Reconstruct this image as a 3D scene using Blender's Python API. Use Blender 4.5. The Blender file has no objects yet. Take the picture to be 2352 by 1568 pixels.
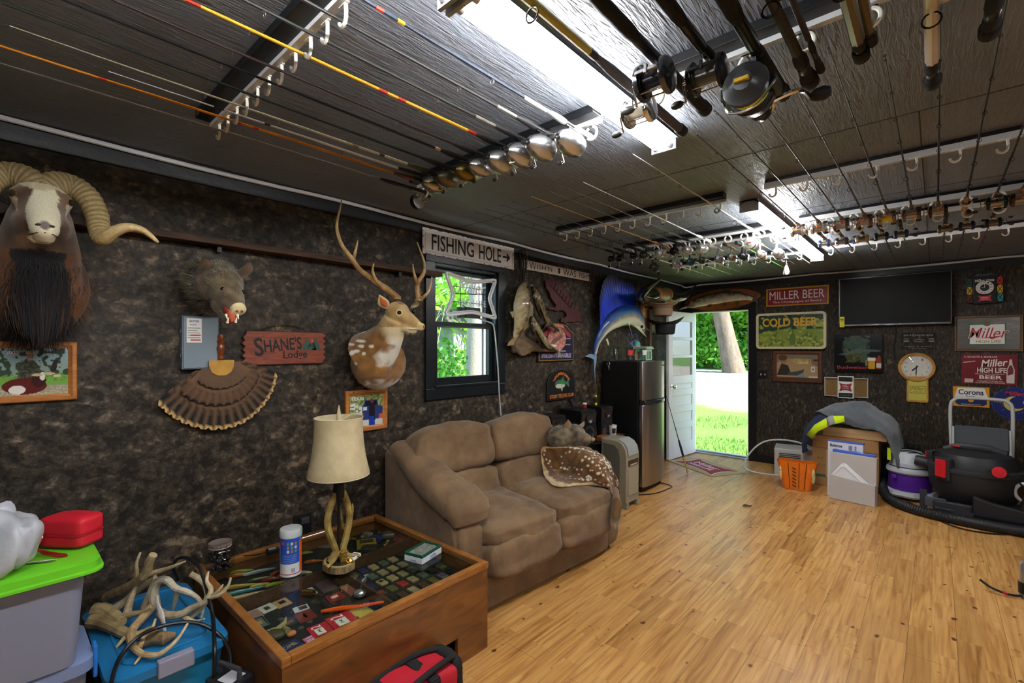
import bpy,bmesh,math,random
from mathutils import Vector,Matrix,Euler,noise
from math import sin,cos,pi,radians as R,sqrt,atan2,hypot
# ---------------------------------------------------------------- camera, sky, sun, exposure
SC=bpy.context.scene
TH=math.atan(974/1084.)
CAMX,CAMZ,FPX=2.8,1.52,1084.
cd=bpy.data.cameras.new('camera');cam=bpy.data.objects.new('camera',cd);SC.collection.objects.link(cam)
cam.location=(CAMX,0,CAMZ);cam.rotation_euler=(pi/2,0,TH)
cd.sensor_width=36;cd.lens=36*FPX/2352;cd.shift_y=14/2352;cd.clip_start=.02;cd.clip_end=200
SC.camera=cam
SC.view_settings.view_transform='Standard';SC.view_settings.look='None'
SC.view_settings.gamma=1;SC.view_settings.use_curve_mapping= False
SC.view_settings.exposure=1.1
W=bpy.data.worlds.new('world');SC.world=W;W.use_nodes= True
wn=W.node_tree.nodes;bgn=wn['Background']
sky=wn.new('ShaderNodeTexSky');sky.sky_type='HOSEK_WILKIE';sky.turbidity=3.0
sky.sun_direction=Vector((.74,.04,.67)).normalized()
W.node_tree.links.new(sky.outputs[0],bgn.inputs[0]);bgn.inputs[1].default_value=8.0
sl=bpy.data.lights.new('sun','SUN');sl.energy=8.5;sl.angle=R(1.5);sl.color=(1,.95,.86)
so=bpy.data.objects.new('sun',sl);SC.collection.objects.link(so)
so.rotation_euler=Vector((.74,.04,.67)).to_track_quat('Z','Y').to_euler()
TUBE_E=40.0 # fluorescent tubes
LEN,HC=6.88,2.45 # room length to the far wall, ceiling height
# ---------------------------------------------------------------- pixel -> place helpers (2352 x 1568 frame)
def ray(u,v):
    a=(u-1176)/FPX
    return (-sin(TH)+a*cos(TH),cos(TH)+a*sin(TH),(798-v)/FPX)
def _pt(u,v,t):
    d=ray(u,v); return Vector((CAMX+d[0]*t,d[1]*t,CAMZ+d[2]*t))
def PX(u,v,x): return _pt(u,v,(x-CAMX)/ray(u,v)[0])
def PY(u,v,y): return _pt(u,v,y/ray(u,v)[1])
def PZ(u,v,z): return _pt(u,v,(z-CAMZ)/ray(u,v)[2])
# ---------------------------------------------------------------- mesh builder
class B:
    def __init__(s):s.v=[];s.f=[];s.c= None;s.M=Matrix()
    def at(s,loc=(0,0,0),rot=(0,0,0),sc=1):
        s.M=Matrix.Translation(loc)@Euler(rot).to_matrix().to_4x4()@(Matrix.Scale(sc,4) if not isinstance(sc,tuple) else Matrix.Diagonal((*sc,1)))
        return s
    def add(s,vs,fs):
        n=len(s.v);s.v+=[tuple(s.M@Vector(p)) for p in vs];s.f+=[tuple(i+n for i in f) for f in fs]; return s
    def box(s,x0,x1,y0,y1,z0,z1):
        return s.add([(x0,y0,z0),(x1,y0,z0),(x1,y1,z0),(x0,y1,z0),(x0,y0,z1),(x1,y0,z1),(x1,y1,z1),(x0,y1,z1)],
                     [(0,3,2,1),(4,5,6,7),(0,1,5,4),(1,2,6,5),(2,3,7,6),(3,0,4,7)])
    def cb(s,c,d): return s.box(c[0]-d[0]/2,c[0]+d[0]/2,c[1]-d[1]/2,c[1]+d[1]/2,c[2]-d[2]/2,c[2]+d[2]/2)
    def tube(s,pts,r,n=8,cap=True,closed=False,flat=1.0):
        pts=[Vector(p) for p in pts];m=len(pts)
        rs=r if isinstance(r,(list,tuple)) else [r]*m
        T=[]
        for i in range(m):
            a=pts[(i-1)%m] if closed or i>0 else pts[i];b=pts[(i+1)%m] if closed or i<m-1 else pts[i]
            d=b-a;T.append(d.normalized() if d.length>1e-9 else Vector((0,0,1)))
        up=Vector((0,0,1)) if abs(T[0].z)<.9 else Vector((1,0,0))
        nrm=(up-T[0]*up.dot(T[0])).normalized();vs=[];fs=[]
        for i in range(m):
            nrm=(nrm-T[i]*nrm.dot(T[i]))
            nrm=nrm.normalized() if nrm.length>1e-6 else T[i].orthogonal().normalized()
            bn=T[i].cross(nrm)
            for k in range(n):
                a=2*pi*k/n;vs.append(pts[i]+nrm*(cos(a)*rs[i])+bn*(sin(a)*rs[i]*flat))
        for i in range(m if closed else m-1):
            j=(i+1)%m
            for k in range(n):fs.append((i*n+k,i*n+(k+1)%n,j*n+(k+1)%n,j*n+k))
        if cap and not closed:fs.append(tuple(reversed(range(n))));fs.append(tuple((m-1)*n+k for k in range(n)))
        return s.add(vs,fs)
    def lathe(s,prof,n=24,axis='z',cap=True,a0=0,a1=2*pi):
        full=abs(a1-a0-2*pi)<1e-6;m=n if full else n+1;vs=[];fs=[]
        for (r,h) in prof:
            for k in range(m):
                a=a0+(a1-a0)*k/n;x,y=r*cos(a),r*sin(a)
                vs.append((x,y,h) if axis=='z' else (x,h,y) if axis=='y' else (h,x,y))
        for i in range(len(prof)-1):
            for k in range(n):
                q=(i*m+k,i*m+(k+1)%m,(i+1)*m+(k+1)%m,(i+1)*m+k);fs.append(q if axis!='y' else q[::-1])
        if cap and full:
            for i in (0,len(prof)-1):
                if prof[i][0]>1e-6:fs.append(tuple(i*m+k for k in range(m)))
        return s.add(vs,fs)
    def ell(s,c,r,n=14,m=10,rot=None):
        vs=[];fs=[];Q=Euler(rot).to_matrix() if rot else None
        for i in range(m+1):
            t=pi*i/m
            for k in range(n):
                a=2*pi*k/n;p=Vector((r[0]*sin(t)*cos(a),r[1]*sin(t)*sin(a),r[2]*cos(t)))
                vs.append((Q@p if Q else p)+Vector(c))
        for i in range(m):
            for k in range(n):fs.append((i*n+k,(i+1)*n+k,(i+1)*n+(k+1)%n,i*n+(k+1)%n))
        return s.add(vs,fs)
    def prism(s,poly,y0,y1): # polygon in local x,z; extruded along y
        n=len(poly);vs=[(p[0],y0,p[1]) for p in poly]+[(p[0],y1,p[1]) for p in poly]
        fs=[tuple(range(n)),tuple(range(2*n-1,n-1,-1))]+[(i,i+n,(i+1)%n+n,(i+1)%n) for i in range(n)]
        return s.add(vs,fs)
    def slab(s,poly,z0,z1): # polygon in local x,y; extruded along z
        n=len(poly);vs=[(p[0],p[1],z0) for p in poly]+[(p[0],p[1],z1) for p in poly]
        fs=[tuple(range(n-1,-1,-1)),tuple(range(n,2*n))]+[(i,(i+1)%n,(i+1)%n+n,i+n) for i in range(n)]
        return s.add(vs,fs)
    def loft(s,rings,cap=True):
        n=len(rings[0]);vs=[p for r in rings for p in r];fs=[]
        for i in range(len(rings)-1):
            for k in range(n):fs.append((i*n+k,i*n+(k+1)%n,(i+1)*n+(k+1)%n,(i+1)*n+k))
        if cap:fs+=[tuple(reversed(range(n))),tuple((len(rings)-1)*n+k for k in range(n))]
        return s.add(vs,fs)
    def quad(s,a,b,c,d): return s.add([a,b,c,d],[(0,1,2,3)])
    def frame(s,x0,x1,z0,z1,w,y0,y1): # rectangular ring in x,z
        s.box(x0,x1,y0,y1,z0,z0+w);s.box(x0,x1,y0,y1,z1-w,z1)
        s.box(x0,x0+w,y0,y1,z0+w,z1-w); return s.box(x1-w,x1,y0,y1,z0+w,z1-w)
    def ring(s,c,R0,r,axis='z',n=20,m=8,a0=0,a1=2*pi,sx=1,sy=1):
        P=[];full=abs(a1-a0-2*pi)<1e-6
        for k in range(n if full else n+1):
            a=a0+(a1-a0)*k/n;x,y=R0*sx*cos(a),R0*sy*sin(a)
            P.append(Vector(c)+Vector((x,y,0) if axis=='z' else (x,0,y) if axis=='y' else (0,x,y)))
        return s.tube(P,r,m,closed=full)
COL=SC.collection
def part(name,b,m,parent=None,smooth=None,bevel=0,sub=0,bseg=2,cols=None,loc=None,rot=None):
    me=bpy.data.meshes.new(name);me.from_pydata(b.v,[],b.f)
    if m is not None:me.materials.append(m)
    cols=cols or b.c
    if cols:
        ca=me.color_attributes.new('Col','FLOAT_COLOR','POINT')
        ca.data.foreach_set('color',[x for c in cols for x in (c[0],c[1],c[2],1.0)])
    me.validate();me.update()
    bm=bmesh.new();bm.from_mesh(me);bmesh.ops.recalc_face_normals(bm,faces=bm.faces);bm.to_mesh(me);bm.free()
    o=bpy.data.objects.new(name,me);COL.objects.link(o)
    if parent:o.parent=parent
    if loc:o.location=loc
    if rot:o.rotation_euler=rot
    if smooth is None:smooth= True
    if smooth:
        me.shade_smooth()
        if smooth is True and hasattr(me,'set_sharp_from_angle'):me.set_sharp_from_angle(angle=R(38))
    if bevel:
        md=o.modifiers.new('b','BEVEL');md.width=bevel;md.segments=bseg;md.limit_method='ANGLE';md.angle_limit=R(40)
    if sub:
        md=o.modifiers.new('s','SUBSURF');md.levels=sub;md.render_levels=sub
    return o
def thing(name,label,cat,loc=(0,0,0),rot=(0,0,0),group=None):
    o=bpy.data.objects.new(name, None);COL.objects.link(o);o.empty_display_size=.05
    o.location=loc;o.rotation_euler=rot if isinstance(rot,(tuple,list)) else (0,0,rot)
    o['label']=label;o['category']=cat
    if group:o['group']=group
    return o
def tag(o,label,cat,group=None,kind=None):
    o['label']=label;o['category']=cat
    if group:o['group']=group
    if kind:o['kind']=kind
    return o
def struct(o,label=None):
    o['kind']='structure'
    if label:o['label']=label;o['category']='room'
    return o
LW=(0,0,pi/2) # on the left wall: local x runs along +Y, -y points into the room
def spline(P,n=6):
    P=[Vector(p) for p in P];out=[]
    for i in range(len(P)-1):
        p0=P[max(i-1,0)];p1=P[i];p2=P[i+1];p3=P[min(i+2,len(P)-1)]
        for k in range(n):
            t=k/n;out.append(.5*((2*p1)+(p2-p0)*t+(2*p0-5*p1+4*p2-p3)*t*t+(3*p1-p0-3*p2+p3)*t**3))
    return out+[P[-1]]
def lerps(rs,n=6):
    out=[]
    for i in range(len(rs)-1):out+=[rs[i]+(rs[i+1]-rs[i])*k/n for k in range(n)]
    return out+[rs[-1]]
def stube(b,P,r,n=6,seg=8,**k):
    Q=spline(P,n); return b.tube(Q,lerps(r,n) if isinstance(r,(list,tuple)) else r,seg,**k)
def rpoly(x0,x1,z0,z1,r,n=4):
    P=[]
    for cx,cz,a in ((x1-r,z1-r,0),(x0+r,z1-r,pi/2),(x0+r,z0+r,pi),(x1-r,z0+r,1.5*pi)):
        for k in range(n+1):t=a+pi/2*k/n;P.append((cx+r*cos(t),cz+r*sin(t)))
    return P
def srgb(r,g,b):
    f= lambda c:(c/255/12.92 if c/255<=.04045 else ((c/255+.055)/1.055)**2.4)
    return (f(r),f(g),f(b))
# ---------------------------------------------------------------- materials
_mc={}
def mat(name,c=(.5,.5,.5),rough=.5,metal=0,bump=0,bs=60,var=0,vs=8,emit=0,trans=0,ior=1.45,spec=.5,coat=0,sheen=0,stretch=None,alpha=1,c2=None):
    if name in _mc: return _mc[name]
    m=bpy.data.materials.new(name);m.use_nodes= True;N=m.node_tree.nodes;L=m.node_tree.links;p=N['Principled BSDF']
    p.inputs['Base Color'].default_value=(*c,1);p.inputs['Roughness'].default_value=rough;p.inputs['Metallic'].default_value=metal
    p.inputs['IOR'].default_value=ior;p.inputs['Transmission Weight'].default_value=trans;p.inputs['Specular IOR Level'].default_value=spec
    p.inputs['Coat Weight'].default_value=coat;p.inputs['Sheen Weight'].default_value=sheen;p.inputs['Alpha'].default_value=alpha
    if emit:p.inputs['Emission Color'].default_value=(*c,1);p.inputs['Emission Strength'].default_value=emit
    if var or bump or c2:
        tc=N.new('ShaderNodeTexCoord');mp=N.new('ShaderNodeMapping');L.new(tc.outputs['Object'],mp.inputs[0])
        if stretch:mp.inputs['Scale'].default_value=stretch
        if var or c2:
            nz=N.new('ShaderNodeTexNoise');nz.inputs['Scale'].default_value=vs;nz.inputs['Detail'].default_value=6;nz.inputs['Roughness'].default_value=.65;L.new(mp.outputs[0],nz.inputs[0])
            rp=N.new('ShaderNodeValToRGB');d=c2 or tuple(x*(1-var) for x in c);e=c if c2 else tuple(min(1,x*(1+var)) for x in c)
            rp.color_ramp.elements[0].color=(*d,1);rp.color_ramp.elements[1].color=(*e,1);rp.color_ramp.elements[0].position=.32;rp.color_ramp.elements[1].position=.68
            L.new(nz.outputs[0],rp.inputs[0]);L.new(rp.outputs[0],p.inputs['Base Color'])
        if bump:
            n2=N.new('ShaderNodeTexNoise');n2.inputs['Scale'].default_value=bs;n2.inputs['Detail'].default_value=5;L.new(mp.outputs[0],n2.inputs[0])
            bp=N.new('ShaderNodeBump');bp.inputs['Strength'].default_value=bump;bp.inputs['Distance'].default_value=.01;L.new(n2.outputs[0],bp.inputs['Height']);L.new(bp.outputs[0],p.inputs['Normal'])
    _mc[name]=m; return m
def pm(r,g,b,rough=.5,metal=0,**k): return mat('paint_%d_%d_%d_%d_%d'%(r,g,b,rough*100,metal*10)+(''.join('_%s%s'%(a,v) for a,v in sorted(k.items())) if k else ''),srgb(r,g,b),rough,metal,**k)
def colmat(name,rough=.6,bump=0,bs=200,spec=.5,sheen=0,var=0,stretch=None,coat=0): # colour from the mesh's own painted pattern
    if name in _mc: return _mc[name]
    m=mat(name,(.5,.5,.5),rough,bump=bump,bs=bs,spec=spec,sheen=sheen,stretch=stretch,coat=coat);N=m.node_tree.nodes;L=m.node_tree.links
    a=N.new('ShaderNodeVertexColor');a.layer_name='Col';p=N['Principled BSDF'];src=a.outputs[0]
    if var:
        nz=N.new('ShaderNodeTexNoise');nz.inputs['Scale'].default_value=bs;tc=N.new('ShaderNodeTexCoord');mp=N.new('ShaderNodeMapping');L.new(tc.outputs['Object'],mp.inputs[0]);L.new(mp.outputs[0],nz.inputs[0])
        if stretch:mp.inputs['Scale'].default_value=stretch
        mr=N.new('ShaderNodeMapRange');mr.inputs[1].default_value=.3;mr.inputs[2].default_value=.7;mr.inputs[3].default_value=1-var;mr.inputs[4].default_value=1+var;L.new(nz.outputs[0],mr.inputs[0])
        mx=N.new('ShaderNodeVectorMath');mx.operation='SCALE';L.new(src,mx.inputs[0]);L.new(mr.outputs[0],mx.inputs['Scale']);src=mx.outputs[0]
    L.new(src,p.inputs['Base Color']); return m
def nodes(name):
    m=bpy.data.materials.new(name);m.use_nodes= True;N=m.node_tree.nodes;L=m.node_tree.links
    def nd(t,**k):
        n=N.new(t)
        for a,v in k.items():
            if a[0]=='i' and a[1:].isdigit():n.inputs[int(a[1:])].default_value=v
            else:setattr(n,a,v)
        return n
    return m,N,L,N['Principled BSDF'],nd
def ramp(n,*st):
    cr=n.color_ramp
    while len(cr.elements)<len(st):cr.elements.new(.5)
    for e,(p,c) in zip(cr.elements,st):e.position=p;e.color=(*c,1) if len(c)==3 else c
    return n
def wood(name,c1,c2,scale=(1,12,12),rough=.4,coat=0,bands=3.0):
    if name in _mc: return _mc[name]
    m,N,L,p,nd=nodes(name);tc=nd('ShaderNodeTexCoord');mp=nd('ShaderNodeMapping');mp.inputs['Scale'].default_value=scale;L.new(tc.outputs['Object'],mp.inputs[0])
    a=nd('ShaderNodeTexNoise');a.inputs['Scale'].default_value=bands;a.inputs['Detail'].default_value=8;a.inputs['Distortion'].default_value=1.2;L.new(mp.outputs[0],a.inputs[0])
    r=ramp(nd('ShaderNodeValToRGB'),(.3,c1),(.7,c2));L.new(a.outputs[0],r.inputs[0]);L.new(r.outputs[0],p.inputs['Base Color'])
    bp=nd('ShaderNodeBump');bp.inputs['Strength'].default_value=.15;bp.inputs['Distance'].default_value=.003;L.new(a.outputs[0],bp.inputs['Height']);L.new(bp.outputs[0],p.inputs['Normal'])
    p.inputs['Roughness'].default_value=rough;p.inputs['Coat Weight'].default_value=coat;_mc[name]=m; return m
GLASS= None
def glass(name='clear_glass',tint=(1,1,1),rough=0.0,ior=1.5):
    if name in _mc: return _mc[name]
    m=bpy.data.materials.new(name);m.use_nodes= True;N=m.node_tree.nodes;L=m.node_tree.links;N.remove(N['Principled BSDF']);o=N['Material Output']
    t=N.new('ShaderNodeBsdfTransparent');t.inputs[0].default_value=(*tint,1);g=N.new('ShaderNodeBsdfGlossy');g.inputs['Roughness'].default_value=rough+.01
    f=N.new('ShaderNodeFresnel');f.inputs[0].default_value=ior;x=N.new('ShaderNodeMixShader');ge=N.new('ShaderNodeNewGeometry');iv=N.new('ShaderNodeMath');iv.operation='SUBTRACT';iv.inputs[0].default_value=1;L.new(ge.outputs['Backfacing'],iv.inputs[1]);mu=N.new('ShaderNodeMath');mu.operation='MULTIPLY';L.new(f.outputs[0],mu.inputs[0]);L.new(iv.outputs[0],mu.inputs[1]);L.new(mu.outputs[0],x.inputs[0]);L.new(t.outputs[0],x.inputs[1]);L.new(g.outputs[0],x.inputs[2]);L.new(x.outputs[0],o.inputs[0])
    _mc[name]=m; return m
CHROME=mat('chrome',(.75,.75,.76),.14,1);STEEL=mat('brushed_steel',(.42,.41,.40),.34,1);BLACKP=pm(20,20,22,.45);BLACKR=pm(26,26,27,.8,bump=.3,bs=150)
WHITEP=pm(225,225,222,.4);BRASS=mat('brass',srgb(190,150,70),.25,1);PLATE=pm(235,232,225,.6)
# ---------------------------------------------------------------- lettering and printed pictures
def text(parent,s,x0,x1,z0,z1,m,y=0,shear=0,bold=0,ex=.0008,name='lettering',arc=None,rot=None):
    cu=bpy.data.curves.new('t','FONT');cu.body=s;cu.shear=shear;cu.offset=bold;cu.extrude=0;cu.resolution_u=3
    o=bpy.data.objects.new('t',cu);COL.objects.link(o)
    dg=bpy.context.evaluated_depsgraph_get();me=bpy.data.meshes.new_from_object(o.evaluated_get(dg));bpy.data.objects.remove(o);bpy.data.curves.remove(cu)
    V=[v.co.copy() for v in me.vertices];Fs=[tuple(f.vertices) for f in me.polygons];bpy.data.meshes.remove(me)
    if not V: return None
    ax=min(v.x for v in V);bx=max(v.x for v in V);ay=min(v.y for v in V);by=max(v.y for v in V);P=[]
    for v in V:
        tx=(v.x-ax)/(bx-ax);tz=(v.y-ay)/max(by-ay,1e-6);x=x0+tx*(x1-x0);z=z0+tz*(z1-z0)
        if arc: # arc: (centre x, centre z, radius, span)
            a=pi/2+arc[3]/2-arc[3]*tx;r=arc[2]+tz*(z1-z0);x=arc[0]+r*cos(a);z=arc[1]+r*sin(a)
        P.append(Vector((x,y,z)))
    if rot:
        c=Vector(((x0+x1)/2,y,(z0+z1)/2));Q=Matrix.Rotation(rot,3,'Y');P=[c+Q@(p-c) for p in P]
    n=len(P);vs=P+[p-Vector((0,ex,0)) for p in P];fs=[tuple(i+n for i in f) for f in Fs]
    ed={}
    for f in Fs:
        for i in range(len(f)):e=(f[i],f[(i+1)%len(f)]);ed[e]=1
    fs+=[(a,b,b+n,a+n) for (a,b) in ed if (b,a) not in ed]
    b=B();b.add(vs,fs); return part(name,b,m,parent,smooth=False)
def inpoly(x,y,P):
    c= False;j=len(P)-1
    for i in range(len(P)):
        if (P[i][1]>y)!=(P[j][1]>y) and x<(P[j][0]-P[i][0])*(y-P[i][1])/(P[j][1]-P[i][1])+P[i][0]:c= not c
        j=i
    return c
def shade(layers,x,z,sd=0):
    c=(0,0,0)
    for l in layers:
        k=l[0];col=l[-1]
        if k=='all':ok= True
        elif k=='r':ok=l[1]<=x<=l[2] and l[3]<=z<=l[4]
        elif k=='e':
            ok=((x-l[1])/l[3])**2+((z-l[2])/l[4])**2<=1
        elif k=='p':ok=inpoly(x,z,l[1])
        elif k=='n':ok=noise.noise(Vector((x*l[1]+sd,z*l[2],3.7+sd)))>l[3] # speckle
        elif k=='nr':ok=l[4]<=x<=l[5] and l[6]<=z<=l[7] and noise.noise(Vector((x*l[1]+sd,z*l[2],3.7+sd)))>l[3]
        elif k=='g': # vertical blend
            t=min(1,max(0,(z-l[1])/(l[2]-l[1])));c=tuple(a*(1-t)+b*t for a,b in zip(l[3],l[4]));continue
        else:ok= False
        if ok:c=col
    return c
def print_(name,parent,x0,x1,z0,z1,y,layers,nx=80,rough=.25,sd=0,mask=None,m=None):
    nz_=max(2,int(nx*(z1-z0)/(x1-x0)));b=B();cs=[]
    for j in range(nz_+1):
        for i in range(nx+1):
            b.v.append((x0+(x1-x0)*i/nx,y,z0+(z1-z0)*j/nz_));cs.append(srgb(*shade(layers,i/nx,j/nz_,sd)))
    for j in range(nz_):
        for i in range(nx):
            if mask is None or mask((i+.5)/nx,(j+.5)/nz_):
                b.f.append((j*(nx+1)+i,j*(nx+1)+i+1,(j+1)*(nx+1)+i+1,(j+1)*(nx+1)+i))
    return part(name,b,m or colmat('print_gloss%d'%(rough*100),rough),parent,smooth=False,cols=cs)
def blend(prims,voxel=.008,smooth=6,f=.5): # fuse shapes into one continuous skin -> B
    me=bpy.data.meshes.new('t');me.from_pydata(prims.v,[],prims.f);bm=bmesh.new();bm.from_mesh(me);bmesh.ops.recalc_face_normals(bm,faces=bm.faces);bm.to_mesh(me);bm.free()
    o=bpy.data.objects.new('t',me);COL.objects.link(o)
    r=o.modifiers.new('r','REMESH');r.mode='VOXEL';r.voxel_size=voxel
    s=o.modifiers.new('s','SMOOTH');s.factor=f;s.iterations=smooth
    dg=bpy.context.evaluated_depsgraph_get();e=bpy.data.meshes.new_from_object(o.evaluated_get(dg))
    b=B();b.v=[tuple(v.co) for v in e.vertices];b.f=[tuple(p.vertices) for p in e.polygons]
    bpy.data.objects.remove(o);bpy.data.meshes.remove(me);bpy.data.meshes.remove(e); return b
def fur(b,n,ln,w,dirf,rnd,mask=None,lift=.35,segs=3): # strands growing from the faces of b
    out=B();cs=[];F_=b.f;V=[Vector(v) for v in b.v];ar=[];tot=0
    for f in F_:
        p=[V[i] for i in f];a=(p[1]-p[0]).cross(p[2]-p[0]).length*(1 if len(p)==4 else .5);tot+=a;ar.append(tot)
    import bisect
    for _ in range(n):
        f=F_[min(len(F_)-1,bisect.bisect(ar,rnd.random()*tot))];p=[V[i] for i in f]
        a,c=rnd.random(),rnd.random();q=p[0]+(p[1]-p[0])*a+(p[-1]-p[0])*c if len(p)==4 else p[0]+(p[1]-p[0])*a*(1-c)+(p[2]-p[0])*c
        if mask and not mask(q):continue
        nr=(p[1]-p[0]).cross(p[2]-p[0])
        if nr.length<1e-12:continue
        nr.normalize();g=Vector(dirf(q));g=(g+Vector((rnd.uniform(-.3,.3),rnd.uniform(-.3,.3),rnd.uniform(-.3,.3)))).normalized()
        L_=ln(q) if callable(ln) else ln
        L_*=rnd.uniform(.6,1.25);d=(nr*lift+g).normalized();side=d.cross(nr)
        if side.length<1e-6:continue
        side=side.normalized()*w*rnd.uniform(.7,1.3);n0=len(out.v);pos=q-nr*.002
        for k in range(segs):
            t=k/segs;out.v+=[tuple(pos-side*(1-t)),tuple(pos+side*(1-t))];pos=pos+d*(L_/segs);d=(d+g*.35).normalized()
        out.v.append(tuple(pos))
        for k in range(segs-1):out.f.append((n0+2*k,n0+2*k+1,n0+2*k+3,n0+2*k+2))
        out.f.append((n0+2*segs-2,n0+2*segs-1,n0+2*segs));cs.append((q,len(out.v)-n0))
    out.roots=cs; return out
# ---------------------------------------------------------------- room shell materials
def osb(name,dark,mid,light,rough,bump=.5):
    m,N,L,p,nd=nodes(name);tc=nd('ShaderNodeTexCoord');st=[];fl=[]
    for rot,sc in (((.5,.3,.6),(120,22,22)),((-.7,-.6,-.5),(110,20,20)),((1.3,.9,.2),(130,24,24)),((.1,1.5,.9),(110,20,20))):
        mp=nd('ShaderNodeMapping');mp.inputs['Rotation'].default_value=rot;mp.inputs['Scale'].default_value=sc;L.new(tc.outputs['Object'],mp.inputs[0])
        nz=nd('ShaderNodeTexNoise');nz.inputs['Scale'].default_value=.9;nz.inputs['Detail'].default_value=5;nz.inputs['Roughness'].default_value=.6;L.new(mp.outputs[0],nz.inputs[0]);st.append(nz.outputs[0])
        if len(fl)<3:
            ms=nd('ShaderNodeMapping');ms.inputs['Rotation'].default_value=rot;ms.inputs['Scale'].default_value=(58,17,24);L.new(tc.outputs['Object'],ms.inputs[0])
            vo=nd('ShaderNodeTexVoronoi');vo.inputs['Scale'].default_value=1;L.new(ms.outputs[0],vo.inputs['Vector']);sp=nd('ShaderNodeSeparateColor');L.new(vo.outputs['Color'],sp.inputs[0]);fl.append(sp.outputs[0])
    def op(o,a,b):
        n=nd('ShaderNodeMath',operation=o)
        for i,q in enumerate((a,b)):
            if isinstance(q,(int,float)):n.inputs[i].default_value=q
            else:L.new(q,n.inputs[i])
        return n.outputs[0]
    def rng(a,*v):
        n=nd('ShaderNodeMapRange')
        for i,q in enumerate(v):n.inputs[i+1].default_value=q
        L.new(a,n.inputs[0]); return n.outputs[0]
    s=op('MAXIMUM',op('MAXIMUM',st[0],st[1]),op('MAXIMUM',st[2],st[3]))
    s=rng(s,.5,.78,0,1)
    f=op('ADD',op('MULTIPLY',fl[0],fl[1]),op('MULTIPLY',fl[2],.5))
    pn=nd('ShaderNodeTexNoise');pn.inputs['Scale'].default_value=2.6;pn.inputs['Detail'].default_value=6;pn.inputs['Roughness'].default_value=.7;L.new(tc.outputs['Object'],pn.inputs[0])
    pv=rng(pn.outputs[0],.36,.66,.65,1.2)
    t=op('MULTIPLY',op('ADD',op('MULTIPLY',s,.66),op('MULTIPLY',op('MULTIPLY',f,f),.27)),pv)
    r=ramp(nd('ShaderNodeValToRGB'),(.06,dark),(.38,mid),(.95,light));L.new(t,r.inputs[0])
    hn=nd('ShaderNodeTexNoise');hn.inputs['Scale'].default_value=1.7;L.new(tc.outputs['Object'],hn.inputs[0]);hr=ramp(nd('ShaderNodeValToRGB'),(.35,(.98,.98,1.0)),(.62,(1.08,1.0,.88)));L.new(hn.outputs[0],hr.inputs[0])
    mx=nd('ShaderNodeMixRGB',blend_type='MULTIPLY');mx.inputs[0].default_value=1;L.new(r.outputs[0],mx.inputs[1]);L.new(hr.outputs[0],mx.inputs[2]);L.new(mx.outputs[0],p.inputs['Base Color'])
    bp=nd('ShaderNodeBump');bp.inputs['Strength'].default_value=bump;bp.inputs['Distance'].default_value=.004;L.new(op('ADD',s,f),bp.inputs['Height']);L.new(bp.outputs[0],p.inputs['Normal'])
    p.inputs['Roughness'].default_value=rough;p.inputs['Specular IOR Level'].default_value=.3; return m
WALLM=osb('dark_stained_flakeboard',(.010,.0078,.0058),(.054,.042,.030),(.26,.20,.145),.55)
def ceil_mat():
    m,N,L,p,nd=nodes('charcoal_painted_flakeboard');tc=nd('ShaderNodeTexCoord');hh=[]
    for rz,sc in ((.4,(70,9,20)),(-.8,(60,8,20)),(1.5,(85,10,20))):
        mp=nd('ShaderNodeMapping');mp.inputs['Rotation'].default_value=(0,0,rz);mp.inputs['Scale'].default_value=sc;L.new(tc.outputs['Object'],mp.inputs[0])
        nz=nd('ShaderNodeTexNoise');nz.inputs['Scale'].default_value=1;nz.inputs['Detail'].default_value=4;nz.inputs['Distortion'].default_value=.8;L.new(mp.outputs[0],nz.inputs[0]);hh.append(nz)
    a=nd('ShaderNodeMath',operation='MAXIMUM');L.new(hh[0].outputs[0],a.inputs[0]);L.new(hh[1].outputs[0],a.inputs[1])
    c=nd('ShaderNodeMath',operation='MAXIMUM');L.new(a.outputs[0],c.inputs[0]);L.new(hh[2].outputs[0],c.inputs[1])
    bp=nd('ShaderNodeBump');bp.inputs['Strength'].default_value=1.0;bp.inputs['Distance'].default_value=.012;L.new(c.outputs[0],bp.inputs['Height']);L.new(bp.outputs[0],p.inputs['Normal'])
    bn=nd('ShaderNodeTexNoise');bn.inputs['Scale'].default_value=1.6;bn.inputs['Detail'].default_value=5;L.new(tc.outputs['Object'],bn.inputs[0])
    r=ramp(nd('ShaderNodeValToRGB'),(.35,(.135,.15,.182)),(.65,(.18,.2,.238)));L.new(bn.outputs[0],r.inputs[0]);L.new(r.outputs[0],p.inputs['Base Color'])
    p.inputs['Roughness'].default_value=.42; return m
CEILM=ceil_mat()
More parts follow.
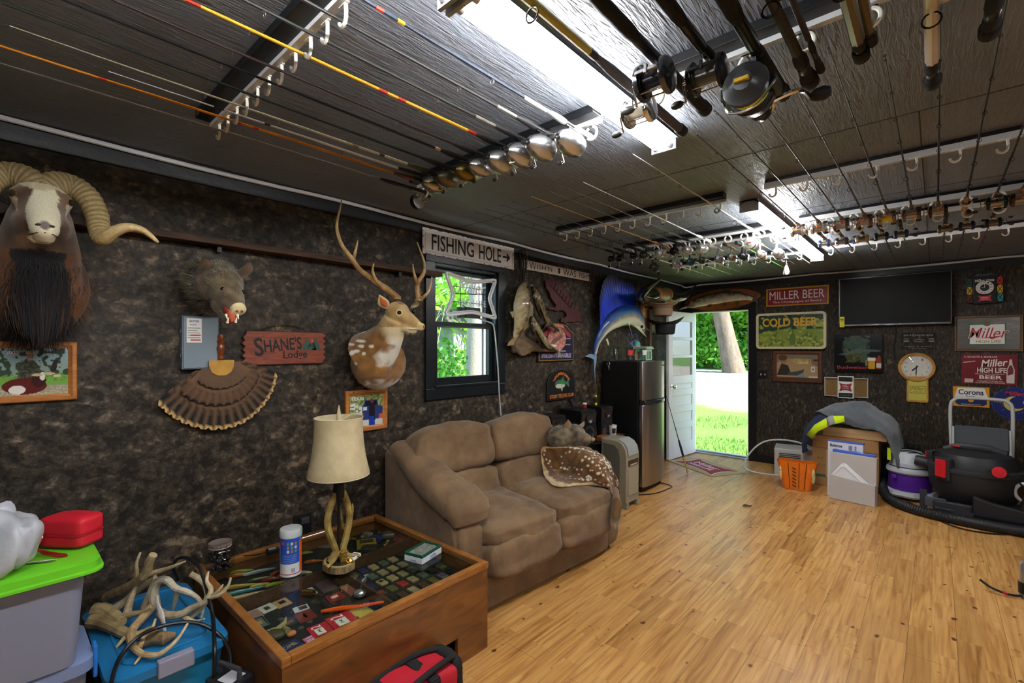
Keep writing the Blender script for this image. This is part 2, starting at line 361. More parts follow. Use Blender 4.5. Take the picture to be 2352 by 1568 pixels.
def floor_mat():
    m,N,L,p,nd=nodes('knotty_pine_laminate');tc=nd('ShaderNodeTexCoord')
    sw=nd('ShaderNodeMapping');sw.inputs['Rotation'].default_value=(0,0,pi/2);L.new(tc.outputs['Object'],sw.inputs[0]) # texture x runs along the boards
    def brick(w,h,off,mort):
        b=nd('ShaderNodeTexBrick');b.offset=off;b.offset_frequency=2;b.inputs['Scale'].default_value=1;b.inputs['Mortar Size'].default_value=mort;b.inputs['Brick Width'].default_value=w;b.inputs['Row Height'].default_value=h;b.inputs['Bias'].default_value=0;b.inputs['Mortar Smooth'].default_value=.2
        b.inputs['Color1'].default_value=(0,0,0,1);b.inputs['Color2'].default_value=(1,1,1,1);b.inputs['Mortar'].default_value=(.5,.5,.5,1);L.new(sw.outputs[0],b.inputs[0]); return b
    strips=brick(.63,.096,.37,0);plank=brick(1.27,.192,.41,.0011)
    # grain, shifted strip by strip
    sc=nd('ShaderNodeVectorMath',operation='SCALE');sc.inputs['Scale'].default_value=7.3;L.new(strips.outputs[0],sc.inputs[0])
    ad=nd('ShaderNodeVectorMath',operation='ADD');L.new(sw.outputs[0],ad.inputs[0]);L.new(sc.outputs[0],ad.inputs[1])
    mp=nd('ShaderNodeMapping');mp.inputs['Scale'].default_value=(1.3,16,1);L.new(ad.outputs[0],mp.inputs[0])
    g=nd('ShaderNodeTexNoise');g.inputs['Scale'].default_value=1.5;g.inputs['Detail'].default_value=6;g.inputs['Distortion'].default_value=1.1;L.new(mp.outputs[0],g.inputs[0])
    mp2=nd('ShaderNodeMapping');mp2.inputs['Scale'].default_value=(2.2,9,1);L.new(ad.outputs[0],mp2.inputs[0])
    wv=nd('ShaderNodeTexWave',bands_direction='Y');wv.inputs['Scale'].default_value=1.1;wv.inputs['Distortion'].default_value=7;wv.inputs['Detail'].default_value=2.5;wv.inputs['Detail Scale'].default_value=.7;L.new(mp2.outputs[0],wv.inputs[0])
    r=ramp(nd('ShaderNodeValToRGB'),(.25,srgb(152,98,46)),(.5,srgb(200,150,86)),(.78,srgb(220,174,110)));L.new(g.outputs[0],r.inputs[0])
    mw=nd('ShaderNodeMixRGB',blend_type='MULTIPLY');mw.inputs[0].default_value=.30;L.new(r.outputs[0],mw.inputs[1])
    wr=ramp(nd('ShaderNodeValToRGB'),(0,(.62,.47,.33)),(.45,(1,1,1)));L.new(wv.outputs[0],wr.inputs[0]);L.new(wr.outputs[0],mw.inputs[2])
    tn=nd('ShaderNodeMixRGB',blend_type='MULTIPLY');tn.inputs[0].default_value=1;L.new(mw.outputs[0],tn.inputs[1])
    tr=ramp(nd('ShaderNodeValToRGB'),(0,(.74,.68,.62)),(.5,(1,.98,.95)),(1,(1.0,1.0,1.0)));L.new(strips.outputs[0],tr.inputs[0]);L.new(tr.outputs[0],tn.inputs[2])
    # knots
    kd=nd('ShaderNodeTexNoise');kd.inputs['Scale'].default_value=14;L.new(sw.outputs[0],kd.inputs[0])
    ks=nd('ShaderNodeVectorMath',operation='SCALE');ks.inputs['Scale'].default_value=.05;L.new(kd.outputs['Color'],ks.inputs[0])
    ka=nd('ShaderNodeVectorMath',operation='ADD');L.new(sw.outputs[0],ka.inputs[0]);L.new(ks.outputs[0],ka.inputs[1])
    km=nd('ShaderNodeMapping');km.inputs['Scale'].default_value=(4.2,6.6,1);L.new(ka.outputs[0],km.inputs[0])
    vo=nd('ShaderNodeTexVoronoi');vo.voronoi_dimensions='2D';vo.inputs['Scale'].default_value=1;L.new(km.outputs[0],vo.inputs['Vector'])
    se=nd('ShaderNodeSeparateColor');L.new(vo.outputs['Color'],se.inputs[0])
    sz=nd('ShaderNodeMapRange');sz.inputs[1].default_value=.35;sz.inputs[2].default_value=1;sz.inputs[3].default_value=0.0;sz.inputs[4].default_value=.085;L.new(se.outputs[0],sz.inputs[0])
    dv=nd('ShaderNodeMath',operation='SUBTRACT');L.new(sz.outputs[0],dv.inputs[0]);L.new(vo.outputs['Distance'],dv.inputs[1])
    kr=nd('ShaderNodeMapRange');kr.inputs[1].default_value=-.012;kr.inputs[2].default_value=.03;L.new(dv.outputs[0],kr.inputs[0])
    kc=nd('ShaderNodeMixRGB');kc.inputs[2].default_value=(*srgb(96,52,34),1);L.new(kr.outputs[0],kc.inputs[0]);L.new(tn.outputs[0],kc.inputs[1])
    sm=nd('ShaderNodeMixRGB');sm.inputs[2].default_value=(*srgb(70,42,20),1);sf=nd('ShaderNodeMath',operation='MULTIPLY');sf.inputs[1].default_value=.8;L.new(plank.outputs['Fac'],sf.inputs[0]);L.new(sf.outputs[0],sm.inputs[0]);L.new(kc.outputs[0],sm.inputs[1])
    # dust and scuffs
    dn=nd('ShaderNodeTexNoise');dn.inputs['Scale'].default_value=3;dn.inputs['Detail'].default_value=8;dn.inputs['Roughness'].default_value=.75;L.new(tc.outputs['Object'],dn.inputs[0])
    rr=nd('ShaderNodeMapRange');rr.inputs[1].default_value=.3;rr.inputs[2].default_value=.7;rr.inputs[3].default_value=.24;rr.inputs[4].default_value=.4;p.inputs['Specular IOR Level'].default_value=.55;L.new(dn.outputs[0],rr.inputs[0]);L.new(rr.outputs[0],p.inputs['Roughness'])
    L.new(sm.outputs[0],p.inputs['Base Color'])
    bp=nd('ShaderNodeBump');bp.inputs['Strength'].default_value=.12;bp.inputs['Distance'].default_value=.002;L.new(g.outputs[0],bp.inputs['Height']);L.new(bp.outputs[0],p.inputs['Normal'])
    return m
FLOORM=floor_mat()
XR,YB=6.2,-1.9 # right and back walls, out of the frame
TRIMB=pm(18,20,24,.35,bump=.15,bs=40)
b=B().box(0,XR,YB,LEN+.12,-.1,0);struct(part('floor',b,FLOORM,smooth=False),'knotty pine laminate floor boards running to the far door')
b=B().box(-.14,XR+.14,YB-.14,LEN+.14,HC,HC+.1);struct(part('ceiling',b,CEILM,smooth=False),'charcoal painted flakeboard ceiling')
# panel joints on the ceiling
JM=pm(40,40,42,.7)
for k,(a,c) in enumerate((((.02,2.45),(XR,2.45)),((.02,3.66),(XR,3.66)),((2.75,2.45),(2.75,6.8)),((1.45,3.66),(1.45,6.8)))):
    b=B();w=.0025
    if a[1]==c[1]:b.box(a[0],c[0],a[1]-w,a[1]+w,HC-.0012,HC+.01)
    else:b.box(a[0]-w,a[0]+w,a[1],c[1],HC-.0012,HC+.01)
    struct(part('trim_%d'%(k+10),b,JM,smooth=False),'thin dark joint between ceiling panels')
WY0,WY1,WZ0,WZ1=2.235,2.925,1.215,2.16 # window hole in the left wall
b=B();t=.12
for (y0,y1,z0,z1) in ((YB,WY0,0,HC),(WY1,LEN+.12,0,HC),(WY0,WY1,0,WZ0),(WY0,WY1,WZ1,HC)):b.box(-t,0,y0,y1,z0,z1)
struct(part('wall_left',b,WALLM,smooth=False),'dark stained flakeboard wall with the trophies and window')
DX0,DX1,DZ1=.15,.92,2.035
b=B();b.box(0,DX0,LEN,LEN+t,0,HC);b.box(DX1,XR,LEN,LEN+t,0,HC);b.box(DX0,DX1,LEN,LEN+t,DZ1,HC)
struct(part('wall_far',b,WALLM,smooth=False),'dark stained flakeboard wall with the signs and open doorway')
struct(part('wall_right',B().box(XR,XR+t,YB,LEN+t,0,HC),WALLM,smooth=False));struct(part('wall_back',B().box(-t,XR+t,YB-t,YB,0,HC),WALLM,smooth=False))
# black moulding under the ceiling, base boards, door casing
struct(part('trim_1',B().box(0,.02,YB,LEN,2.352,HC),TRIMB,smooth=False,bevel=.003),'black moulding where left wall meets ceiling')
struct(part('trim_2',B().box(.02,XR,LEN-.02,LEN,2.345,HC),TRIMB,smooth=False,bevel=.003),'black moulding where far wall meets ceiling')
struct(part('baseboard_far',B().box(DX1+.1,XR,LEN-.018,LEN,0,.1),TRIMB,smooth=False,bevel=.004),'black baseboard under the signs')
struct(part('baseboard_left',B().box(0,.016,YB,LEN,0,.09),TRIMB,smooth=False,bevel=.004),'black baseboard along the trophy wall')
GREENB=pm(28,38,36,.4)
b=B();b.box(DX1,DX1+.1,LEN-.02,LEN,0,DZ1+.1);b.box(DX0-.1,DX1,LEN-.02,LEN,DZ1,DZ1+.1);b.box(.02,DX0,LEN-.02,LEN,0,DZ1)
struct(part('trim_3',b,TRIMB,smooth=False,bevel=.003),'black casing around the open doorway')
b=B();b.box(DX1-.012,DX1,LEN-.005,LEN+t,0,DZ1);b.box(DX0,DX0+.012,LEN-.005,LEN+t,0,DZ1);b.box(DX0,DX1,LEN-.005,LEN+t,DZ1-.012,DZ1)
struct(part('trim_4',b,pm(205,210,208,.5),smooth=False),'pale inner jamb of the doorway')
b=B();b.box(DX0,DX1,LEN-.03,LEN+.2,-.02,.018);b.box(DX0,DX1,LEN+.03,LEN+.06,.018,.035)
struct(part('trim_5',b,mat('threshold_metal',(.55,.55,.55),.35,.9),smooth=False,bevel=.003),'grey metal threshold of the doorway')
# ------------------------------------------------ white door, swung open against the left wall
DW=pm(232,236,240,.35)
dr=bpy.data.objects.new('door_1', None);COL.objects.link(dr);dr.location=(DX0+.03,LEN-.03,.012);dr.rotation_euler=(0,0,R(-90)+R(-6))
tag(dr,'white panelled door with three panes, swung open beside the fridge','door',kind='structure')
w,h,T=.75,2.0,.04;b=B()
b.box(0,.105,0,T,0,h);b.box(w-.105,w,0,T,0,h);b.box(.105,w-.105,0,T,0,.2);b.box(.105,w-.105,0,T,h-.13,h)
for z in (.43,.66,.89):b.box(.105,w-.105,0,T,z-.045,z+.045)
b.box(.105,w-.105,0,T,1.06-.05,1.06+.06)
for z in (1.385,1.63):b.box(.105,w-.105,0,T,z-.02,z+.02)
for z0,z1 in ((.2,.385),(.475,.615),(.705,.845),(.935,1.01)):b.box(.105,w-.105,.012,T-.012,z0,z1)
part('door_leaf',b,DW,dr,smooth=False,bevel=.004)
for z0,z1 in ((1.12,1.365),(1.405,1.61),(1.65,1.87)):part('pane',B().box(.1,w-.1,T/2-.002,T/2+.002,z0,z1),glass('door_glass',(.93,.97,.94),ior=2.6),dr,smooth=False)
b=B().at((w-.06,0,.98));b.lathe([(.028,T),(.028,T+.008),(.012,T+.01),(.012,T+.035),(.027,T+.042),(.03,T+.06),(.02,T+.072),(0,T+.074)],18,'y');b.lathe([(0,-.074),(.02,-.072),(.03,-.06),(.027,-.042),(.012,-.035),(.012,-.01),(.028,-.008),(.028,0)],18,'y')
part('door_knob',b,CHROME,dr)
# ------------------------------------------------ window in the left wall
wd=bpy.data.objects.new('window_1', None);COL.objects.link(wd);wd.location=(0,0,0);tag(wd,'black framed sash window below the black and white arrow sign','window',kind='structure')
WB=pm(22,27,31,.3,bump=.1,bs=50)
b=B();b.box(0,.022,WY0-.085,WY1+.085,WZ1,WZ1+.085);b.box(0,.022,WY0-.085,WY0,WZ0,WZ1);b.box(0,.022,WY1,WY1+.085,WZ0,WZ1);b.box(0,.022,WY0-.085,WY1+.085,WZ0-.085,WZ0-.0)
b.box(-.12,.03,WY0,WY1,WZ0-.0,WZ0+.02)
part('window_frame',b,WB,wd,smooth=False,bevel=.003)
b=B()
for (y0,y1) in ((WY0,WY0+.02),(WY1-.02,WY1)):b.box(-.12,0,y0,y1,WZ0,WZ1)
b.box(-.12,0,WY0,WY1,WZ1-.02,WZ1);part('window_lining',b,WB,wd,smooth=False)
zm=1.70
for nm,z0,z1,x in (('lower_sash',WZ0+.02,zm+.02,-.05),('upper_sash',zm-.02,WZ1-.02,-.09)):
    b=B();M_=B();y0,y1=WY0+.02,WY1-.02;fw=.045
    for q in ((y0,y0+fw,z0,z1),(y1-fw,y1,z0,z1),(y0+fw,y1-fw,z0,z0+(.055 if 'low' in nm else .04)),(y0+fw,y1-fw,z1-.035,z1)):b.box(x-.018,x+.018,*q)
    s_=part(nm,b,WB,wd,smooth=False,bevel=.003)
    part('pane',B().box(x-.002,x+.002,y0+.03,y1-.03,z0+.02,z1-.02),glass('window_glass',(.96,.98,.97)),s_,smooth=False)
part('storm_frame',B().box(-.118,-.108,WY1-.075,WY1-.055,WZ0+.02,WZ1-.02),pm(215,218,220,.5),wd,smooth=False)
# ------------------------------------------------ outside the door and window
GR=nodes('outdoor_ground');m,N,L,p,nd=GR
tc=nd('ShaderNodeTexCoord');a=nd('ShaderNodeTexNoise');a.inputs['Scale'].default_value=.55;a.inputs['Detail'].default_value=6;L.new(tc.outputs['Object'],a.inputs[0]);a2=nd('ShaderNodeTexNoise');a2.inputs['Scale'].default_value=30;a2.inputs['Detail'].default_value=4;L.new(tc.outputs['Object'],a2.inputs[0])
sx=nd('ShaderNodeSeparateXYZ');L.new(tc.outputs['Object'],sx.inputs[0])
gy=nd('ShaderNodeMath',operation='MULTIPLY_ADD');L.new(a.outputs[0],gy.inputs[0]);gy.inputs[1].default_value=3.0;L.new(sx.outputs[1],gy.inputs[2])
rp=ramp(nd('ShaderNodeValToRGB'),(.0,srgb(110,150,60)),(.30,srgb(118,158,66)),(.36,srgb(196,186,168)),(.86,srgb(205,198,182)),(.9,srgb(105,150,60)));mrg=nd('ShaderNodeMapRange');mrg.inputs[1].default_value=6.9;mrg.inputs[2].default_value=30;L.new(gy.outputs[0],mrg.inputs[0]);L.new(mrg.outputs[0],rp.inputs[0])
mv=nd('ShaderNodeMixRGB',blend_type='MULTIPLY');mv.inputs[0].default_value=1;vr=ramp(nd('ShaderNodeValToRGB'),(.3,(.5,.5,.48)),(.7,(1.1,1.1,1.1)));L.new(a2.outputs[0],vr.inputs[0]);L.new(rp.outputs[0],mv.inputs[1]);L.new(vr.outputs[0],mv.inputs[2]);L.new(mv.outputs[0],p.inputs['Base Color']);p.inputs['Roughness'].default_value=.9
b=B();n=40
for j in range(n+1):
    for i in range(n+1):
        x=-30+60*i/n;y=-12+52*j/n;d=max(0,y-19);b.v.append((x,y,-.12+.0*d+.05*noise.noise(Vector((x*.3,y*.3,0)))+(.03*max(0,y-9))))
for j in range(n):
    for i in range(n):
        if not (-1<-30+60*(i+.5)/n<7 and -3<-12+52*(j+.5)/n<6):b.f.append((j*(n+1)+i,j*(n+1)+i+1,(j+1)*(n+1)+i+1,(j+1)*(n+1)+i))
go=part('ground_outside',b,m);struct(go,'pale gravel drive and grass strip outside the door')
rn=random.Random(5)
# grass blades by the doorstep
b=B()
for _ in range(9000):
    x=rn.uniform(-3,2.5);y=7.1+rn.random()**1.3*4.2
    if noise.noise(Vector((x*.7,y*.9,2)))<-.05+.1*(y-8):continue
    a=rn.uniform(0,6.3);hgt=rn.uniform(.03,.09);w=.006;z=-.1+.03*max(0,y-9);lx,ly=rn.uniform(-.04,.04),rn.uniform(-.04,.04)
    b.add([(x-w*cos(a),y-w*sin(a),z),(x+w*cos(a),y+w*sin(a),z),(x+lx,y+ly,z+hgt)],[(0,1,2)])
g=part('grass',b,pm(96,150,52,.6,var=.4,vs=2),smooth=False);tag(g,'short green grass growing outside the doorstep','grass',kind='stuff')
def leafmat(name,c):
    m,N,L,p,nd=nodes(name);out=N['Material Output'];p.inputs['Base Color'].default_value=(*srgb(*c),1);p.inputs['Roughness'].default_value=.5
    tr=nd('ShaderNodeBsdfTranslucent');tr.inputs[0].default_value=(*[min(1,x*1.5) for x in srgb(c[0],c[1],int(c[2]*.6))],1);mx=nd('ShaderNodeMixShader');mx.inputs[0].default_value=.45;L.new(p.outputs[0],mx.inputs[1]);L.new(tr.outputs[0],mx.inputs[2]);L.new(mx.outputs[0],out.inputs[0]); return m
LEAFS=[leafmat('leaf_bright',(140,190,66)),leafmat('leaf_mid',(104,164,58)),leafmat('leaf_deep',(74,132,52))]
BARK=pm(112,101,88,.9,bump=.8,bs=18,var=.35,vs=6,stretch=(1,1,.25));BARKD=pm(84,74,62,.9,bump=.6,bs=20)
def leaves(b,c,r,n,s):
    for _ in range(n):
        d=Vector((rn.gauss(0,1),rn.gauss(0,1),rn.gauss(0,1))).normalized()*(rn.random()**.45);q=Vector(c)+Vector((d.x*r[0],d.y*r[1],d.z*r[2]));u=Vector((rn.gauss(0,1),rn.gauss(0,1),rn.gauss(0,1))).normalized();v=u.orthogonal().normalized();k=s*rn.uniform(.6,1.3)
        b.add([q-u*k,q+v*k*.5,q+u*k,q-v*k*.5],[(0,1,2,3)])
def tree(name,label,base,H,lean,r0,crown,lm,s=.12,bark=BARKD):
    t=thing(name,label,'tree',base,group='trees outside the doorway');b=B()
    P=[(lean[0]*k/5*H/5,lean[1]*k/5*H/5,-.3+H*k/5) for k in range(6)];stube(b,P,[r0*1.35,r0*1.0,r0*.9,r0*.8,r0*.6,r0*.4],4,12);part('trunk',b,bark,t)
    b=B()
    for (cx,cy,cz,rx,ry,rz,n) in crown:leaves(b,(cx,cy,cz),(rx,ry,rz),n,s)
    part('foliage',b,lm,t,smooth=False); return t
big=PZ(1690,850,.1)
bx,by=-4.34,24.0
tree('shade_tree','pale thick-trunked tree standing alone beyond the drive',(bx,by,.30),10,(-1.17,.3),.42,[(-2.2,.3,9.4,4.2,3,2.0,1500),(-4.0,-.6,6.2,1.6,1.0,.6,260)],LEAFS[0],.14,BARK)
spots=[(-12.5,27.5),(-10.6,29.5),(-9.2,26.8),(-7.6,28.8),(-6.2,26.6),(-4.8,29),(-3.4,27),(-2.0,29.5),(-.6,27),(-11,33),(-7.5,34),(-4,33.5),(-.5,34),(3,27),(6,28.5),(9,27),(12,29)]
for i,(x,y) in enumerate(spots):
    hh=rn.uniform(6.5,9.5);cr=[(rn.uniform(-.8,.8),rn.uniform(-.5,.5),1.0+k*1.25,rn.uniform(1.4,2.0),1.3,1.05,780) for k in range(6)]
    tree('woodland_tree',['leafy tree in the woodland edge, thin dark trunk','broad leafy tree in the woodland edge, low branches','tall leafy tree in the woodland edge, deep green'][i%3]+', %s'%['first from its left end','second from its left end','third from its left end','fourth from its left end','fifth from its left end','sixth from its left end','third from its right end','second from its right end','at its right end','rear row left','rear row second','rear row third','rear row right','first beyond the far wall','second beyond the far wall','third beyond the far wall','fourth beyond the far wall'][i],(x,y,.4),hh*1.25,(rn.uniform(-.3,.3),0),.10,cr,LEAFS[i%3],.17)
b=B()
for i in range(40):x=rn.uniform(-16,9);leaves(b,(x,24.8+rn.uniform(-.4,.8),.75),(.7,.5,.45),130,.09)
tag(part('undergrowth',b,LEAFS[1],smooth=False),'low green undergrowth along the foot of the woodland edge','undergrowth',kind='stuff')
# outside the window: bank, tree trunk, bushes, neighbour's shed
tree('yard_tree','pale broad tree trunk outside the window',(-5.2,7.75,-.1),6,(.05,.1),.38,[(0,0,5.6,3,3,1.5,900)],LEAFS[1],.14,pm(176,164,150,.9,bump=.6,bs=20))
bb=thing('yard_bush','green leafy bush outside the window','bush',(-4.1,5.75,-.1));b=B();leaves(b,(0,0,1.0),(.5,.55,.8),900,.06);leaves(b,(-.1,.1,.4),(.6,.6,.5),500,.06);part('foliage',b,LEAFS[2],bb,smooth=False);part('stem',B().tube([(0,0,0),(0,0,1)],.02),BARKD,bb)
bb=thing('bare_bush','twiggy pale brush outside the window','bush',(-5.2,4.9,-.1));b=B()
for _ in range(170):
    x,y=rn.uniform(-.9,.9),rn.uniform(-1.2,.8);stube(b,[(x,y,0),(x+rn.uniform(-.2,.2),y+rn.uniform(-.2,.2),1),(x+rn.uniform(-.6,.6),y+rn.uniform(-.6,.6),rn.uniform(1.5,3.2))],[.014,.01,.004],3,4)
part('twigs',b,pm(168,158,146,.9),bb)
sh=thing('shed','grey board shed beyond the yard, seen through the window','building',(-12.5,15,-.2),R(0));part('walls',B().box(-1.5,1.5,-3,3,0,2.6),pm(150,150,155,.8,var=.3,vs=3),sh,smooth=False);part('roof',B().prism([(-1.8,2.5),(1.8,2.5),(0,3.6)],-3.2,3.2),pm(92,88,86,.8),sh,smooth=False)
for i,(x,y) in enumerate(((-11,9),(-13,12),(-9.5,12.8),(-15,17))):
    tree('yard_edge_tree','bright leafy tree at the yard edge seen through the window, number %s from its left'%['one','two','three','four'][i],(x,y,-.1),7,(.1,0),.12,[(rn.uniform(-.8,.8),rn.uniform(-.8,.8),.8+k*1.4,1.9,1.9,1.1,420) for k in range(5)],LEAFS[i%2],.15)
# ------------------------------------------------ ceiling lights
TUBEM=mat('fluorescent_tube',(1,.985,.96),.3,emit=TUBE_E);FIXM=pm(150,156,166,.4)
def light_fixture(y0,y1,x,label):
    t=thing('shop_light',label,'light',(x,(y0+y1)/2,HC),group='twin tube shop lights on the ceiling');L2=(y1-y0)/2
    b=B();b.prism([(-.062,-.028),(-.035,0),(.035,0),(.062,-.028),(.052,-.028),(.03,-.010),(-.03,-.010),(-.052,-.028)],-L2,L2);b.box(-.055,.055,-L2,-L2+.012,-.075,0);b.box(-.055,.055,L2-.012,L2,-.075,0)
    part('housing',b,FIXM,t,smooth=False)
    for s in (-1,1):
        part('tube',B().tube([(s*.028,-L2+.03,-.053),(s*.028,L2-.03,-.053)],.0145,12),TUBEM,t)
        for e in (-1,1):part('tube_cap',B().tube([(s*.028,e*(L2-.012),-.053),(s*.028,e*(L2-.034),-.053)],.0155,12),mat('tube_end',(.5,.5,.52),.35,.8),t)
    return t
light_fixture(.79,1.985,1.915,'twin tube shop light ending between the rod racks, nearest one whole in view')
light_fixture(-.42,.775,1.915,'twin tube shop light cut off by the top edge of the photo')
light_fixture(3.2,4.34,1.925,'twin tube shop light farther down, the half nearer the camera')
for q,(ya,yb) in enumerate(((-.4,.8),(3.2,4.34))):light_fixture(ya,yb,4.7,'added unseen twin tube light outside the frame, %s one of the right hand row'%('nearer','farther')[q])  # right hand row of lamps is added out of view to brighten the room
light_fixture(4.35,5.49,1.925,'twin tube shop light farthest down, nearer the signs')
# ------------------------------------------------ cable along the ceiling edge
b=B();P=[]
for k in range(30):
    y=-1.5+k*(LEN-.1+1.5)/29;P.append((.036,y,2.437-.012*abs(sin(y*2.1))))
P+=[(.09,LEN-.06,2.395),(.3,LEN-.035,2.42)]
for k in range(20):x=.5+k*.2;P.append((x,LEN-.036,2.43-.015*abs(sin(x*1.9))))
stube(b,P,.011,3,8);tag(part('ceiling_cable',b,pm(196,198,200,.45)),'pale grey cable running along the top of both walls','cable')
# ---------------------------------------------------------------- rod racks and fishing rods under the ceiling
RAIL=pm(200,203,206,.4);HOOKM=pm(222,222,214,.45);RBOARD=pm(16,18,22,.4)
def rack(label,x0,x1,y,n,kind,side=1,xs=None,group='rod racks on the ceiling'):
    t=thing('rod_rack',label,'rod rack',((x0+x1)/2,y,HC),group=group);w=(x1-x0)/2
    part('backing_board',B().box(-w,w,-.03,.03,-.032,0),RBOARD,t,smooth=False,bevel=.003)
    part('rail',B().box(-w,w,side*.03-.008,side*.03+.008,-.044,-.02).box(-w,w,side*.03-.011,side*.03+.011,-.05,-.044),RAIL,t,smooth=False)
    for k in range(n):
        x=(xs[k]-(x0+x1)/2) if xs else -w+.05+(2*w-.1)*k/max(1,n-1);b=B();yy=side*.038
        if kind=='hook':
            b.box(x-.02,x+.02,yy-.004,yy+.004,-.052,-.046);stube(b,[(x+.008,yy,-.048),(x+.010,yy,-.075),(x+.006,yy,-.096),(x-.008,yy,-.103),(x-.021,yy,-.094),(x-.024,yy,-.084)],.005,4,6)
            part('hook',b,HOOKM,t)
        else:
            b.box(x-.02,x+.02,yy-.005,yy+.005,-.05,-.044);b.ring((x,yy,-.077),.025,.0055,'y',20,6,R(-240),R(75));part('ring_holder',b,HOOKM,t)
    return t
rack('black rod rack with white J hooks, nearest the ram and boar heads',.64,1.72,.575,11,'hook')
rack('black rod rack holding the row of silver push button reels',.66,1.83,1.57,11,'ring',1)
rack('black hook rack in front of the shiny spinning reels, before the far shop light',.62,1.86,2.955,11,'hook')
rack('front ring rack of the pair above the spinning reels',.70,1.87,3.86,10,'ring')
rack('rear ring rack of the pair above the spinning reels',.78,1.9,4.12,9,'ring')
rack('hook rack behind the spinning reels, nearest the bull horns',.62,1.9,5.07,10,'hook')
rack('hook rack right of the far shop light, holding thin rod blanks',2.09,3.65,2.92,11,'hook',-1)
rack('front ring rack of the pair holding the copper bait casting reels',2.08,3.65,3.86,12,'ring',-1)
rack('rear ring rack of the pair among the coloured bait casting reels',2.2,3.7,4.2,11,'ring',-1)
rack('hook rack nearest the television, with green and red rods',2.06,3.7,5.07,11,'hook',-1)
rack('ring rack nearest the camera holding big sea rods',2.04,3.3,1.49,9,'ring',1)
def M(c,r=.4,mt=0,**k): return pm(*c,r,mt,**k)
SIL=(196,196,196);DK=(28,28,30);CORK=pm(172,132,86,.85,bump=.3,bs=120,var=.25,vs=80)
def guides(t,L0,L1,n,r0,r1,z,m,drop=1.0):
    for k in range(n):
        f=k/max(1,n-1);y=L0+(L1-L0)*f**.85;r=r0+(r1-r0)*f;b=B()
        b.ring((0,y,z-r*1.5*drop-.002),r,max(.0009,r*.13),'y',14,5);b.tube([(0,y+r*.9,z-.002),(0,y,z-r*.5-.002)],.0009,4);b.tube([(0,y-r*.7,z-.002),(0,y,z-r*.5-.002)],.0009,4)
        part('guide',b,m,t)
def crank(b,c,ax,L_,two=False,r=.003):
    # crank arm out of the side plate (x direction ax), arm swings in y-z
    x,y,z=c;b.tube([(x,y,z),(x+ax*.018,y,z)],r*1.3,8);ends=[(-.55,-.83)]+([(.55,.83)] if two else [])
    for (ey,ez) in ends:b.tube([(x+ax*.018,y,z),(x+ax*.02,y+ey*L_,z+ez*L_)],r,6);b.tube([(x+ax*.02,y+ey*L_,z+ez*L_),(x+ax*.028,y+ey*L_,z+ez*L_)],r*.9,6)
    return [(x+ax*.028,y+ey*L_,z+ez*L_) for ey,ez in ends]
def reel_spincast(t,y,body,rear,s=1.0):
    rr=part('reel',B().at((0,y,-.043*s-.006)).lathe([(.005*s,.055*s),(.008*s,.054*s),(.02*s,.043*s),(.030*s,.022*s),(.033*s,.006*s),(.0335*s,-.004*s),(.031*s,-.006*s),(.031*s,-.022*s),(.028*s,-.034*s),(.012*s,-.04*s),(0,-.041*s)],26,'y'),body,t)
    part('reel_nose',B().at((0,y,-.043*s-.006)).lathe([(.0085*s,.0525*s),(.0075*s,.0575*s),(.0045*s,.058*s),(.004*s,.05*s)],16,'y',cap=False),M(DK),rr)
    part('reel_foot',B().box(-.006,.006,y-.03,y+.03,-.012,-.004).box(-.004,.004,y-.012,y+.012,-.024*s,-.008),rear,rr)
    b=B();kn=crank(b,(.028*s,y-.014,-.043*s-.006),1,.036*s, True);part('crank',b,CHROME,rr)
    for q in kn:part('crank_knob',B().at(q).lathe([(.006,0),(.0085,.006),(.0085,.016),(.005,.019),(.0035,.019),(.0035,.012),(0,.012)],12,'x'),M((60,60,62),.5),rr)
    part('thumb_button',B().cb((0,y-.034*s,-.02*s),(.02,.016,.01)),M((70,70,70)),rr,bevel=.002)
def reel_fly(t,y):
    F_=(0,0,pi);rr=part('reel',B().at((0,y,-.062),F_).lathe([(.038,-.013),(.041,-.013),(.041,.013),(.038,.013)],30,'x',cap=False).lathe([(0,-.0125),(.039,-.0125)],30,'x',cap=False),M((40,40,42),.4,.6),t)
    b=B().at((0,y,-.062),F_);b.lathe([(.034,.012),(.038,.013),(.038,.015),(.034,.0155)],30,'x');part('spool_rim',b,CHROME,rr)
    part('spool_face',B().at((0,y,-.062),F_).lathe([(0,.012),(.034,.012)],30,'x',cap=False),M((30,30,31),.4,.5),rr)
    for k in range(18):
        a=2*pi*k/9+(.35 if k>=9 else 0);q=.026 if k<9 else .017;part('vent_hole',B().at((-.0125,y+q*cos(a),-.062+q*sin(a)),F_).lathe([(0,0),(.0028,0)],8,'x',cap=False),M((150,150,150),.4),rr)
    part('hub',B().at((-0.012,y,-.062),F_).lathe([(.008,0),(.008,.003),(0,.0035)],16,'x'),M((205,200,180),.4),rr);part('winding_knob',B().at((-.014,y-.03,-.055),F_).lathe([(.004,0),(.006,.01),(.004,.016),(0,.016)],10,'x'),BRASS,rr);part('reel_foot',B().box(-.005,.005,y-.04,y+.04,-.014,-.008).box(-.004,.004,y-.01,y+.01,-.026,-.01),M(SIL,.3,.9),rr)
